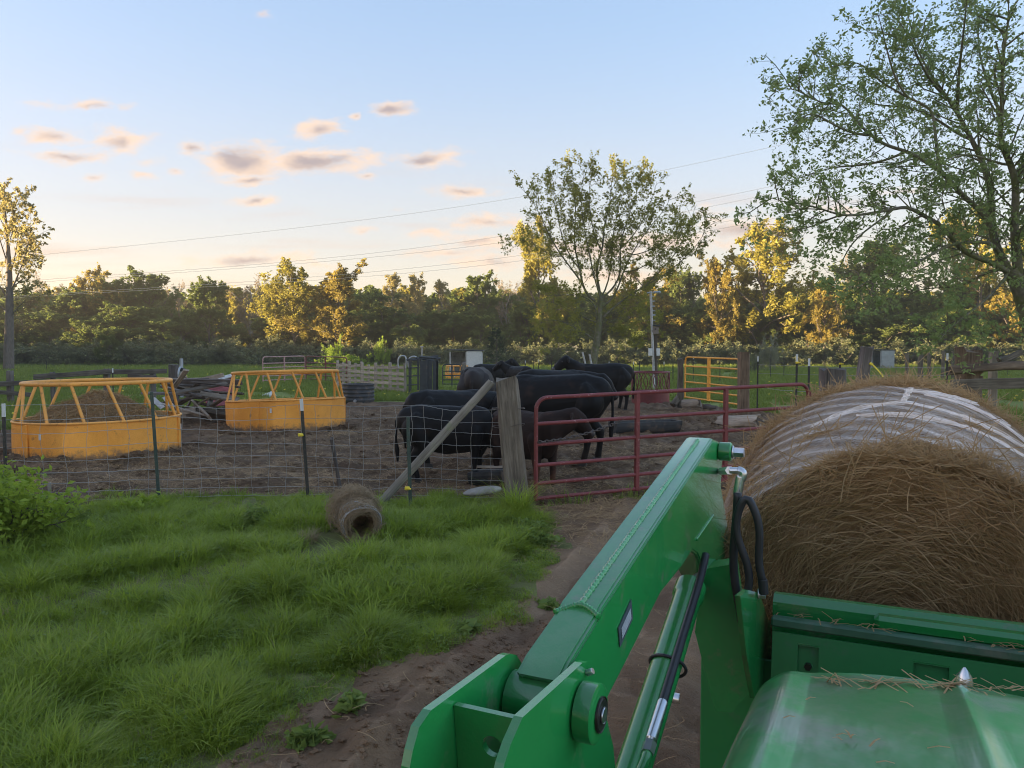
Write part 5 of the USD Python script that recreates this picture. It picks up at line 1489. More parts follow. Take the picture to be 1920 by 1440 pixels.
def mast():
    Y = 34.0
    P = lambda px, py, dy=0.0: at(px, py, Y + dy)
    t = thing("metal_mast", "tall thin metal mast with small brackets beside the birdhouse post", "mast", (*P(1226, 736)[:2], 0))
    part(t, "pole", tube([P(1227, 740), P(1220, 546)], 0.055, 10), "paint_white_old", smooth=50)
    for py in list(range(556, 612, 9)) + [575, 590]:
        q = P(1220 + (py - 546) / 190 * 7, py)
        part(t, "bracket", beam(q, q + [0.16, 0, 0.01], 0.03, 0.04), "galv")
    part(t, "crossarm", tube([P(1213, 549), P(1236, 548)], 0.03, 8), "galv")
    for px in (1228, 1232, 1236):
        part(t, "cup", trimesh.creation.icosphere(1, 0.07).apply_translation(P(px, 548)), "galv")
    b = thing("birdhouse_post", "wooden post with grey birdhouse and white boxes beside the mast", "post", (*P(1229, 736, 0.1)[:2], 0))
    wooden(b, "shaft", P(1230, 740, 0.15), P(1229, 628, 0.15), 0.15, 0.15, "wood_grey", up=(0, 1, 0), seed=70)
    bh = part(b, "birdhouse", beam(P(1229, 626, 0.05), P(1229, 612, 0.05), 0.24, 0.26, up=(0, -1, 0)), "wood_flat")
    part(bh, "roof", beam(P(1223, 610, 0.05), P(1236, 611, 0.05), 0.40, 0.04), "dark_steel")
    part(bh, "entrance", tube([P(1229, 617, -0.095), P(1229, 617, -0.085)], 0.04, 12), "rubber")
    for x0, x1 in ((1216, 1223), (1231, 1237)):
        part(b, "white_box", beam(P((x0 + x1) / 2, 667, -0.05), P((x0 + x1) / 2, 653, -0.05), (x1 - x0) / F * Y, 0.14, up=(0, -1, 0)), "paint_white")


plain("wood_flat", (0.22, 0.18, 0.15), 0.85, var=0.3, scale=10, stretch=(8, 8, 1))
mast()

# posts out in the pasture
_N = [(1010, 674, 700), (1034, 676, 702), (1052, 678, 704), (1090, 676, 702), (1142, 678, 703), (1160, 676, 702), (1188, 678, 705), (1199, 677, 703), (1245, 678, 704), (1262, 680, 706), (985, 676, 700), (1000, 672, 700), (1300, 668, 700), (1350, 665, 698), (1062, 672, 700), (1075, 676, 701)]
for i, (px, tp, bt) in enumerate(_N):
    t_post(px, tp, bt, where(px, "slim steel post of the far fence"), "far fence line posts behind the cattle", Y=42.0 + (i % 3), cap=i % 2 == 0)
wood_post(1046, 680, 0.30, 36.5, "pale-edged old post behind the cattle's backs", None, "wood_grey", seed=80)
wood_post(942, 676, 0.16, 40.0, "leaning grey stake right of the white-doored shed", None, "wood_grey", px_b=950, seed=81, name="leaning_stake", catg="stake")
for pa, pb, lab in (((1102, 700), (1092, 660), "pale stick leaning left against the young maple's foot"), ((1113, 700), (1105, 664), "pale stick leaning beside the young maple's trunk")):
    lone("leaning_stick", tube([at(*pa, 37.2), at(*pb, 37.2)], 0.045, 8), "paint_white_old", lab, "stick")
t_post(1421, 668, 772, "black steel post right of the yellow gate's thick post", None, Y=22.5)
t_post(1494, 664, 762, "black steel post with yellow insulator left of the hinge post", None, Y=15.5, clip=[680])
t_post(1517, 672, 750, "white-tipped black steel post just left of the hinge post", None, Y=15.3)
t_post(1575, 672, 750, "steel post with yellow insulator behind the hinge post", None, Y=17.0, clip=[682], cap=False)
lp = wood_post(1625, 651, 0.17, 12.9, "dark leaning post rising behind the hay bale", None, "wood_dark", px_b=1597, seed=83)
part(lp, "insulator", beam(at(1631, 681, 12.8), at(1636, 684, 12.8), 0.04, 0.04), "insulator")
part(lp, "rope", tube(path_points([at(1636, 684, 12.75), at(1646, 694, 12.6), at(1656, 707, 12.4)], 8), 0.012, 6), "insulator", smooth=True)
for i, (px, tp, bt, w) in enumerate(((1700, 662, 690, .14), (1726, 660, 692, .22), (1742, 662, 690, .16), (1768, 658, 684, .14), (1787, 659, 684, .14))):
    wood_post(px, tp, w, 40 + i, where(px, "weathered wooden far fence post"), "far fence posts on the right pasture", "wood_grey", seed=90 + i)
for i, (px, tp, bt) in enumerate(((1445, 664, 692), (1470, 666, 690), (1545, 664, 690), (1610, 662, 690), (1680, 664, 690), (1890, 662, 690), (1380, 664, 692))):
    t_post(px, tp, bt, where(px, "thin far steel post"), "thin far steel posts on the right pasture", Y=46.0 + i, cap=False)
t_post(1776, 662, 735, "black steel post at the left end of the grey board fence", None, Y=15.6)
wood_post(1862, 660, 0.15, 17.4, "pale thin post behind the old log rail", None, "wood_pale", seed=97)
st = wood_post(1815, 656, 0.42, 16.6, "gnarled stump post carrying the old log rail", None, "wood_brown", seed=98, rough=0.06, catg="post")
wooden(st, "split_limb", at(1822, 692, 16.5), at(1832, 655, 16.7), 0.16, 0.14, "wood_grey", up=(0, 1, 0), rough=0.03, seed=99)
log("log_rail", "old thick log rail above the hay bale at right", at(1779, 695, 16.2), at(1960, 684, 16.4), 0.2, "wood_brown", 101)
p = wooden(None, "fence_rail", at(1876, 676, 16.9), at(1912, 661, 17.0), 0.11, 0.11, "wood_grey", seed=102, rough=0.02)
tag(p.path, "short rail slanting up at the right edge over the log rail", "rail")
p = wooden(None, "board_rail", at(1783, 722, 14.4), at(2010, 716, 14.2), 0.045, 0.20, "wood_grey", seed=103)
tag(p.path, "grey board rail just above the hay bale at right", "board")
wood_post(1960, 690, 0.16, 14.5, "post holding the grey board rail at the right edge", None, "wood_grey", seed=104)
for (px, py) in ((1480, 0), (1960, 0)):
    pass

# wires along the far fences
for i, (x0, y0, Y0, x1, y1, Y1, lab) in enumerate(((1421, 684, 22.4, 1776, 690, 15.6, "upper strand of plain wire across the right pasture"), (1421, 700, 22.4, 1776, 704, 15.6, "lower strand of plain wire across the right pasture"), (1421, 725, 22.4, 1517, 735, 15.3, "low strand of plain wire behind the hinge post"))):
    lone("wire_strand", tube([at(x0, y0, Y0), (at(x0, y0, Y0) + at(x1, y1, Y1)) / 2 - [0, 0, 0.03], at(x1, y1, Y1)], 0.005, 5), "wire", lab, "wire", smooth=True)

# power lines
for i, (q, lab) in enumerate(((((-200, 508), (330, 452), (960, 372), (1480, 268), (2100, 120)), "topmost single power line crossing the sky"), (((-200, 545), (160, 519), (600, 485), (960, 440), (1420, 355), (2100, 205)), "upper line of the higher pair of power lines"), (((-200, 549), (160, 523), (600, 491), (960, 452), (1420, 369), (2100, 222)), "lower line of the higher pair of power lines"),
        (((-200, 572), (330, 537), (960, 481), (1500, 388), (2100, 262)), "upper line of the lower pair of power lines"), (((-200, 575), (330, 541), (960, 491), (1500, 400), (2100, 278)), "lower line of the lower pair of power lines"))):
    lone("power_line", tube(path_points([at(px, py, 74 + 0.4 * i) for px, py in q], 60), 0.014, 5, caps=False), "galv", lab, "power line", smooth=True)

# --- small things in the grass
def wire_roll():
    c = gnd(672, 1012)
    a = np.array([gnd(680, 1015)[0], gnd(680, 1015)[1], 0.16])
    b = a + np.array([-0.26, 0.66, 0.03])
    t = thing("wire_roll", "rusty roll of old fence wire overgrown with dead grass", "wire roll", (*a[:2], 0))
    x, y, z = frame(a, b)
    r_ = np.random.default_rng(6)
    for k in range(15):
        s = k / 14
        o = a + (b - a) * s
        th = np.linspace(0, 2 * np.pi, 30)
        rr = 0.185 + 0.012 * np.sin(th * 3 + k) + r_.normal(0, 0.005)
        part(t, "coil", tube(o + np.cos(th)[:, None] * rr[:, None] * y + np.sin(th)[:, None] * rr[:, None] * z, 0.0055, 5, caps=False), "wire", smooth=True)
    for k in range(22):
        th = k * 2 * np.pi / 22
        part(t, "cross_wire", tube([a + (b - a) * s + (math.cos(th + 0.3 * s) * y + math.sin(th + 0.3 * s) * z) * (0.188 + 0.006 * math.sin(9 * s + k)) for s in np.linspace(0, 1, 8)], 0.0045, 4, caps=False), "wire", smooth=True)
    for ly, rr in enumerate((0.17, 0.13)):
        g = np.linspace(0, 2 * np.pi, 41)
        v = np.vstack([(a + (b - a) * s) + np.cos(g)[:, None] * rr * y + np.sin(g)[:, None] * rr * z for s in (0.03, 0.35, 0.7, 0.97)])
        i, j = np.meshgrid(np.arange(3), np.arange(40), indexing="ij")
        q = np.stack([i * 41 + j, i * 41 + j + 1, (i + 1) * 41 + j + 1, (i + 1) * 41 + j], -1).reshape(-1, 4)
        part(t, "matted_layer", (v, np.vstack([q[:, :3], q[:, [0, 2, 3]]])), "hay_core", smooth=True)
    g = np.linspace(0, 2 * np.pi, 24, endpoint=False)
    rg = np.vstack([a + (b - a) * 0.6 + np.cos(g)[:, None] * 0.16 * y + np.sin(g)[:, None] * 0.16 * z, [a + (b - a) * 0.62]])
    part(t, "packed_core", (rg, np.stack([np.arange(24), (np.arange(24) + 1) % 24, np.full(24, 24)], 1)), "hay_core")
    n = 4200
    s, th = r_.uniform(0, 1, n), r_.normal(math.pi / 2, 1.1, n)
    ok = (s > 0.45) | (r_.uniform(size=n) < 0.3)
    s, th, n = s[ok], th[ok], int(ok.sum())
    far = s > 0.5
    rr = 0.178 + r_.uniform(0, 0.05, n) * np.where(far, 2.2, 0.9)
    p = a + (b - a) * s[:, None] + (np.cos(th)[:, None] * y + np.sin(th)[:, None] * z) * rr[:, None]
    d = unit(r_.normal(size=(n, 3)) + (-np.sin(th)[:, None] * y + np.cos(th)[:, None] * z) * r_.normal(0, 1.5, (n, 1)))
    tt = np.linspace(-0.5, 0.5, 5)
    P = p[:, None] + d[:, None] * (0.16 * r_.uniform(0.3, 1.2, n))[:, None, None] * tt[None, :, None]
    P -= (np.cos(th)[:, None, None] * y + np.sin(th)[:, None, None] * z) * (0.05 * tt ** 2 * 4)[None, :, None] * 0.5
    part(t, "dead_grass", ribbons(P, 0.004, seed=2), "dead_grass", kind="stuff")
    n = 900
    th = r_.uniform(0, 2 * np.pi, n)
    rr = r_.uniform(0.12, 0.18, n)
    p = a + x * r_.uniform(-0.03, 0.02, n)[:, None] + (np.cos(th)[:, None] * y + np.sin(th)[:, None] * z) * rr[:, None]
    d = unit((-np.sin(th)[:, None] * y + np.cos(th)[:, None] * z) + r_.normal(0, 0.4, (n, 3)))
    P = p[:, None] + d[:, None] * (0.12 * r_.uniform(0.3, 1.2, n))[:, None, None] * tt[None, :, None]
    part(t, "dead_grass", ribbons(P, 0.004, seed=3), "dead_grass", kind="stuff")


wire_roll()
c = gnd(578, 1012)
c[2] = gz(c[0], c[1])
v, f = tuft(61, 260, 0.20, 0.09, 0.8, 0.005)
lone("dead_tuft", (v + c, f), "dead_grass", "small tuft of dead brown grass left of the wire roll", "grass tuft")
sv = trimesh.creation.icosphere(3, 0.2)
v = np.array(sv.vertices) * [1.15, 0.8, 0.26]
v = v * (0.8 + 0.4 * meshkit.fbm(v * 5, 3, 2))[:, None]
c = gnd(905, 945)
lone("flat_stone", (v @ np.array([[1, 0, 0.12], [0, 1, 0], [0, 0, 1]]) + [c[0], c[1], 0.16], sv.faces), "stone", "flat grey stone in the grass before the corner post", "stone", smooth=True)
c = gnd(968, 965)
v, f = cat([tuft(70 + i, 90, 0.52, 0.13, 0.85, 0.0085) for i in range(4)])
lone("grass_clump", (v + [c[0], c[1], 0], f), "grass_blade", "tall grass clump at the foot of the corner post", "grass clump")


def weed(px, py, label, n, L, look, seed, hgt):
    r_ = np.random.default_rng(seed)
    c = gnd(px, py)
    c[2] = gz(c[0], c[1])
    t = thing("leafy_weed", label, "weed", c)
    stems, pos = [], []
    for i in range(n):
        a = r_.uniform(0, 6.28)
        d = np.array([math.cos(a), math.sin(a), 0]) * r_.uniform(0.3, 1.0)
        pts = np.array([c + d * 0.02, c + d * L * 0.4 + [0, 0, hgt * 0.6], c + d * L + [0, 0, hgt * r_.uniform(0.6, 1.1)]])
        stems.append(tube(path_points(pts, 6), np.linspace(0.004, 0.002, 6), 4, caps=False))
        P = path_points(pts, 12)
        for k in range(3, 12):
            pos.append(P[k] + r_.normal(0, 0.018, (2, 3)))
    part(t, "stems", cat(stems), "grass_blade")
    part(t, "leaves", leaf_mesh(np.vstack(pos), 0.075, seed, 0.2, 0.6), look)


weed(255, 972, "yellow green leafy sapling in the grass by the wire fence at left", 9, 0.22, "leaf_lime", 1, 0.28)
weed(290, 965, "second pale leafy sapling in the grass by the wire fence at left", 7, 0.2, "leaf_lime", 2, 0.22)
weed(990, 990, "low broadleaf weed below the tall grass clump", 14, 0.3, "leaf_weed", 3, 0.14)
weed(1010, 1015, "low broadleaf weed at the lane edge below the grass clump", 12, 0.26, "leaf_weed", 4, 0.12)
weed(480, 975, "broadleaf weed in the grass below the middle of the wire fence", 10, 0.22, "leaf_weed", 5, 0.2)
weed(150, 985, "dark broadleaf weed in the grass beside the leafy bush", 12, 0.25, "leaf_weed", 6, 0.2)
for i, (px, py, lab) in enumerate(((876, 1186, "flat broadleaf weed at the lane edge right of the tallest grass"), (1035, 1120, "small flat weed on the lane left of the green boom"), (660, 1330, "flat weed in the mud near the loader bracket"), (575, 1385, "dry flat weed at the lower edge of the mud"))):
    weed(px, py, lab, 8, 0.10, "leaf_weed", 20 + i, 0.03)


def bush():
    c = np.array([(-32 - 960) / F * 7.6, 7.6, 0.0])
    t = thing("leafy_bush", "bright green leafy bush cut by the left edge", "bush", c)
    w = Wood(21)
    for i in range(30):
        a = i * 2.4
        w.branch(c + [0.08 * math.cos(a), 0.08 * math.sin(a), 0], np.array([math.cos(a) * 0.75, math.sin(a) * 0.75, 0.75]), w.r.uniform(0.40, 0.85), 0.012, 1, 0.8, 0.1, 5, 0.2, 2, 3, 0.5, 9)
    part(t, "stems", w.wood_mesh(), "bark", smooth=True)
    part(t, "foliage", leaf_mesh(w.tip_points(), 0.075, 4, 0.3, 0.55), "leaf_lime")


bush()


def flowers():
    r_ = np.random.default_rng(12)
    s = trimesh.creation.icosphere(1, 0.03)
    v = np.array(s.vertices) * [1, 1, 0.5] + [0, 0, 0.22]
    st, sf = tube([(0, 0, 0), (0.01, 0, 0.21)], 0.004, 4)
    P = []
    while len(P) < 420:
        y = r_.uniform(14, 60)
        x = r_.uniform(-0.68, 0.68) * y
        if zone_of(np.array([[x, y]]))[0] == 0 and meshkit.fbm(np.array([x * .15, y * .15, 3.0]), 2, 5) > 0.47:
            P.append((x, y))
    P = np.array(P)
    instancer("dandelions", [(v, np.array(s.faces), "yellow_petal")], on_ground(P), np.zeros(len(P), int), r_.uniform(0, 6, len(P)), r_.uniform(0.7, 1.4, len(P)), "yellow dandelions dotted over the pasture", "flowers", seed=9)


flowers()
# ------------------------------------------------------------------ the cattle
plain("hide_black", (0.0045, 0.004, 0.0042), 0.5, var=0.5, scale=3.5, bump=0.012, bscale=75, spec=0.16, dirt=(0.022, 0.012, 0.008), dirt_amt=0.25, dirt_scale=2.5)
plain("hide_brown", (0.012, 0.008, 0.0065), 0.65, var=0.5, scale=3.0, bump=0.006, bscale=55, spec=0.35, dirt=(0.04, 0.022, 0.014), dirt_amt=0.4, dirt_scale=2.0)
plain("hide_calf", (0.022, 0.012, 0.009), 0.7, var=0.5, scale=3.0, bump=0.012, bscale=75, spec=0.15, dirt=(0.12, 0.052, 0.03), dirt_amt=0.45, dirt_scale=1.6)
plain("hoof", (0.03, 0.026, 0.022), 0.6, var=0.3)
plain("eye", (0.01, 0.008, 0.008), 0.1, var=0.0)
plain("muzzle_skin", (0.03, 0.027, 0.028), 0.35, var=0.2)
_M = manifold3d.Manifold


def ball(c, r, sy=1.0):
    return _M.sphere(1.0, 20).scale((r, r * sy, r)).translate(tuple(map(float, c)))


def bones(nodes, sy=1.0):
    """hulls of consecutive balls (x, y, z, r)"""
    out = None
    for a, b in zip(nodes[:-1], nodes[1:]):
        h = _M.batch_hull([ball(a[:3], a[3], sy), ball(b[:3], b[3], sy)])
        out = h if out is None else out + h
    return out


def cow(label, pos, yaw, s, pose="level", look="hide_black", turn=0.0, tagged=False, seed=1, calf=False, step=0.0):
    r_ = np.random.default_rng(seed)
    body = bones([(-0.80, 0, 0.98, 0.24), (-0.58, 0, 0.90, 0.36), (-0.12, 0, 0.84, 0.405), (0.34, 0, 0.84, 0.385), (0.58, 0, 0.92, 0.30)], 0.80)
    body = body + bones([(-0.86, 0, 1.05, 0.12), (-0.62, 0, 1.08, 0.16), (0.0, 0, 1.07, 0.15), (0.50, 0, 1.10, 0.145), (0.62, 0, 1.06, 0.16)], 0.9)
    body = body + _M.batch_hull([ball((-0.74, 0.16, 0.86), 0.19), ball((-0.62, 0.17, 1.02), 0.14), ball((-0.55, 0.15, 0.72), 0.17)]) + _M.batch_hull([ball((-0.74, -0.16, 0.86), 0.19), ball((-0.62, -0.17, 1.02), 0.14), ball((-0.55, -0.15, 0.72), 0.17)])
    c, sn = math.cos(turn), math.sin(turn)
    T = lambda x, y, z, r: (0.62 + (x - 0.62) * c - y * sn, (x - 0.62) * sn + y * c, z, r)
    if pose == "up":
        neck = [(0.62, 0, 0.98, 0.27), (0.85, 0, 1.12, 0.20), (1.05, 0, 1.26, 0.155)]
        hd = [(1.10, 0, 1.30, 0.155), (1.24, 0, 1.24, 0.14), (1.38, 0, 1.14, 0.108), (1.45, 0, 1.09, 0.098)]
    elif pose == "graze":
        neck = [(0.62, 0, 0.95, 0.27), (0.90, 0, 0.76, 0.20), (1.12, 0, 0.52, 0.15)]
        hd = [(1.16, 0, 0.46, 0.155), (1.22, 0, 0.34, 0.14), (1.29, 0, 0.20, 0.108), (1.32, 0, 0.13, 0.098)]
    elif pose == "alert":
        neck = [(0.62, 0, 0.98, 0.28), (0.88, 0, 1.07, 0.215), (1.05, 0, 1.14, 0.18)]
        hd = [(1.10, 0, 1.17, 0.155), (1.22, 0, 1.10, 0.14), (1.33, 0, 0.97, 0.108), (1.38, 0, 0.90, 0.098)]
    else:
        neck = [(0.62, 0, 0.96, 0.27), (0.90, 0, 1.0, 0.20), (1.12, 0, 1.0, 0.155)]
        hd = [(1.16, 0, 1.02, 0.155), (1.28, 0, 0.93, 0.14), (1.38, 0, 0.80, 0.108), (1.43, 0, 0.74, 0.098)]
    neck, hd = [T(*q) for q in neck], [T(*q) for q in hd]
    body = body + bones(neck, 0.85) + bones(hd, 0.92)
    # brisket and jaw
    body = body + bones([(0.62, 0, 0.66, 0.16), (0.72, 0, 0.80, 0.17), (neck[1][0] * 0.5 + 0.38, neck[1][1] * 0.5, neck[1][2] - 0.10, 0.14)], 0.8)
    fwd = np.array([math.cos(turn), math.sin(turn), 0])
    lat = np.array([-math.sin(turn), math.cos(turn), 0])
    h0 = np.array(hd[0][:3])
    for sgn in (-1, 1):
        e0 = h0 + lat * sgn * 0.10 + [0, 0, 0.03] - fwd * 0.02
        e1 = e0 + lat * sgn * 0.12 + [0, 0, -0.01] - fwd * 0.03
        e2 = e1 + lat * sgn * 0.10 + [0, 0, -0.05] - fwd * 0.01
        body = body + _M.batch_hull([ball(e0, 0.032), ball(e1 + [0, 0, 0.035], 0.018), ball(e1 - [0, 0, 0.04], 0.018), ball(e2, 0.016)])
    for sgn in (-1, 1):
        o = step * sgn
        body = body + bones([(0.52, sgn * 0.16, 0.80, 0.17), (0.53 + o * 0.4, sgn * 0.17, 0.58, 0.105), (0.56 + o, sgn * 0.165, 0.38, 0.068), (0.55 + o * 1.2, sgn * 0.165, 0.22, 0.05), (0.55 + o * 1.3, sgn * 0.165, 0.09, 0.052)])
        body = body + bones([(-0.62, sgn * 0.17, 0.82, 0.20), (-0.52 - o * 0.4, sgn * 0.19, 0.60, 0.145), (-0.74 - o, sgn * 0.175, 0.43, 0.072), (-0.72 - o * 1.1, sgn * 0.17, 0.24, 0.052), (-0.68 - o * 1.2, sgn * 0.17, 0.09, 0.054)])
    body = body + bones([(-0.95, 0, 1.10, 0.045), (-1.04, 0.01, 0.98, 0.030), (-1.05, 0.02, 0.68, 0.024), (-1.03, 0.02, 0.52, 0.045), (-1.02, 0.02, 0.34, 0.022)])
    m = body.refine_to_length(0.045).to_mesh()
    tm = trimesh.Trimesh(m.vert_properties[:, :3], m.tri_verts, process=True)
    trimesh.smoothing.filter_taubin(tm, 0.5, 0.53, 14)
    v = np.array(tm.vertices)
    v += np.array(tm.vertex_normals) * ((meshkit.fbm(v * 5 + seed, 3, seed) - 0.5) * 0.022)[:, None]
    R = np.array([[math.cos(yaw), -math.sin(yaw), 0], [math.sin(yaw), math.cos(yaw), 0], [0, 0, 1]])
    pos = np.array([pos[0], pos[1], gz(pos[0], pos[1])])
    W = lambda q: (np.asarray(q) * [0.89, 1.0, 1.08] * (s * 0.965)) @ R.T + pos
    t = thing("cow" if not calf else "calf", label, "cow" if not calf else "calf", pos)
    part(t, "body", (W(v), tm.faces), look, smooth=True)
    for sgn in (-1, 1):
        o = step * sgn
        for x, y in ((0.565 + o * 1.3, sgn * 0.165), (-0.665 - o * 1.2, sgn * 0.17)):
            k = trimesh.convex.convex_hull(np.array([(x + a * 0.062 + 0.012 * (z < 0.03), y + b * 0.055, z) for a in (-1, -0.4, 0.4, 1) for b in (-1, 1) for z in (-0.02, 0.075 - 0.02 * (a > 0))]))
            part(t, "hoof", (W(k.vertices), k.faces), "hoof")
        ey = np.array(hd[1][:3]) + lat * sgn * 0.116 + [0, 0, 0.045]
        e = trimesh.creation.icosphere(2, 0.024)
        part(t, "eye", (W(np.array(e.vertices) + ey), e.faces), "eye", smooth=True)
    mz = trimesh.creation.icosphere(2, 0.085)
    part(t, "muzzle", (W(np.array(mz.vertices) * [1, 1.05, 0.9] + np.array(hd[3][:3]) + fwd * 0.028), mz.faces), "muzzle_skin", smooth=True)
    if tagged:
        sg = 1 if tagged == "left" else -1
        p = h0 + lat * sg * 0.25 + [0, 0, -0.06] + fwd * 0.02
        q = beam(p + [0, 0, 0.035], p - [0, 0, 0.05], 0.055, 0.012, up=fwd, b=0.003)
        part(t, "ear_tag", (W(q[0]), q[1]), "insulator")
    return t


rad = math.radians
cow("black young cow feeding nearest the wire fence, rump to the left", (-0.93, 11.35), rad(4), 0.86, "graze", seed=1, step=0.05)
cow("black cow just behind the feeding one, only its back showing", (-0.98, 12.75), rad(30), 0.95, "level", seed=2, step=0.03)
cow("dark brown cow seen from behind left of the corner post", ((898 - 960) / F * 17.4, 17.4), rad(84), 1.12, "graze", "hide_brown", seed=3, step=-0.04)
cow("small far black cow seen from behind, leftmost of the far trio", ((884 - 960) / F * 29.5, 29.5), rad(80), 0.94, "graze", seed=4)
cow("far black cow with raised head turned to the right", ((920 - 960) / F * 31.0, 31.0), rad(38), 1.0, "up", seed=5, turn=-0.4)
cow("far black cow with raised head turned to the left", ((972 - 960) / F * 30.0, 30.0), rad(128), 0.92, "up", seed=6, turn=0.5)
cow("black cow with small yellow ear tag behind the corner post", (0.95, 17.2), rad(24), 1.12, "level", seed=7, tagged="right", turn=-0.5)
cow("black cow farthest right, standing broadside with head to the left", (2.72, 23.6), rad(183), 1.13, "up", seed=8, step=0.05)
cow("large black cow broadside behind the red gate, rump to the right", (0.66, 12.6), rad(164), 1.10, "graze", seed=9, step=-0.07)
cow("brownish black calf pushing its head against the left of the red gate", (0.20, 11.05), rad(-50), 0.84, "alert", "hide_calf", seed=10, turn=0.9, calf=True, step=0.03)
# ------------------------------------------------------------------ the tractor and the bale it carries
plain("tractor_green", (0.014, 0.185, 0.042), 0.20, var=0.08, scale=3.0, coat=0.7, spec=0.5, dirt=(0.10, 0.15, 0.075), dirt_amt=0.2, dirt_scale=9, bump=0.0008, bscale=160, dust=0.2)
plain("hood_green", (0.022, 0.185, 0.045), 0.28, var=0.08, scale=2.0, coat=0.5, dust=0.25, dirt=(0.15, 0.19, 0.14), dirt_amt=0.35, dirt_scale=3.2)
plain("carrier_green", (0.014, 0.17, 0.042), 0.45, var=0.08, scale=2.0, dirt=(0.06, 0.13, 0.07), dirt_amt=0.15, dirt_scale=6)
plain("dusty_green", (0.05, 0.13, 0.075), 0.55, var=0.2, scale=5.0, dirt=(0.16, 0.17, 0.13), dirt_amt=0.5, dirt_scale=6)
plain("hose_black", (0.018, 0.018, 0.02), 0.45, var=0.2, scale=20)
plain("zinc", (0.62, 0.62, 0.64), 0.28, metal=1.0, var=0.12, scale=20)
plain("decal", (0.05, 0.06, 0.07), 0.4, var=0.3, scale=90)
plain("decal_print", (0.42, 0.44, 0.45), 0.5, var=0.2, scale=40)
plain("pin_dark", (0.05, 0.045, 0.04), 0.4, metal=0.8, var=0.4, scale=30)
YAW = math.radians(25.0)
TF, TR = np.array([math.sin(YAW), math.cos(YAW), 0]), np.array([math.cos(YAW), -math.sin(YAW), 0])
TZ = np.array([0, 0, 1.0])
VC = 0.175                                    # the tractor's middle line, to the right of the camera


def tp(u, v, z):
    return TF * u + TR * v + TZ * z


def onv(px, py, v):
    d = cam_dir(px, py)
    return EYE + d * (v / (d @ TR))


def onu(px, py, u):
    d = cam_dir(px, py)
    return EYE + d * (u / (d @ TF))


def onz(px, py, z):
    d = cam_dir(px, py)
    return EYE + d * ((z - EYE[2]) / d[2])


def slab(outline, thick, b=0.0):
    """plate: outline of points in the plane v = const, given thickness along TR (towards the camera side is +); triangulated"""
    import shapely
    P = np.asarray(outline, float)
    uz = np.stack([P @ TF, P[:, 2]], 1)
    v0 = (P @ TR).mean()
    poly = shapely.Polygon(uz).buffer(0)
    m = trimesh.creation.extrude_polygon(poly, 1.0, engine="earcut")
    w = np.array(m.vertices)
    V = TF * w[:, :1] + TZ * w[:, 1:2] + TR * (v0 - thick + w[:, 2:3] * thick)
    f = np.array(m.faces)
    t = trimesh.Trimesh(V, f, process=False)
    return V, (f[:, ::-1] if t.volume < 0 else f)


def mirror(m):
    v, f = vf(m)
    k = v @ TR
    return v + TR * (2 * (VC - k))[:, None], np.asarray(f)[:, ::-1]


def both(t, name, m, look, smooth=False):
    q = part(t, name, m, look, smooth)
    part(t, name, mirror(m), look, smooth)
    return q


def rod(a, b, r, sides=20):
    a, b = np.asarray(a, float), np.asarray(b, float)
    x = unit(b - a) * min(0.004, r * 0.2)
    return tube([a, a + x, b - x, b], [r * 0.86, r, r, r * 0.86], sides)


def hexhead(a, b, r):
    return tube([np.asarray(a, float), np.asarray(b, float)], r, 6)


VI, VO = -0.470, -0.558                        # inner and outer faces of the left boom
tr = thing("tractor", "green tractor with front loader arm, carrier frame and hood seen from the seat", "tractor", (*(TF * 1.2 + TR * VC)[:2], 0))


def rounded_prism(outline, v0, v1, r=0.010):
    """closed box section with softened long edges"""
    import shapely
    P = np.asarray(outline, float)
    poly = shapely.Polygon(np.stack([P @ TF, P[:, 2]], 1)).buffer(0)
    rings = [(0.0, r), (r * 0.3, r * 0.3), (r, 0.0)]
    lay = []
    for dv, ins in rings:
        lay.append((v0 - dv, poly.buffer(-ins, join_style=1)))
    for dv, ins in rings[::-1]:
        lay.append((v1 + dv, poly.buffer(-ins, join_style=1)))
    # hull slices of the manifold would lose concavity: stack thin extrusions instead
    out = None
    for (va, pa), (vb, pb) in zip(lay[:-1], lay[1:]):
        small = pa if pa.area < pb.area else pb
        h = abs(va - vb)
        m = trimesh.creation.extrude_polygon(small if h < r * 1.2 else pa, h + 0.0005, engine="earcut")
        w = np.array(m.vertices)
        V = TF * w[:, :1] + TZ * w[:, 1:2] + TR * (min(va, vb) + w[:, 2:3])
        f = np.array(m.faces)
        if trimesh.Trimesh(V, f, process=False).volume < 0:
            f = f[:, ::-1]
        k = _M(manifold3d.Mesh(V.astype(np.float32), f.astype(np.uint32)))
        out = k if out is None else out + k
    return out


# boom: box section, outline on its inner face
top_r = [(1052, 1278), (1070, 1240), (1122, 1155), (1130, 1137), (1200, 1030), (1270, 924), (1337, 822)]
bot_r = [(1350, 828), (1354, 862), (1352, 910), (1360, 958), (1372, 1020), (1376, 1075), (1336, 1110), (1322, 1075), (1308, 1042), (1298, 1034), (1280, 1062), (1240, 1112), (1165, 1262), (1128, 1334), (1080, 1330)]
boom = [onv(px, py, VI) for px, py in top_r + bot_r]
both(tr, "loader_boom", rounded_prism(boom, VI, VO, 0.009), "tractor_green", 35)
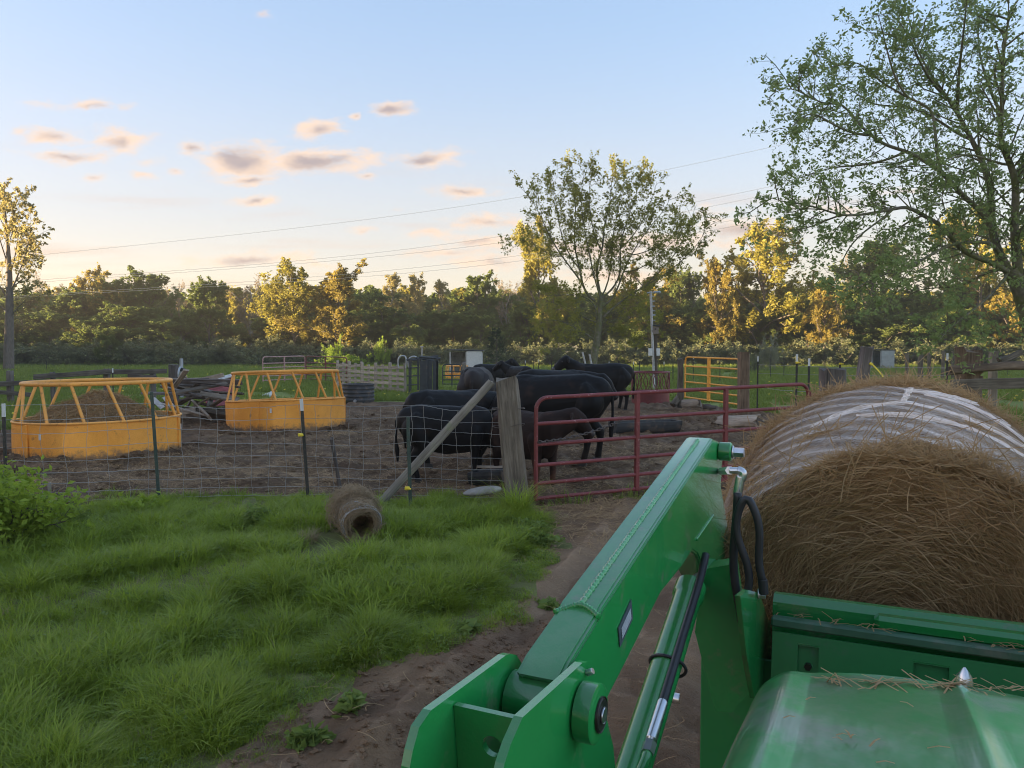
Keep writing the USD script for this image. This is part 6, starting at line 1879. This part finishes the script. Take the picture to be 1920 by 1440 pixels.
# the boom's lower leg: two plates going down to the carrier
leg = np.array([onu(px, py, 2.34) for px, py in ((1326, 1066), (1374, 1058), (1390, 1175), (1406, 1300), (1372, 1336), (1341, 1334), (1303, 1185), (1312, 1110))])
import shapely
m = trimesh.creation.extrude_polygon(shapely.Polygon(np.stack([leg @ TR, leg[:, 2]], 1)).buffer(-0.008).buffer(0.008), 0.09, engine="earcut")
w_ = np.array(m.vertices)
V = TR * w_[:, :1] + TZ * w_[:, 1:2] + TF * (2.34 + w_[:, 2:3])
f = np.array(m.faces)
both(tr, "boom_leg", (V, f if trimesh.Trimesh(V, f, process=False).volume > 0 else f[:, ::-1]), "tractor_green")
# weld beads on the boom
r7 = np.random.default_rng(70)


def bead(pts, r, n):
    P = path_points(pts, n)
    rr = r * (1 + 0.22 * np.sin(np.arange(n) * 2.4) + r7.normal(0, 0.06, n))
    return tube(P, rr, 8)


mid = (VI + VO) / 2
k0, k1 = onv(1128, 1142, VI) + TR * (mid - VI), onv(1335, 826, VI) + TR * (mid - VI)
part(tr, "weld_bead", bead([k0 + (k1 - k0) * s + [0, 0, 0.0015] for s in np.linspace(0, 0.985, 9)], 0.0068, 190), "tractor_green", smooth=True)
part(tr, "weld_bead", bead([onv(1122, 1157, VI) + [0, 0, 0.001], onv(1126, 1148, VI) + TR * -0.02 + [0, 0, 0.002], k0 + [0, 0, 0.002], onv(1126, 1150, VI) + TR * -0.068 + [0, 0, 0.002], onv(1120, 1160, VI) + TR * (VO - VI) + [0, 0, 0.001]], 0.006, 46), "tractor_green", smooth=True)
e0, e1 = onv(1306, 1012, VI + 0.002), onv(1338, 966, VI + 0.002)
part(tr, "weld_bead", bead([e0, (e0 + e1) / 2, e1], 0.004, 34), "tractor_green", smooth=True)
# plate on the boom's end, with pin and bolt
c = onv(1347, 846, VI)
both(tr, "pin_lug", rod(c + TR * 0.001, c + TR * 0.045, 0.032), "tractor_green", 40)
part(tr, "pin_bolt", cat([rod(c + TR * 0.046, c + TR * 0.052, 0.022), hexhead(c + TR * 0.052, c + TR * 0.085, 0.017)]), "zinc", smooth=30)
c2 = onv(1343, 1068, VI)
both(tr, "pin_lug", rod(c2 + TR * 0.002, c2 + TR * 0.03, 0.036), "tractor_green", 40)
part(tr, "pin_bolt", cat([rod(c2 + TR * 0.031, c2 + TR * 0.035, 0.02), hexhead(c2 + TR * 0.035, c2 + TR * 0.055, 0.014)]), "zinc", smooth=30)
# decal on the boom's side
dc = [onv(px, py, VI + 0.0035) for px, py in ((1184, 1124), (1187, 1160), (1163, 1214), (1160, 1178))]
part(tr, "warning_decal", slab(dc, 0.002), "decal")
for k in (0.30, 0.44, 0.58, 0.72):
    a, b = dc[0] + (dc[1] - dc[0]) * k, dc[3] + (dc[2] - dc[3]) * k
    a, b = a + (b - a) * 0.15 + TR * 0.001, a + (b - a) * 0.85 + TR * 0.001
    part(tr, "decal_line", beam(a, b, 0.005, 0.0012, up=TR, b=0.0003), "decal_print")

# bracket that carries the boom: two plates, cross plate, pivot tube and pin
vi, vo = -0.447, -0.578
pin = onv(1127, 1340, -0.407)
pu, pz = pin @ TF, pin[2]
both(tr, "bracket_plate", slab([onv(*q, vi) for q in ((1092, 1243), (1102, 1241), (1110, 1252), (1124, 1290), (1150, 1400), (1165, 1560), (1010, 1700), (935, 1560), (938, 1470), (946, 1432), (958, 1395), (980, 1345))], 0.014), "tractor_green")
both(tr, "bracket_plate", slab([onv(*q, vo) for q in ((948, 1229), (957, 1226), (968, 1228), (978, 1243), (992, 1300), (1010, 1420), (1000, 1600), (840, 1700), (760, 1560), (768, 1440), (774, 1408), (786, 1364), (808, 1332))], 0.014), "tractor_green")
both(tr, "pivot_tube", rod(tp(pu, vo + 0.002, pz), tp(pu, vi - 0.016, pz), 0.047, 32), "tractor_green", 40)
both(tr, "pivot_boss", cat([rod(tp(pu, vi + 0.001, pz), tp(pu, -0.409, pz), 0.050, 32)]), "tractor_green", 40)
both(tr, "pivot_pin", cat([rod(tp(pu, -0.4085, pz), tp(pu, -0.404, pz), 0.030, 28)]), "pin_dark", 40)
part(tr, "pin_face", rod(tp(pu, -0.4035, pz), tp(pu, -0.400, pz), 0.014, 20), "zinc", smooth=40)
# cross plate between the bracket plates, with its round hole
xa, xb = onv(851, 1322, vo + 0.002), onv(985, 1343, vi - 0.016)
import shapely as _sh
Wd = abs((xb - xa) @ TR)
pl = _sh.Polygon([(0, 0), (Wd, 0), (Wd, -0.5), (0, -0.5)]).difference(_sh.Point(Wd * 0.56, -0.055).buffer(0.017))
m = trimesh.creation.extrude_polygon(pl, 0.012, engine="earcut")
w_ = np.array(m.vertices)
dn = unit(TZ - TF * 0.12)
both(tr, "cross_plate", (xa + TR * w_[:, :1] + dn * w_[:, 1:2] + TF * w_[:, 2:3] + TZ * 0.0, m.faces), "tractor_green")
b0 = onv(1100, 1262, vi + 0.002)
part(tr, "grease_cap", rod(b0, b0 + TR * 0.012 + TZ * 0.006, 0.006), "zinc", smooth=40)

# lift cylinder under the boom, with hose and fittings
vcyl = -0.475
ca, cb = onv(1150, 1560, vcyl), onv(1296, 1098, vcyl)
cx = unit(cb - ca)
L_ = np.linalg.norm(cb - ca)
both(tr, "lift_cylinder", tube([ca, ca + cx * 0.01, cb - cx * 0.06, cb - cx * 0.052, cb - cx * 0.006, cb], [0.036, 0.040, 0.040, 0.045, 0.045, 0.036], 32), "tractor_green", 40)
both(tr, "cylinder_rod", rod(cb, onv(1340, 1066, vcyl - 0.02), 0.022), "zinc", 40)
side = unit(np.cross(cx, TR))
off = TR * 0.028 + side * (0.036 if (side @ TZ) > 0 else -0.036)
h0, h1 = ca + cx * (L_ * 0.36) + off * 1.15, cb - cx * 0.03 + off * 1.15
part(tr, "hydraulic_line", tube(path_points([h0, h0 + (h1 - h0) * 0.3, h0 + (h1 - h0) * 0.7, h1, h1 + cx * 0.10 + TR * 0.0 + TZ * 0.02], 24), 0.0115, 10), "hose_black", smooth=True)
part(tr, "hose_ferrule", tube([h0 - cx * 0.085, h0 - cx * 0.08, h0 + cx * 0.03, h0 + cx * 0.035], [0.009, 0.0135, 0.0135, 0.012], 14), "zinc", smooth=40)
part(tr, "hose_nut", hexhead(h0 - cx * 0.118, h0 - cx * 0.088, 0.0155), "zinc")
part(tr, "elbow_fitting", tube(path_points([h0 - cx * 0.118, h0 - cx * 0.15, h0 - cx * 0.175 - off * 0.35, h0 - cx * 0.185 - off * 0.9], 12), 0.012, 12), "tractor_green", smooth=True)
st_ = ca + cx * (L_ * 0.60)
g = np.linspace(0, 2 * np.pi, 33)
ring = [st_ + cx * 0.012 * math.sin(a) + TR * math.cos(a) * (0.043 + 0.010 * max(0, math.cos(a - 0.7))) + side * math.sin(a) * (0.043 + 0.010 * max(0, math.cos(a - 0.7))) for a in g]
part(tr, "strap", tube(ring, 0.0045, 6, caps=False), "hose_black", smooth=True)

# hoses beside the knee
vh = VI + 0.045
fit = [onv(1352, 884, VI + 0.01), onu(1368, 882, 2.33), onu(1384, 882, 2.33)]
part(tr, "hose_fitting", cat([hexhead(fit[0], fit[1], 0.013), rod(fit[1], fit[2], 0.010, 12), tube(path_points([fit[2], onu(1391, 884, 2.33), onu(1390, 900, 2.33)], 8), 0.012, 12)]), "zinc", smooth=30)
part(tr, "hose_ferrule", rod(onu(1389, 893, 2.33), onu(1383, 926, 2.33), 0.0135, 14), "zinc", smooth=40)
part(tr, "hydraulic_hose", tube(path_points([onu(px, py, 2.315) for px, py in ((1383, 924), (1378, 1000), (1376, 1070), (1384, 1125), (1390, 1165))], 30), 0.0125, 12), "hose_black", smooth=True)
vh2 = VI + 0.075
part(tr, "hydraulic_hose", tube(path_points([onu(px, py, 2.285) for px, py in ((1390, 1140), (1384, 1010), (1386, 955), (1400, 935), (1414, 955), (1424, 1010), (1430, 1090))], 40), 0.0115, 12), "hose_black", smooth=True)
part(tr, "hose_ferrule", rod(onu(1430, 1086, 2.285), onu(1432, 1114, 2.285), 0.0135, 14), "hose_black", smooth=40)

# carrier frame between the arms
ub = 2.50
plate = [onv(px, py, -0.30) for px, py in ((1388, 1118), (1402, 1106), (1424, 1112), (1440, 1160), (1462, 1196), (1460, 1250), (1445, 1300), (1415, 1310), (1400, 1230))]
both(tr, "carrier_bracket", slab(plate, 0.014), "tractor_green")
for k, (px, py, v) in enumerate(((1384, 1114, -0.36), (1421, 1113, -0.298), (1376, 1150, -0.38))):
    c = onv(px, py, v)
    part(tr, "bolt", cat([rod(c, c + TR * 0.006, 0.018), hexhead(c + TR * 0.006, c + TR * 0.022, 0.013)]), "zinc")
c = onv(1473, 1204, -0.255)
part(tr, "latch_bolt", cat([rod(c - TR * 0.02, c + TR * 0.02, 0.014), hexhead(c + TR * 0.02, c + TR * 0.04, 0.016)]), "zinc")
c = onv(1334, 1322, VI)
part(tr, "pin_end", rod(c - TR * 0.16, c - TR * 0.105, 0.018), "zinc", smooth=40)
zt = onu(1470, 1166, ub)[2]
HW = 0.66
part(tr, "carrier_bar", beam(tp(ub, -0.27, zt), tp(ub, 2 * VC + 0.27, zt), 0.035, 0.03, b=0.006), "dusty_green")
import shapely
fpoly = shapely.Polygon([(-0.44, 0), (0.44, 0), (0.44, -0.30), (-0.44, -0.30)])
pockets = [(-0.335, 0.06), (-0.005, 0.09), (0.335, 0.06)]
for x, w in pockets:
    fpoly = fpoly.difference(shapely.box(x - w / 2, -0.115, x + w / 2, -0.03))
m = trimesh.creation.extrude_polygon(fpoly, 0.012, engine="earcut")
w_ = np.array(m.vertices)
tilt = unit(TZ + TF * 0.22)
face0 = tp(ub - 0.012, VC, zt - 0.03)
nrm = np.cross(TR, tilt)
part(tr, "carrier_plate", (face0 + TR * w_[:, :1] + tilt * w_[:, 1:2] - nrm * w_[:, 2:3], m.faces), "carrier_green")
for x, w in pockets:
    q = face0 + TR * x + tilt * -0.0725 + (TF * 0.022)
    part(tr, "pocket", beam(q - tilt * 0.046, q + tilt * 0.046, w + 0.012, 0.006, up=nrm), "carrier_green")
    part(tr, "pocket_bolt", hexhead(q - tilt * 0.02 - TF * 0.004, q - tilt * 0.02 - TF * 0.02, 0.011), "pin_dark")
    part(tr, "pocket_lip", beam(q + tilt * 0.045 - TR * (w / 2 + .004) - TF * 0.012, q + tilt * 0.045 + TR * (w / 2 + .004) - TF * 0.012, 0.022, 0.006, up=tilt), "tractor_green")
# the bucket behind it: back sheet with curled top, floor and sides
prof = np.array([(2.575, zt + 0.035), (2.60, zt + 0.055), (2.640, zt + 0.050), (2.640, zt + 0.02), (2.60, zt - 0.1), (2.58, zt - 0.5), (2.62, 0.14), (2.70, 0.06), (3.30, 0.03), (3.30, 0.02), (2.69, 0.045), (2.60, 0.12), (2.565, zt - 0.5), (2.56, zt - 0.1)])
V = np.vstack([TF * prof[:, :1] + TZ * prof[:, 1:] + TR * v for v in (-0.275, 2 * VC + 0.275)])
n = len(prof)
j = np.arange(n)
q = np.stack([j, (j + 1) % n, n + (j + 1) % n, n + j], 1)
part(tr, "bucket", (V, np.vstack([q[:, [0, 2, 1]], q[:, [0, 3, 2]]])), "tractor_green")
part(tr, "bucket_back", beam(tp(2.60, VC - 0.68, 0.50), tp(2.60, VC + 0.68, 0.50), 0.012, 0.86, b=0.003), "carrier_green")
both(tr, "bucket_side", slab([tp(u, -0.262, z) for u, z in ((2.56, zt + 0.03), (2.66, zt + 0.03), (2.75, 0.45), (3.28, 0.03), (2.66, 0.03), (2.56, 0.2))], 0.012), "tractor_green")
part(tr, "bucket_stiffener", beam(tp(2.535, 0.02, zt + 0.03), tp(2.535, 0.46, zt + 0.03), 0.05, 0.045, b=0.012), "tractor_green")

# hood
def hood():
    us = np.array([1.845, 1.835, 1.80, 1.74, 1.6, 1.4, 1.2, 1.0, 0.75])
    zc = np.array([1.180, 1.234, 1.255, 1.264, 1.276, 1.297, 1.309, 1.321, 1.335])
    a = np.linspace(-1, 1, 61)
    rows = []
    for u, z in zip(us, zc):
        hw = 0.395
        s = np.abs(a)
        vv = np.sign(a) * np.where(s < 0.74, s / 0.74 * 0.34, 0.34 + (hw - 0.34) * np.sin((s - 0.74) / 0.26 * np.pi / 2))
        drop = 0.010 * (np.minimum(s, 0.74) / 0.74) ** 2 + np.where(s > 0.74, 0.055 * ((s - 0.74) / 0.26) ** 1.6 + 0.10 * ((s - 0.74) / 0.26) ** 5, 0)
        crown = 0.012 * np.exp(-(s / 0.035) ** 4) + 0.010 * np.exp(-((s - 0.70) / 0.05) ** 2)
        back = 0.17 * (s ** 2.6) * np.clip((u - 1.2) / 0.6, 0, 1)
        rows.append(tp(0, 0, 0) + TF * (u - back)[:, None] + TR * (VC + vv)[:, None] + TZ * (z - drop + crown * np.clip((1.84 - u) / 0.06, 0, 1))[:, None])
    R = np.array(rows)
    low = R.copy()
    # sides and nose go down to the frame
    k, n = R.shape[:2]
    V = R.reshape(-1, 3)
    i, j = np.meshgrid(np.arange(k - 1), np.arange(n - 1), indexing="ij")
    q = np.stack([i * n + j, i * n + j + 1, (i + 1) * n + j + 1, (i + 1) * n + j], -1).reshape(-1, 4)
    ring = np.r_[np.arange(k - 1, -1, -1) * n, np.arange(1, n), (np.arange(1, k) * n) + n - 1]
    W2 = V[ring].copy()
    W2[:, 2] = 0.55
    W1 = V[ring].copy()
    W1[:, 2] -= 0.12
    o = len(V)
    V = np.vstack([V, W1, W2])
    m = len(ring)
    j = np.arange(m - 1)
    qa = np.stack([ring[:-1], o + j, o + j + 1, ring[1:]], 1)
    qb = np.stack([o + j, o + m + j, o + m + j + 1, o + j + 1], 1)
    q = np.vstack([q, qa, qb])
    f = np.vstack([q[:, :3], q[:, [0, 2, 3]]])
    t = trimesh.Trimesh(V, f, process=False)
    c = t.vertex_normals[n * 4 + n // 2]
    if c[2] < 0:
        f = f[:, ::-1]
    return V, f


hd_ = part(tr, "hood", hood(), "hood_green", smooth=38)
cn = onz(1808, 1272, 1.272)
part(hd_, "hood_emblem", tube([cn + [0, 0, -0.01], cn + [0, 0, 0.004], cn + [0, 0, 0.018], cn + [0, 0, 0.023]], [0.017, 0.015, 0.006, 0.002], 14), "zinc", smooth=40)
for k, (px, py) in enumerate(((1310, 1330), (1322, 1318))):
    pass
part(tr, "chassis", beam(tp(0.6, VC, 0.62), tp(1.75, VC, 0.62), 0.42, 0.34, b=0.03), "pin_dark")
part(tr, "front_axle", beam(tp(1.35, VC - 0.33, 0.46), tp(1.35, VC + 0.33, 0.46), 0.12, 0.14, b=0.03), "pin_dark")
for s in (-1, 1):
    c = tp(1.35, VC + s * 0.46, 0.36)
    tire = [(0.20, -0.10), (0.30, -0.12), (0.355, -0.10), (0.375, -0.04), (0.375, 0.04), (0.355, 0.10), (0.30, 0.12), (0.20, 0.10)]
    v, f = lathe(tire, 36)
    wh = part(tr, "wheel", (c + TR * v[:, 2:3] + TF * v[:, :1] + TZ * v[:, 1:2], f), "rubber", smooth=40)
    v, f = lathe([(0.0, -0.06), (0.205, -0.09), (0.205, 0.09), (0.0, 0.06)], 36)
    part(wh, "rim", (c + TR * v[:, 2:3] + TF * v[:, :1] + TZ * v[:, 1:2], f), "insulator", smooth=40)

# chaff lying on the hood and the carrier
def chaff():
    r_ = np.random.default_rng(31)
    n = 50
    x = r_.uniform(1540, 1918, n)
    y = 1268 + (x - 1500) * 0.04 + np.abs(r_.normal(0, 3, n))
    P = []
    for a, b in zip(x, y):
        c = onz(a, b + 4, 1.268)
        d = unit(r_.normal(size=3) * [1, 1, 0.15]) * r_.uniform(0.012, 0.05)
        P.append([c - d, c + [0, 0, 0.004], c + d])
    for px, py in ((1570, 1385), (1580, 1378), (1600, 1380), (1640, 1392), (1480, 1345), (1700, 1320), (1620, 1292), (1520, 1310), (1760, 1402), (1845, 1300), (1660, 1430), (1590, 1376)):
        c = onz(px, py, 1.303)
        d = unit(r_.normal(size=3) * [1, 1, 0.1]) * r_.uniform(0.008, 0.02)
        P.append([c - d, c + [0, 0, 0.003], c + d])
    for _ in range(45):
        c = tp(ub - 0.02 + r_.uniform(-0.02, 0.03), r_.uniform(-0.25, 0.6), zt + 0.027)
        d = unit(r_.normal(size=3) * [1, 1, 0.1]) * r_.uniform(0.01, 0.035)
        P.append([c - d, c + [0, 0, 0.004], c + d])
    lone("chaff", ribbons(np.array(P), 0.0035, facing=(0, 0, 1.0)), "straw", "bits of hay lying along the hood's front edge", "hay", kind="stuff")


chaff()

# ------------------------------------------------------------------ the round bale
BY = math.radians(26.7)
near_top, far_top = at(1694, 864, 2.50), at(1676, 733, 3.66)
BR, BR0 = 0.75, 0.60                           # full radius, and that of the slumped near end
ax = unit((far_top - [0, 0, BR]) - (near_top - [0, 0, BR0]))
bx = unit(np.cross(ax, TZ))                    # to the right
bz = np.cross(bx, ax)
BL = np.linalg.norm(far_top - near_top)
B0 = near_top - bz * BR0
plain("hay_body", (0.37, 0.245, 0.13), 0.95, var=0.55, scale=14, bump=0.02, bscale=70)
plain("net_white", (0.84, 0.76, 0.70), 0.6, var=0.12, scale=20)


def bp_(th, s, r):
    """bale surface: angle from the top (positive to the right), distance along the axis, radius"""
    th, s, r = np.broadcast_arrays(np.asarray(th, float), s, r)
    r = r * (BR0 + (BR - BR0) * np.clip(s / BL, 0, 1) ** 0.85) / BR
    return B0 + ax * s[..., None] + (np.sin(th)[..., None] * bx + np.cos(th)[..., None] * bz) * r[..., None]


def bale():
    r_ = np.random.default_rng(90)
    t = thing("round_bale", "large round hay bale wrapped in white netting on the tractor's loader", "hay bale", B0 + ax * BL / 2 - [0, 0, BR])
    # body
    g = np.linspace(0, 2 * np.pi, 120, endpoint=False)
    prof = [(0.03, 0.0), (-0.02, 0.25), (-0.03, 0.5), (-0.02, 0.68), (0.0, 0.735), (0.025, BR), (0.3, BR), (0.6, BR + 0.004), (0.9, BR), (BL - 0.05, BR), (BL, BR - 0.03), (BL + 0.02, 0.5), (BL, 0.0)]
    ss, rr = np.array(prof).T
    k = np.r_[np.linspace(0, 5, 40), np.linspace(5, 9, 20)[1:], np.linspace(9, 12, 14)[1:]]
    ss, rr = np.interp(k, np.arange(13), ss), np.interp(k, np.arange(13), rr)
    G, S = np.meshgrid(g, ss)
    _, Rr = np.meshgrid(g, rr)
    P = bp_(G, S, Rr)
    nz = (meshkit.fbm(P * 7, 4, 3) - 0.5)
    endm = (np.arange(len(ss)) < 36)[:, None]
    P = P - ax * (nz * 0.10 * endm)[..., None] + (np.sin(G)[..., None] * bx + np.cos(G)[..., None] * bz) * (nz * np.where(endm, 0.0, 0.012))[..., None]
    n = len(g)
    i, j = np.meshgrid(np.arange(len(ss) - 1), np.arange(n), indexing="ij")
    q = np.stack([i * n + j, i * n + (j + 1) % n, (i + 1) * n + (j + 1) % n, (i + 1) * n + j], -1).reshape(-1, 4)
    part(t, "packed_hay", (P.reshape(-1, 3), np.vstack([q[:, :3], q[:, [0, 2, 3]]])), "hay_body", smooth=True)

    # netting: thin strands round the bale in three layers, with zigzag ties
    def matted(th, s):
        """where loose hay lies over the net (0..1): along its near edge at the crown, and in a few patches"""
        q = np.stack([th * 3.0, s * 4.0, 0 * th], -1)
        edge = -0.02 + 0.14 * np.exp(-((th - 0.08) / 0.27) ** 2) + 0.05 * np.exp(-((th - 0.75) / 0.4) ** 2) + 0.05 * (meshkit.fbm(q, 3, 8) - 0.5)
        return edge

    th = np.linspace(-1.75, 1.75, 190)
    s_lo, s_hi = 0.0, BL - 0.09
    for ly in range(3):
        rows = []
        for s in np.arange(s_lo, s_hi, 0.0115) + ly * 0.0038:
            sv = s + 0.0035 * np.sin(th * 17 + s * 60 + ly * 2) + 0.006 * (meshkit.noise(np.stack([th * 4, np.full_like(th, s * 9), np.full_like(th, ly * 5.0)], -1), 4) - 0.5)
            rows.append(bp_(th, sv, BR + 0.030 + 0.003 * ly + 0.004 * np.sin(th * 23 + s * 40)))
        R = np.array(rows)
        R = R.reshape(len(rows), 190, 3)
        V, f = ribbons(R, r_.uniform(0.0026, 0.0042, len(R)), facing=None, seed=ly)
        # strands lie flat: rebuild their width along the axis
        w = r_.uniform(0.0026, 0.0046, len(R))[:, None, None] * 0.5
        V = np.stack([R - ax * w, R + ax * w], 2).reshape(-1, 3)
        # leave the strands out where hay has come through the net
        mid_s = (np.repeat(np.arange(s_lo, s_hi, 0.0115) + ly * 0.0038, 189)).reshape(-1, 189)
        tt = np.broadcast_to((th[:-1] + th[1:]) / 2, mid_s.shape)
        hole = meshkit.fbm(np.stack([tt * 2.6, mid_s * 7.0, 0 * tt], -1), 3, 15)
        keep = (mid_s > matted(tt, mid_s)) & (hole < 0.80 - 0.03 * ly)
        keep &= r_.uniform(size=keep.shape) < 0.90
        keep2 = np.concatenate([keep.ravel(), keep.ravel()])
        part(t, "net_wrap", (V, f[keep2]), "net_white")
    zz = []
    for s in np.arange(s_lo + 0.01, s_hi - 0.03, 0.025):
        tz = np.linspace(-1.7, 1.7, 150)
        zz.append(bp_(tz, s + 0.012 * (np.arange(150) % 2), BR + 0.036))
    Z = np.array(zz)
    w = 0.0014
    V = np.stack([Z - ax * w, Z + ax * w], 2).reshape(-1, 3)
    _, f = ribbons(Z, 0.002)
    tm = (np.linspace(-1.7, 1.7, 150)[:-1])
    sm = np.arange(s_lo + 0.01, s_hi - 0.03, 0.025)[:, None] + 0 * tm
    kp = (sm > matted(tm + 0 * sm, sm)) & (meshkit.fbm(np.stack([(tm + 0 * sm) * 2.6, sm * 7.0, 0 * sm], -1), 3, 15) < 0.62)
    part(t, "net_ties", (V, f[np.concatenate([kp.ravel(), kp.ravel()])]), "net_white")
    # torn ends of the net: bundles of loose white thread
    bundles = [((0.02, 0.62, 0.03), (-0.45, 0.52, 0.012)), ((0.02, 0.62, 0.03), (0.30, 0.60, 0.02)), ((0.02, 0.62, 0.03), (0.06, 0.74, 0.07)), ((0.30, 0.60, 0.02), (0.62, 0.55, 0.02)), ((0.15, 0.92, 0.02), (0.55, 0.80, 0.03)), ((0.35, 0.88, 0.03), (0.85, 0.62, 0.02)),
               ((0.62, 0.55, 0.02), (0.95, 0.30, 0.02)), ((0.70, 0.50, 0.03), (1.0, 0.26, 0.03)), ((0.05, 0.95, 0.02), (0.40, 0.95, 0.03)), ((-0.2, 0.48, 0.015), (0.35, 0.42, 0.02)), ((0.3, 0.42, 0.02), (0.75, 0.34, 0.02))]
    P, n = [], 0
    for (t0, s0, h0), (t1, s1, h1) in bundles:
        for k in range(16):
            q = np.linspace(0, 1, 24)
            sp = np.sin(q * np.pi) * r_.normal(0, 0.02)
            P.append(bp_(t0 + (t1 - t0) * q + 0.012 * np.sin(q * r_.uniform(8, 26) + r_.uniform(0, 6)), s0 + (s1 - s0) * q + sp + 0.008 * np.sin(q * r_.uniform(8, 26) + r_.uniform(0, 6)), BR + 0.040 + h0 + (h1 - h0) * q + r_.normal(0, 0.004)))
    V, f = ribbons(np.array(P), 0.0022, seed=5)
    part(t, "loose_threads", (V, f), "net_white")

    # hay stems
    def stems(n, th, s, r, L, along, lift, seed, curl=0.25):
        q = np.random.default_rng(seed)
        base = bp_(th, s, r)
        rad_ = (np.sin(th)[:, None] * bx + np.cos(th)[:, None] * bz)
        tan = (np.cos(th)[:, None] * bx - np.sin(th)[:, None] * bz)
        d = unit(tan * q.normal(0, along[0], (n, 1)) + ax * q.normal(0, along[1], (n, 1)) + rad_ * q.normal(lift, 0.22, (n, 1)))
        d2 = unit(d + q.normal(0, curl, (n, 3)))
        tt = np.linspace(-0.5, 0.5, 6)
        LL = (L * q.uniform(0.35, 1.25, n))[:, None, None]
        return base[:, None] + (d[:, None] * tt[None, :, None] + (d2 - d)[:, None] * (tt ** 2)[None, :, None]) * LL

    # the near end: stems lying in the plane of the end, curving round the axis
    n = 15000
    th = r_.uniform(-math.pi, math.pi, n)
    rr = BR * np.sqrt(r_.uniform(0.02, 1.02, n))
    s = -0.03 + 0.05 * (rr / BR) ** 6 + r_.normal(0, 0.014, n)
    base = bp_(th, s, rr)
    s_off = (meshkit.fbm(base * 7, 4, 3) - 0.5) * 0.10
    base = base - ax * s_off[:, None]
    rad_ = (np.sin(th)[:, None] * bx + np.cos(th)[:, None] * bz)
    tan = (np.cos(th)[:, None] * bx - np.sin(th)[:, None] * bz)
    d = unit(tan * r_.choice([-1, 1], (n, 1)) * r_.uniform(0.4, 1.2, (n, 1)) + rad_ * r_.normal(0, 0.45, (n, 1)) + ax * r_.normal(-0.04, 0.16, (n, 1)))
    tt = np.linspace(-0.5, 0.5, 6)
    LL = (0.15 * r_.uniform(0.25, 1.4, n))[:, None, None]
    P = base[:, None] + d[:, None] * tt[None, :, None] * LL - rad_[:, None] * (tt ** 2)[None, :, None] * LL * 0.5 * r_.uniform(0, 1.2, n)[:, None, None] - ax * (0.012)
    part(t, "end_stems", ribbons(P, r_.uniform(0.0011, 0.0028, n), seed=7), "hay", kind="stuff")
    n = 3000
    th = r_.uniform(-math.pi, math.pi, n)
    P = stems(n, th, -0.045 + r_.normal(0, 0.015, n), BR * np.sqrt(r_.uniform(0.03, 1.0, n)), 0.13, (1.0, 0.12), 0.0, 21, 0.9)
    part(t, "pale_stems", ribbons(P, r_.uniform(0.0018, 0.0036, n), seed=22), "straw", kind="stuff")
    # over the near rim and the crown, where hay has worked through the netting
    n = 6500
    th = r_.normal(0.05, 0.75, n)
    ed = matted(th, 0.2 + 0 * th)
    ok = (np.abs(th - 0.1) < 0.55) | (r_.uniform(size=n) < 0.08)
    th, ed, n = th[ok], ed[ok], int(ok.sum())
    s = ed * np.minimum(1.08, r_.uniform(-0.3, 0.95, n))
    P = stems(n, th, s, BR + 0.014 + r_.uniform(0, 0.022, n) * np.clip(s / 0.1, 0.2, 1), 0.13, (1.0, 0.16), 0.0, 11)
    part(t, "rim_stems", ribbons(P, r_.uniform(0.0012, 0.0030, n), seed=8), "hay", kind="stuff")
    # patches where the net is torn
    n = 9000
    th, s = r_.uniform(-1.5, 1.5, n * 6), r_.uniform(0.1, BL - 0.15, n * 6)
    hole = meshkit.fbm(np.stack([th * 2.6, s * 7.0, 0 * th], -1), 3, 15)
    ok = hole > 0.78
    th, s = th[ok][:n], s[ok][:n]
    P = stems(len(th), th, s, np.full(len(th), BR + 0.018), 0.14, (1.0, 0.25), 0.05, 12)
    part(t, "torn_patch_stems", ribbons(P, 0.003, seed=9), "hay", kind="stuff")
    # sparse stems poking everywhere through the net
    n = 450
    th, s = r_.uniform(-1.5, 1.5, n), r_.uniform(0.1, BL - 0.15, n)
    P = stems(n, th, s, np.full(n, BR + 0.03), 0.07, (1.0, 0.35), 0.15, 13)
    part(t, "stray_stems", ribbons(P, 0.0026, seed=10), "hay", kind="stuff")
    # the far rim, bare of netting and shaggy
    n = 15000
    th = r_.uniform(-1.6, 1.6, n)
    s = BL - 0.06 + r_.uniform(0, 1, n) ** 0.8 * 0.20
    hump = 0.02 * np.clip((s - BL + 0.06) / 0.10, 0, 1) + 0.025 * np.exp(-((th - 0.12) / 0.28) ** 2) * np.clip((s - BL + 0.14) / 0.12, 0, 1)
    P = stems(n, th, s, BR + hump * r_.uniform(0, 1, n), 0.16, (1.0, 0.25), 0.02, 14, 0.4)
    part(t, "far_rim_stems", ribbons(P, r_.uniform(0.0014, 0.0032, n), seed=11), "hay", kind="stuff")
    n = 260
    th = r_.uniform(-1.3, 1.3, n)
    P = stems(n, th, r_.choice([0.05, 0.25, BL, BL + 0.05], n) + r_.normal(0, 0.05, n), np.full(n, BR + 0.05), 0.30, (0.8, 0.5), 0.55, 15, 0.3)
    part(t, "stray_stems", ribbons(P, 0.0030, seed=12), "straw", kind="stuff")


bale()
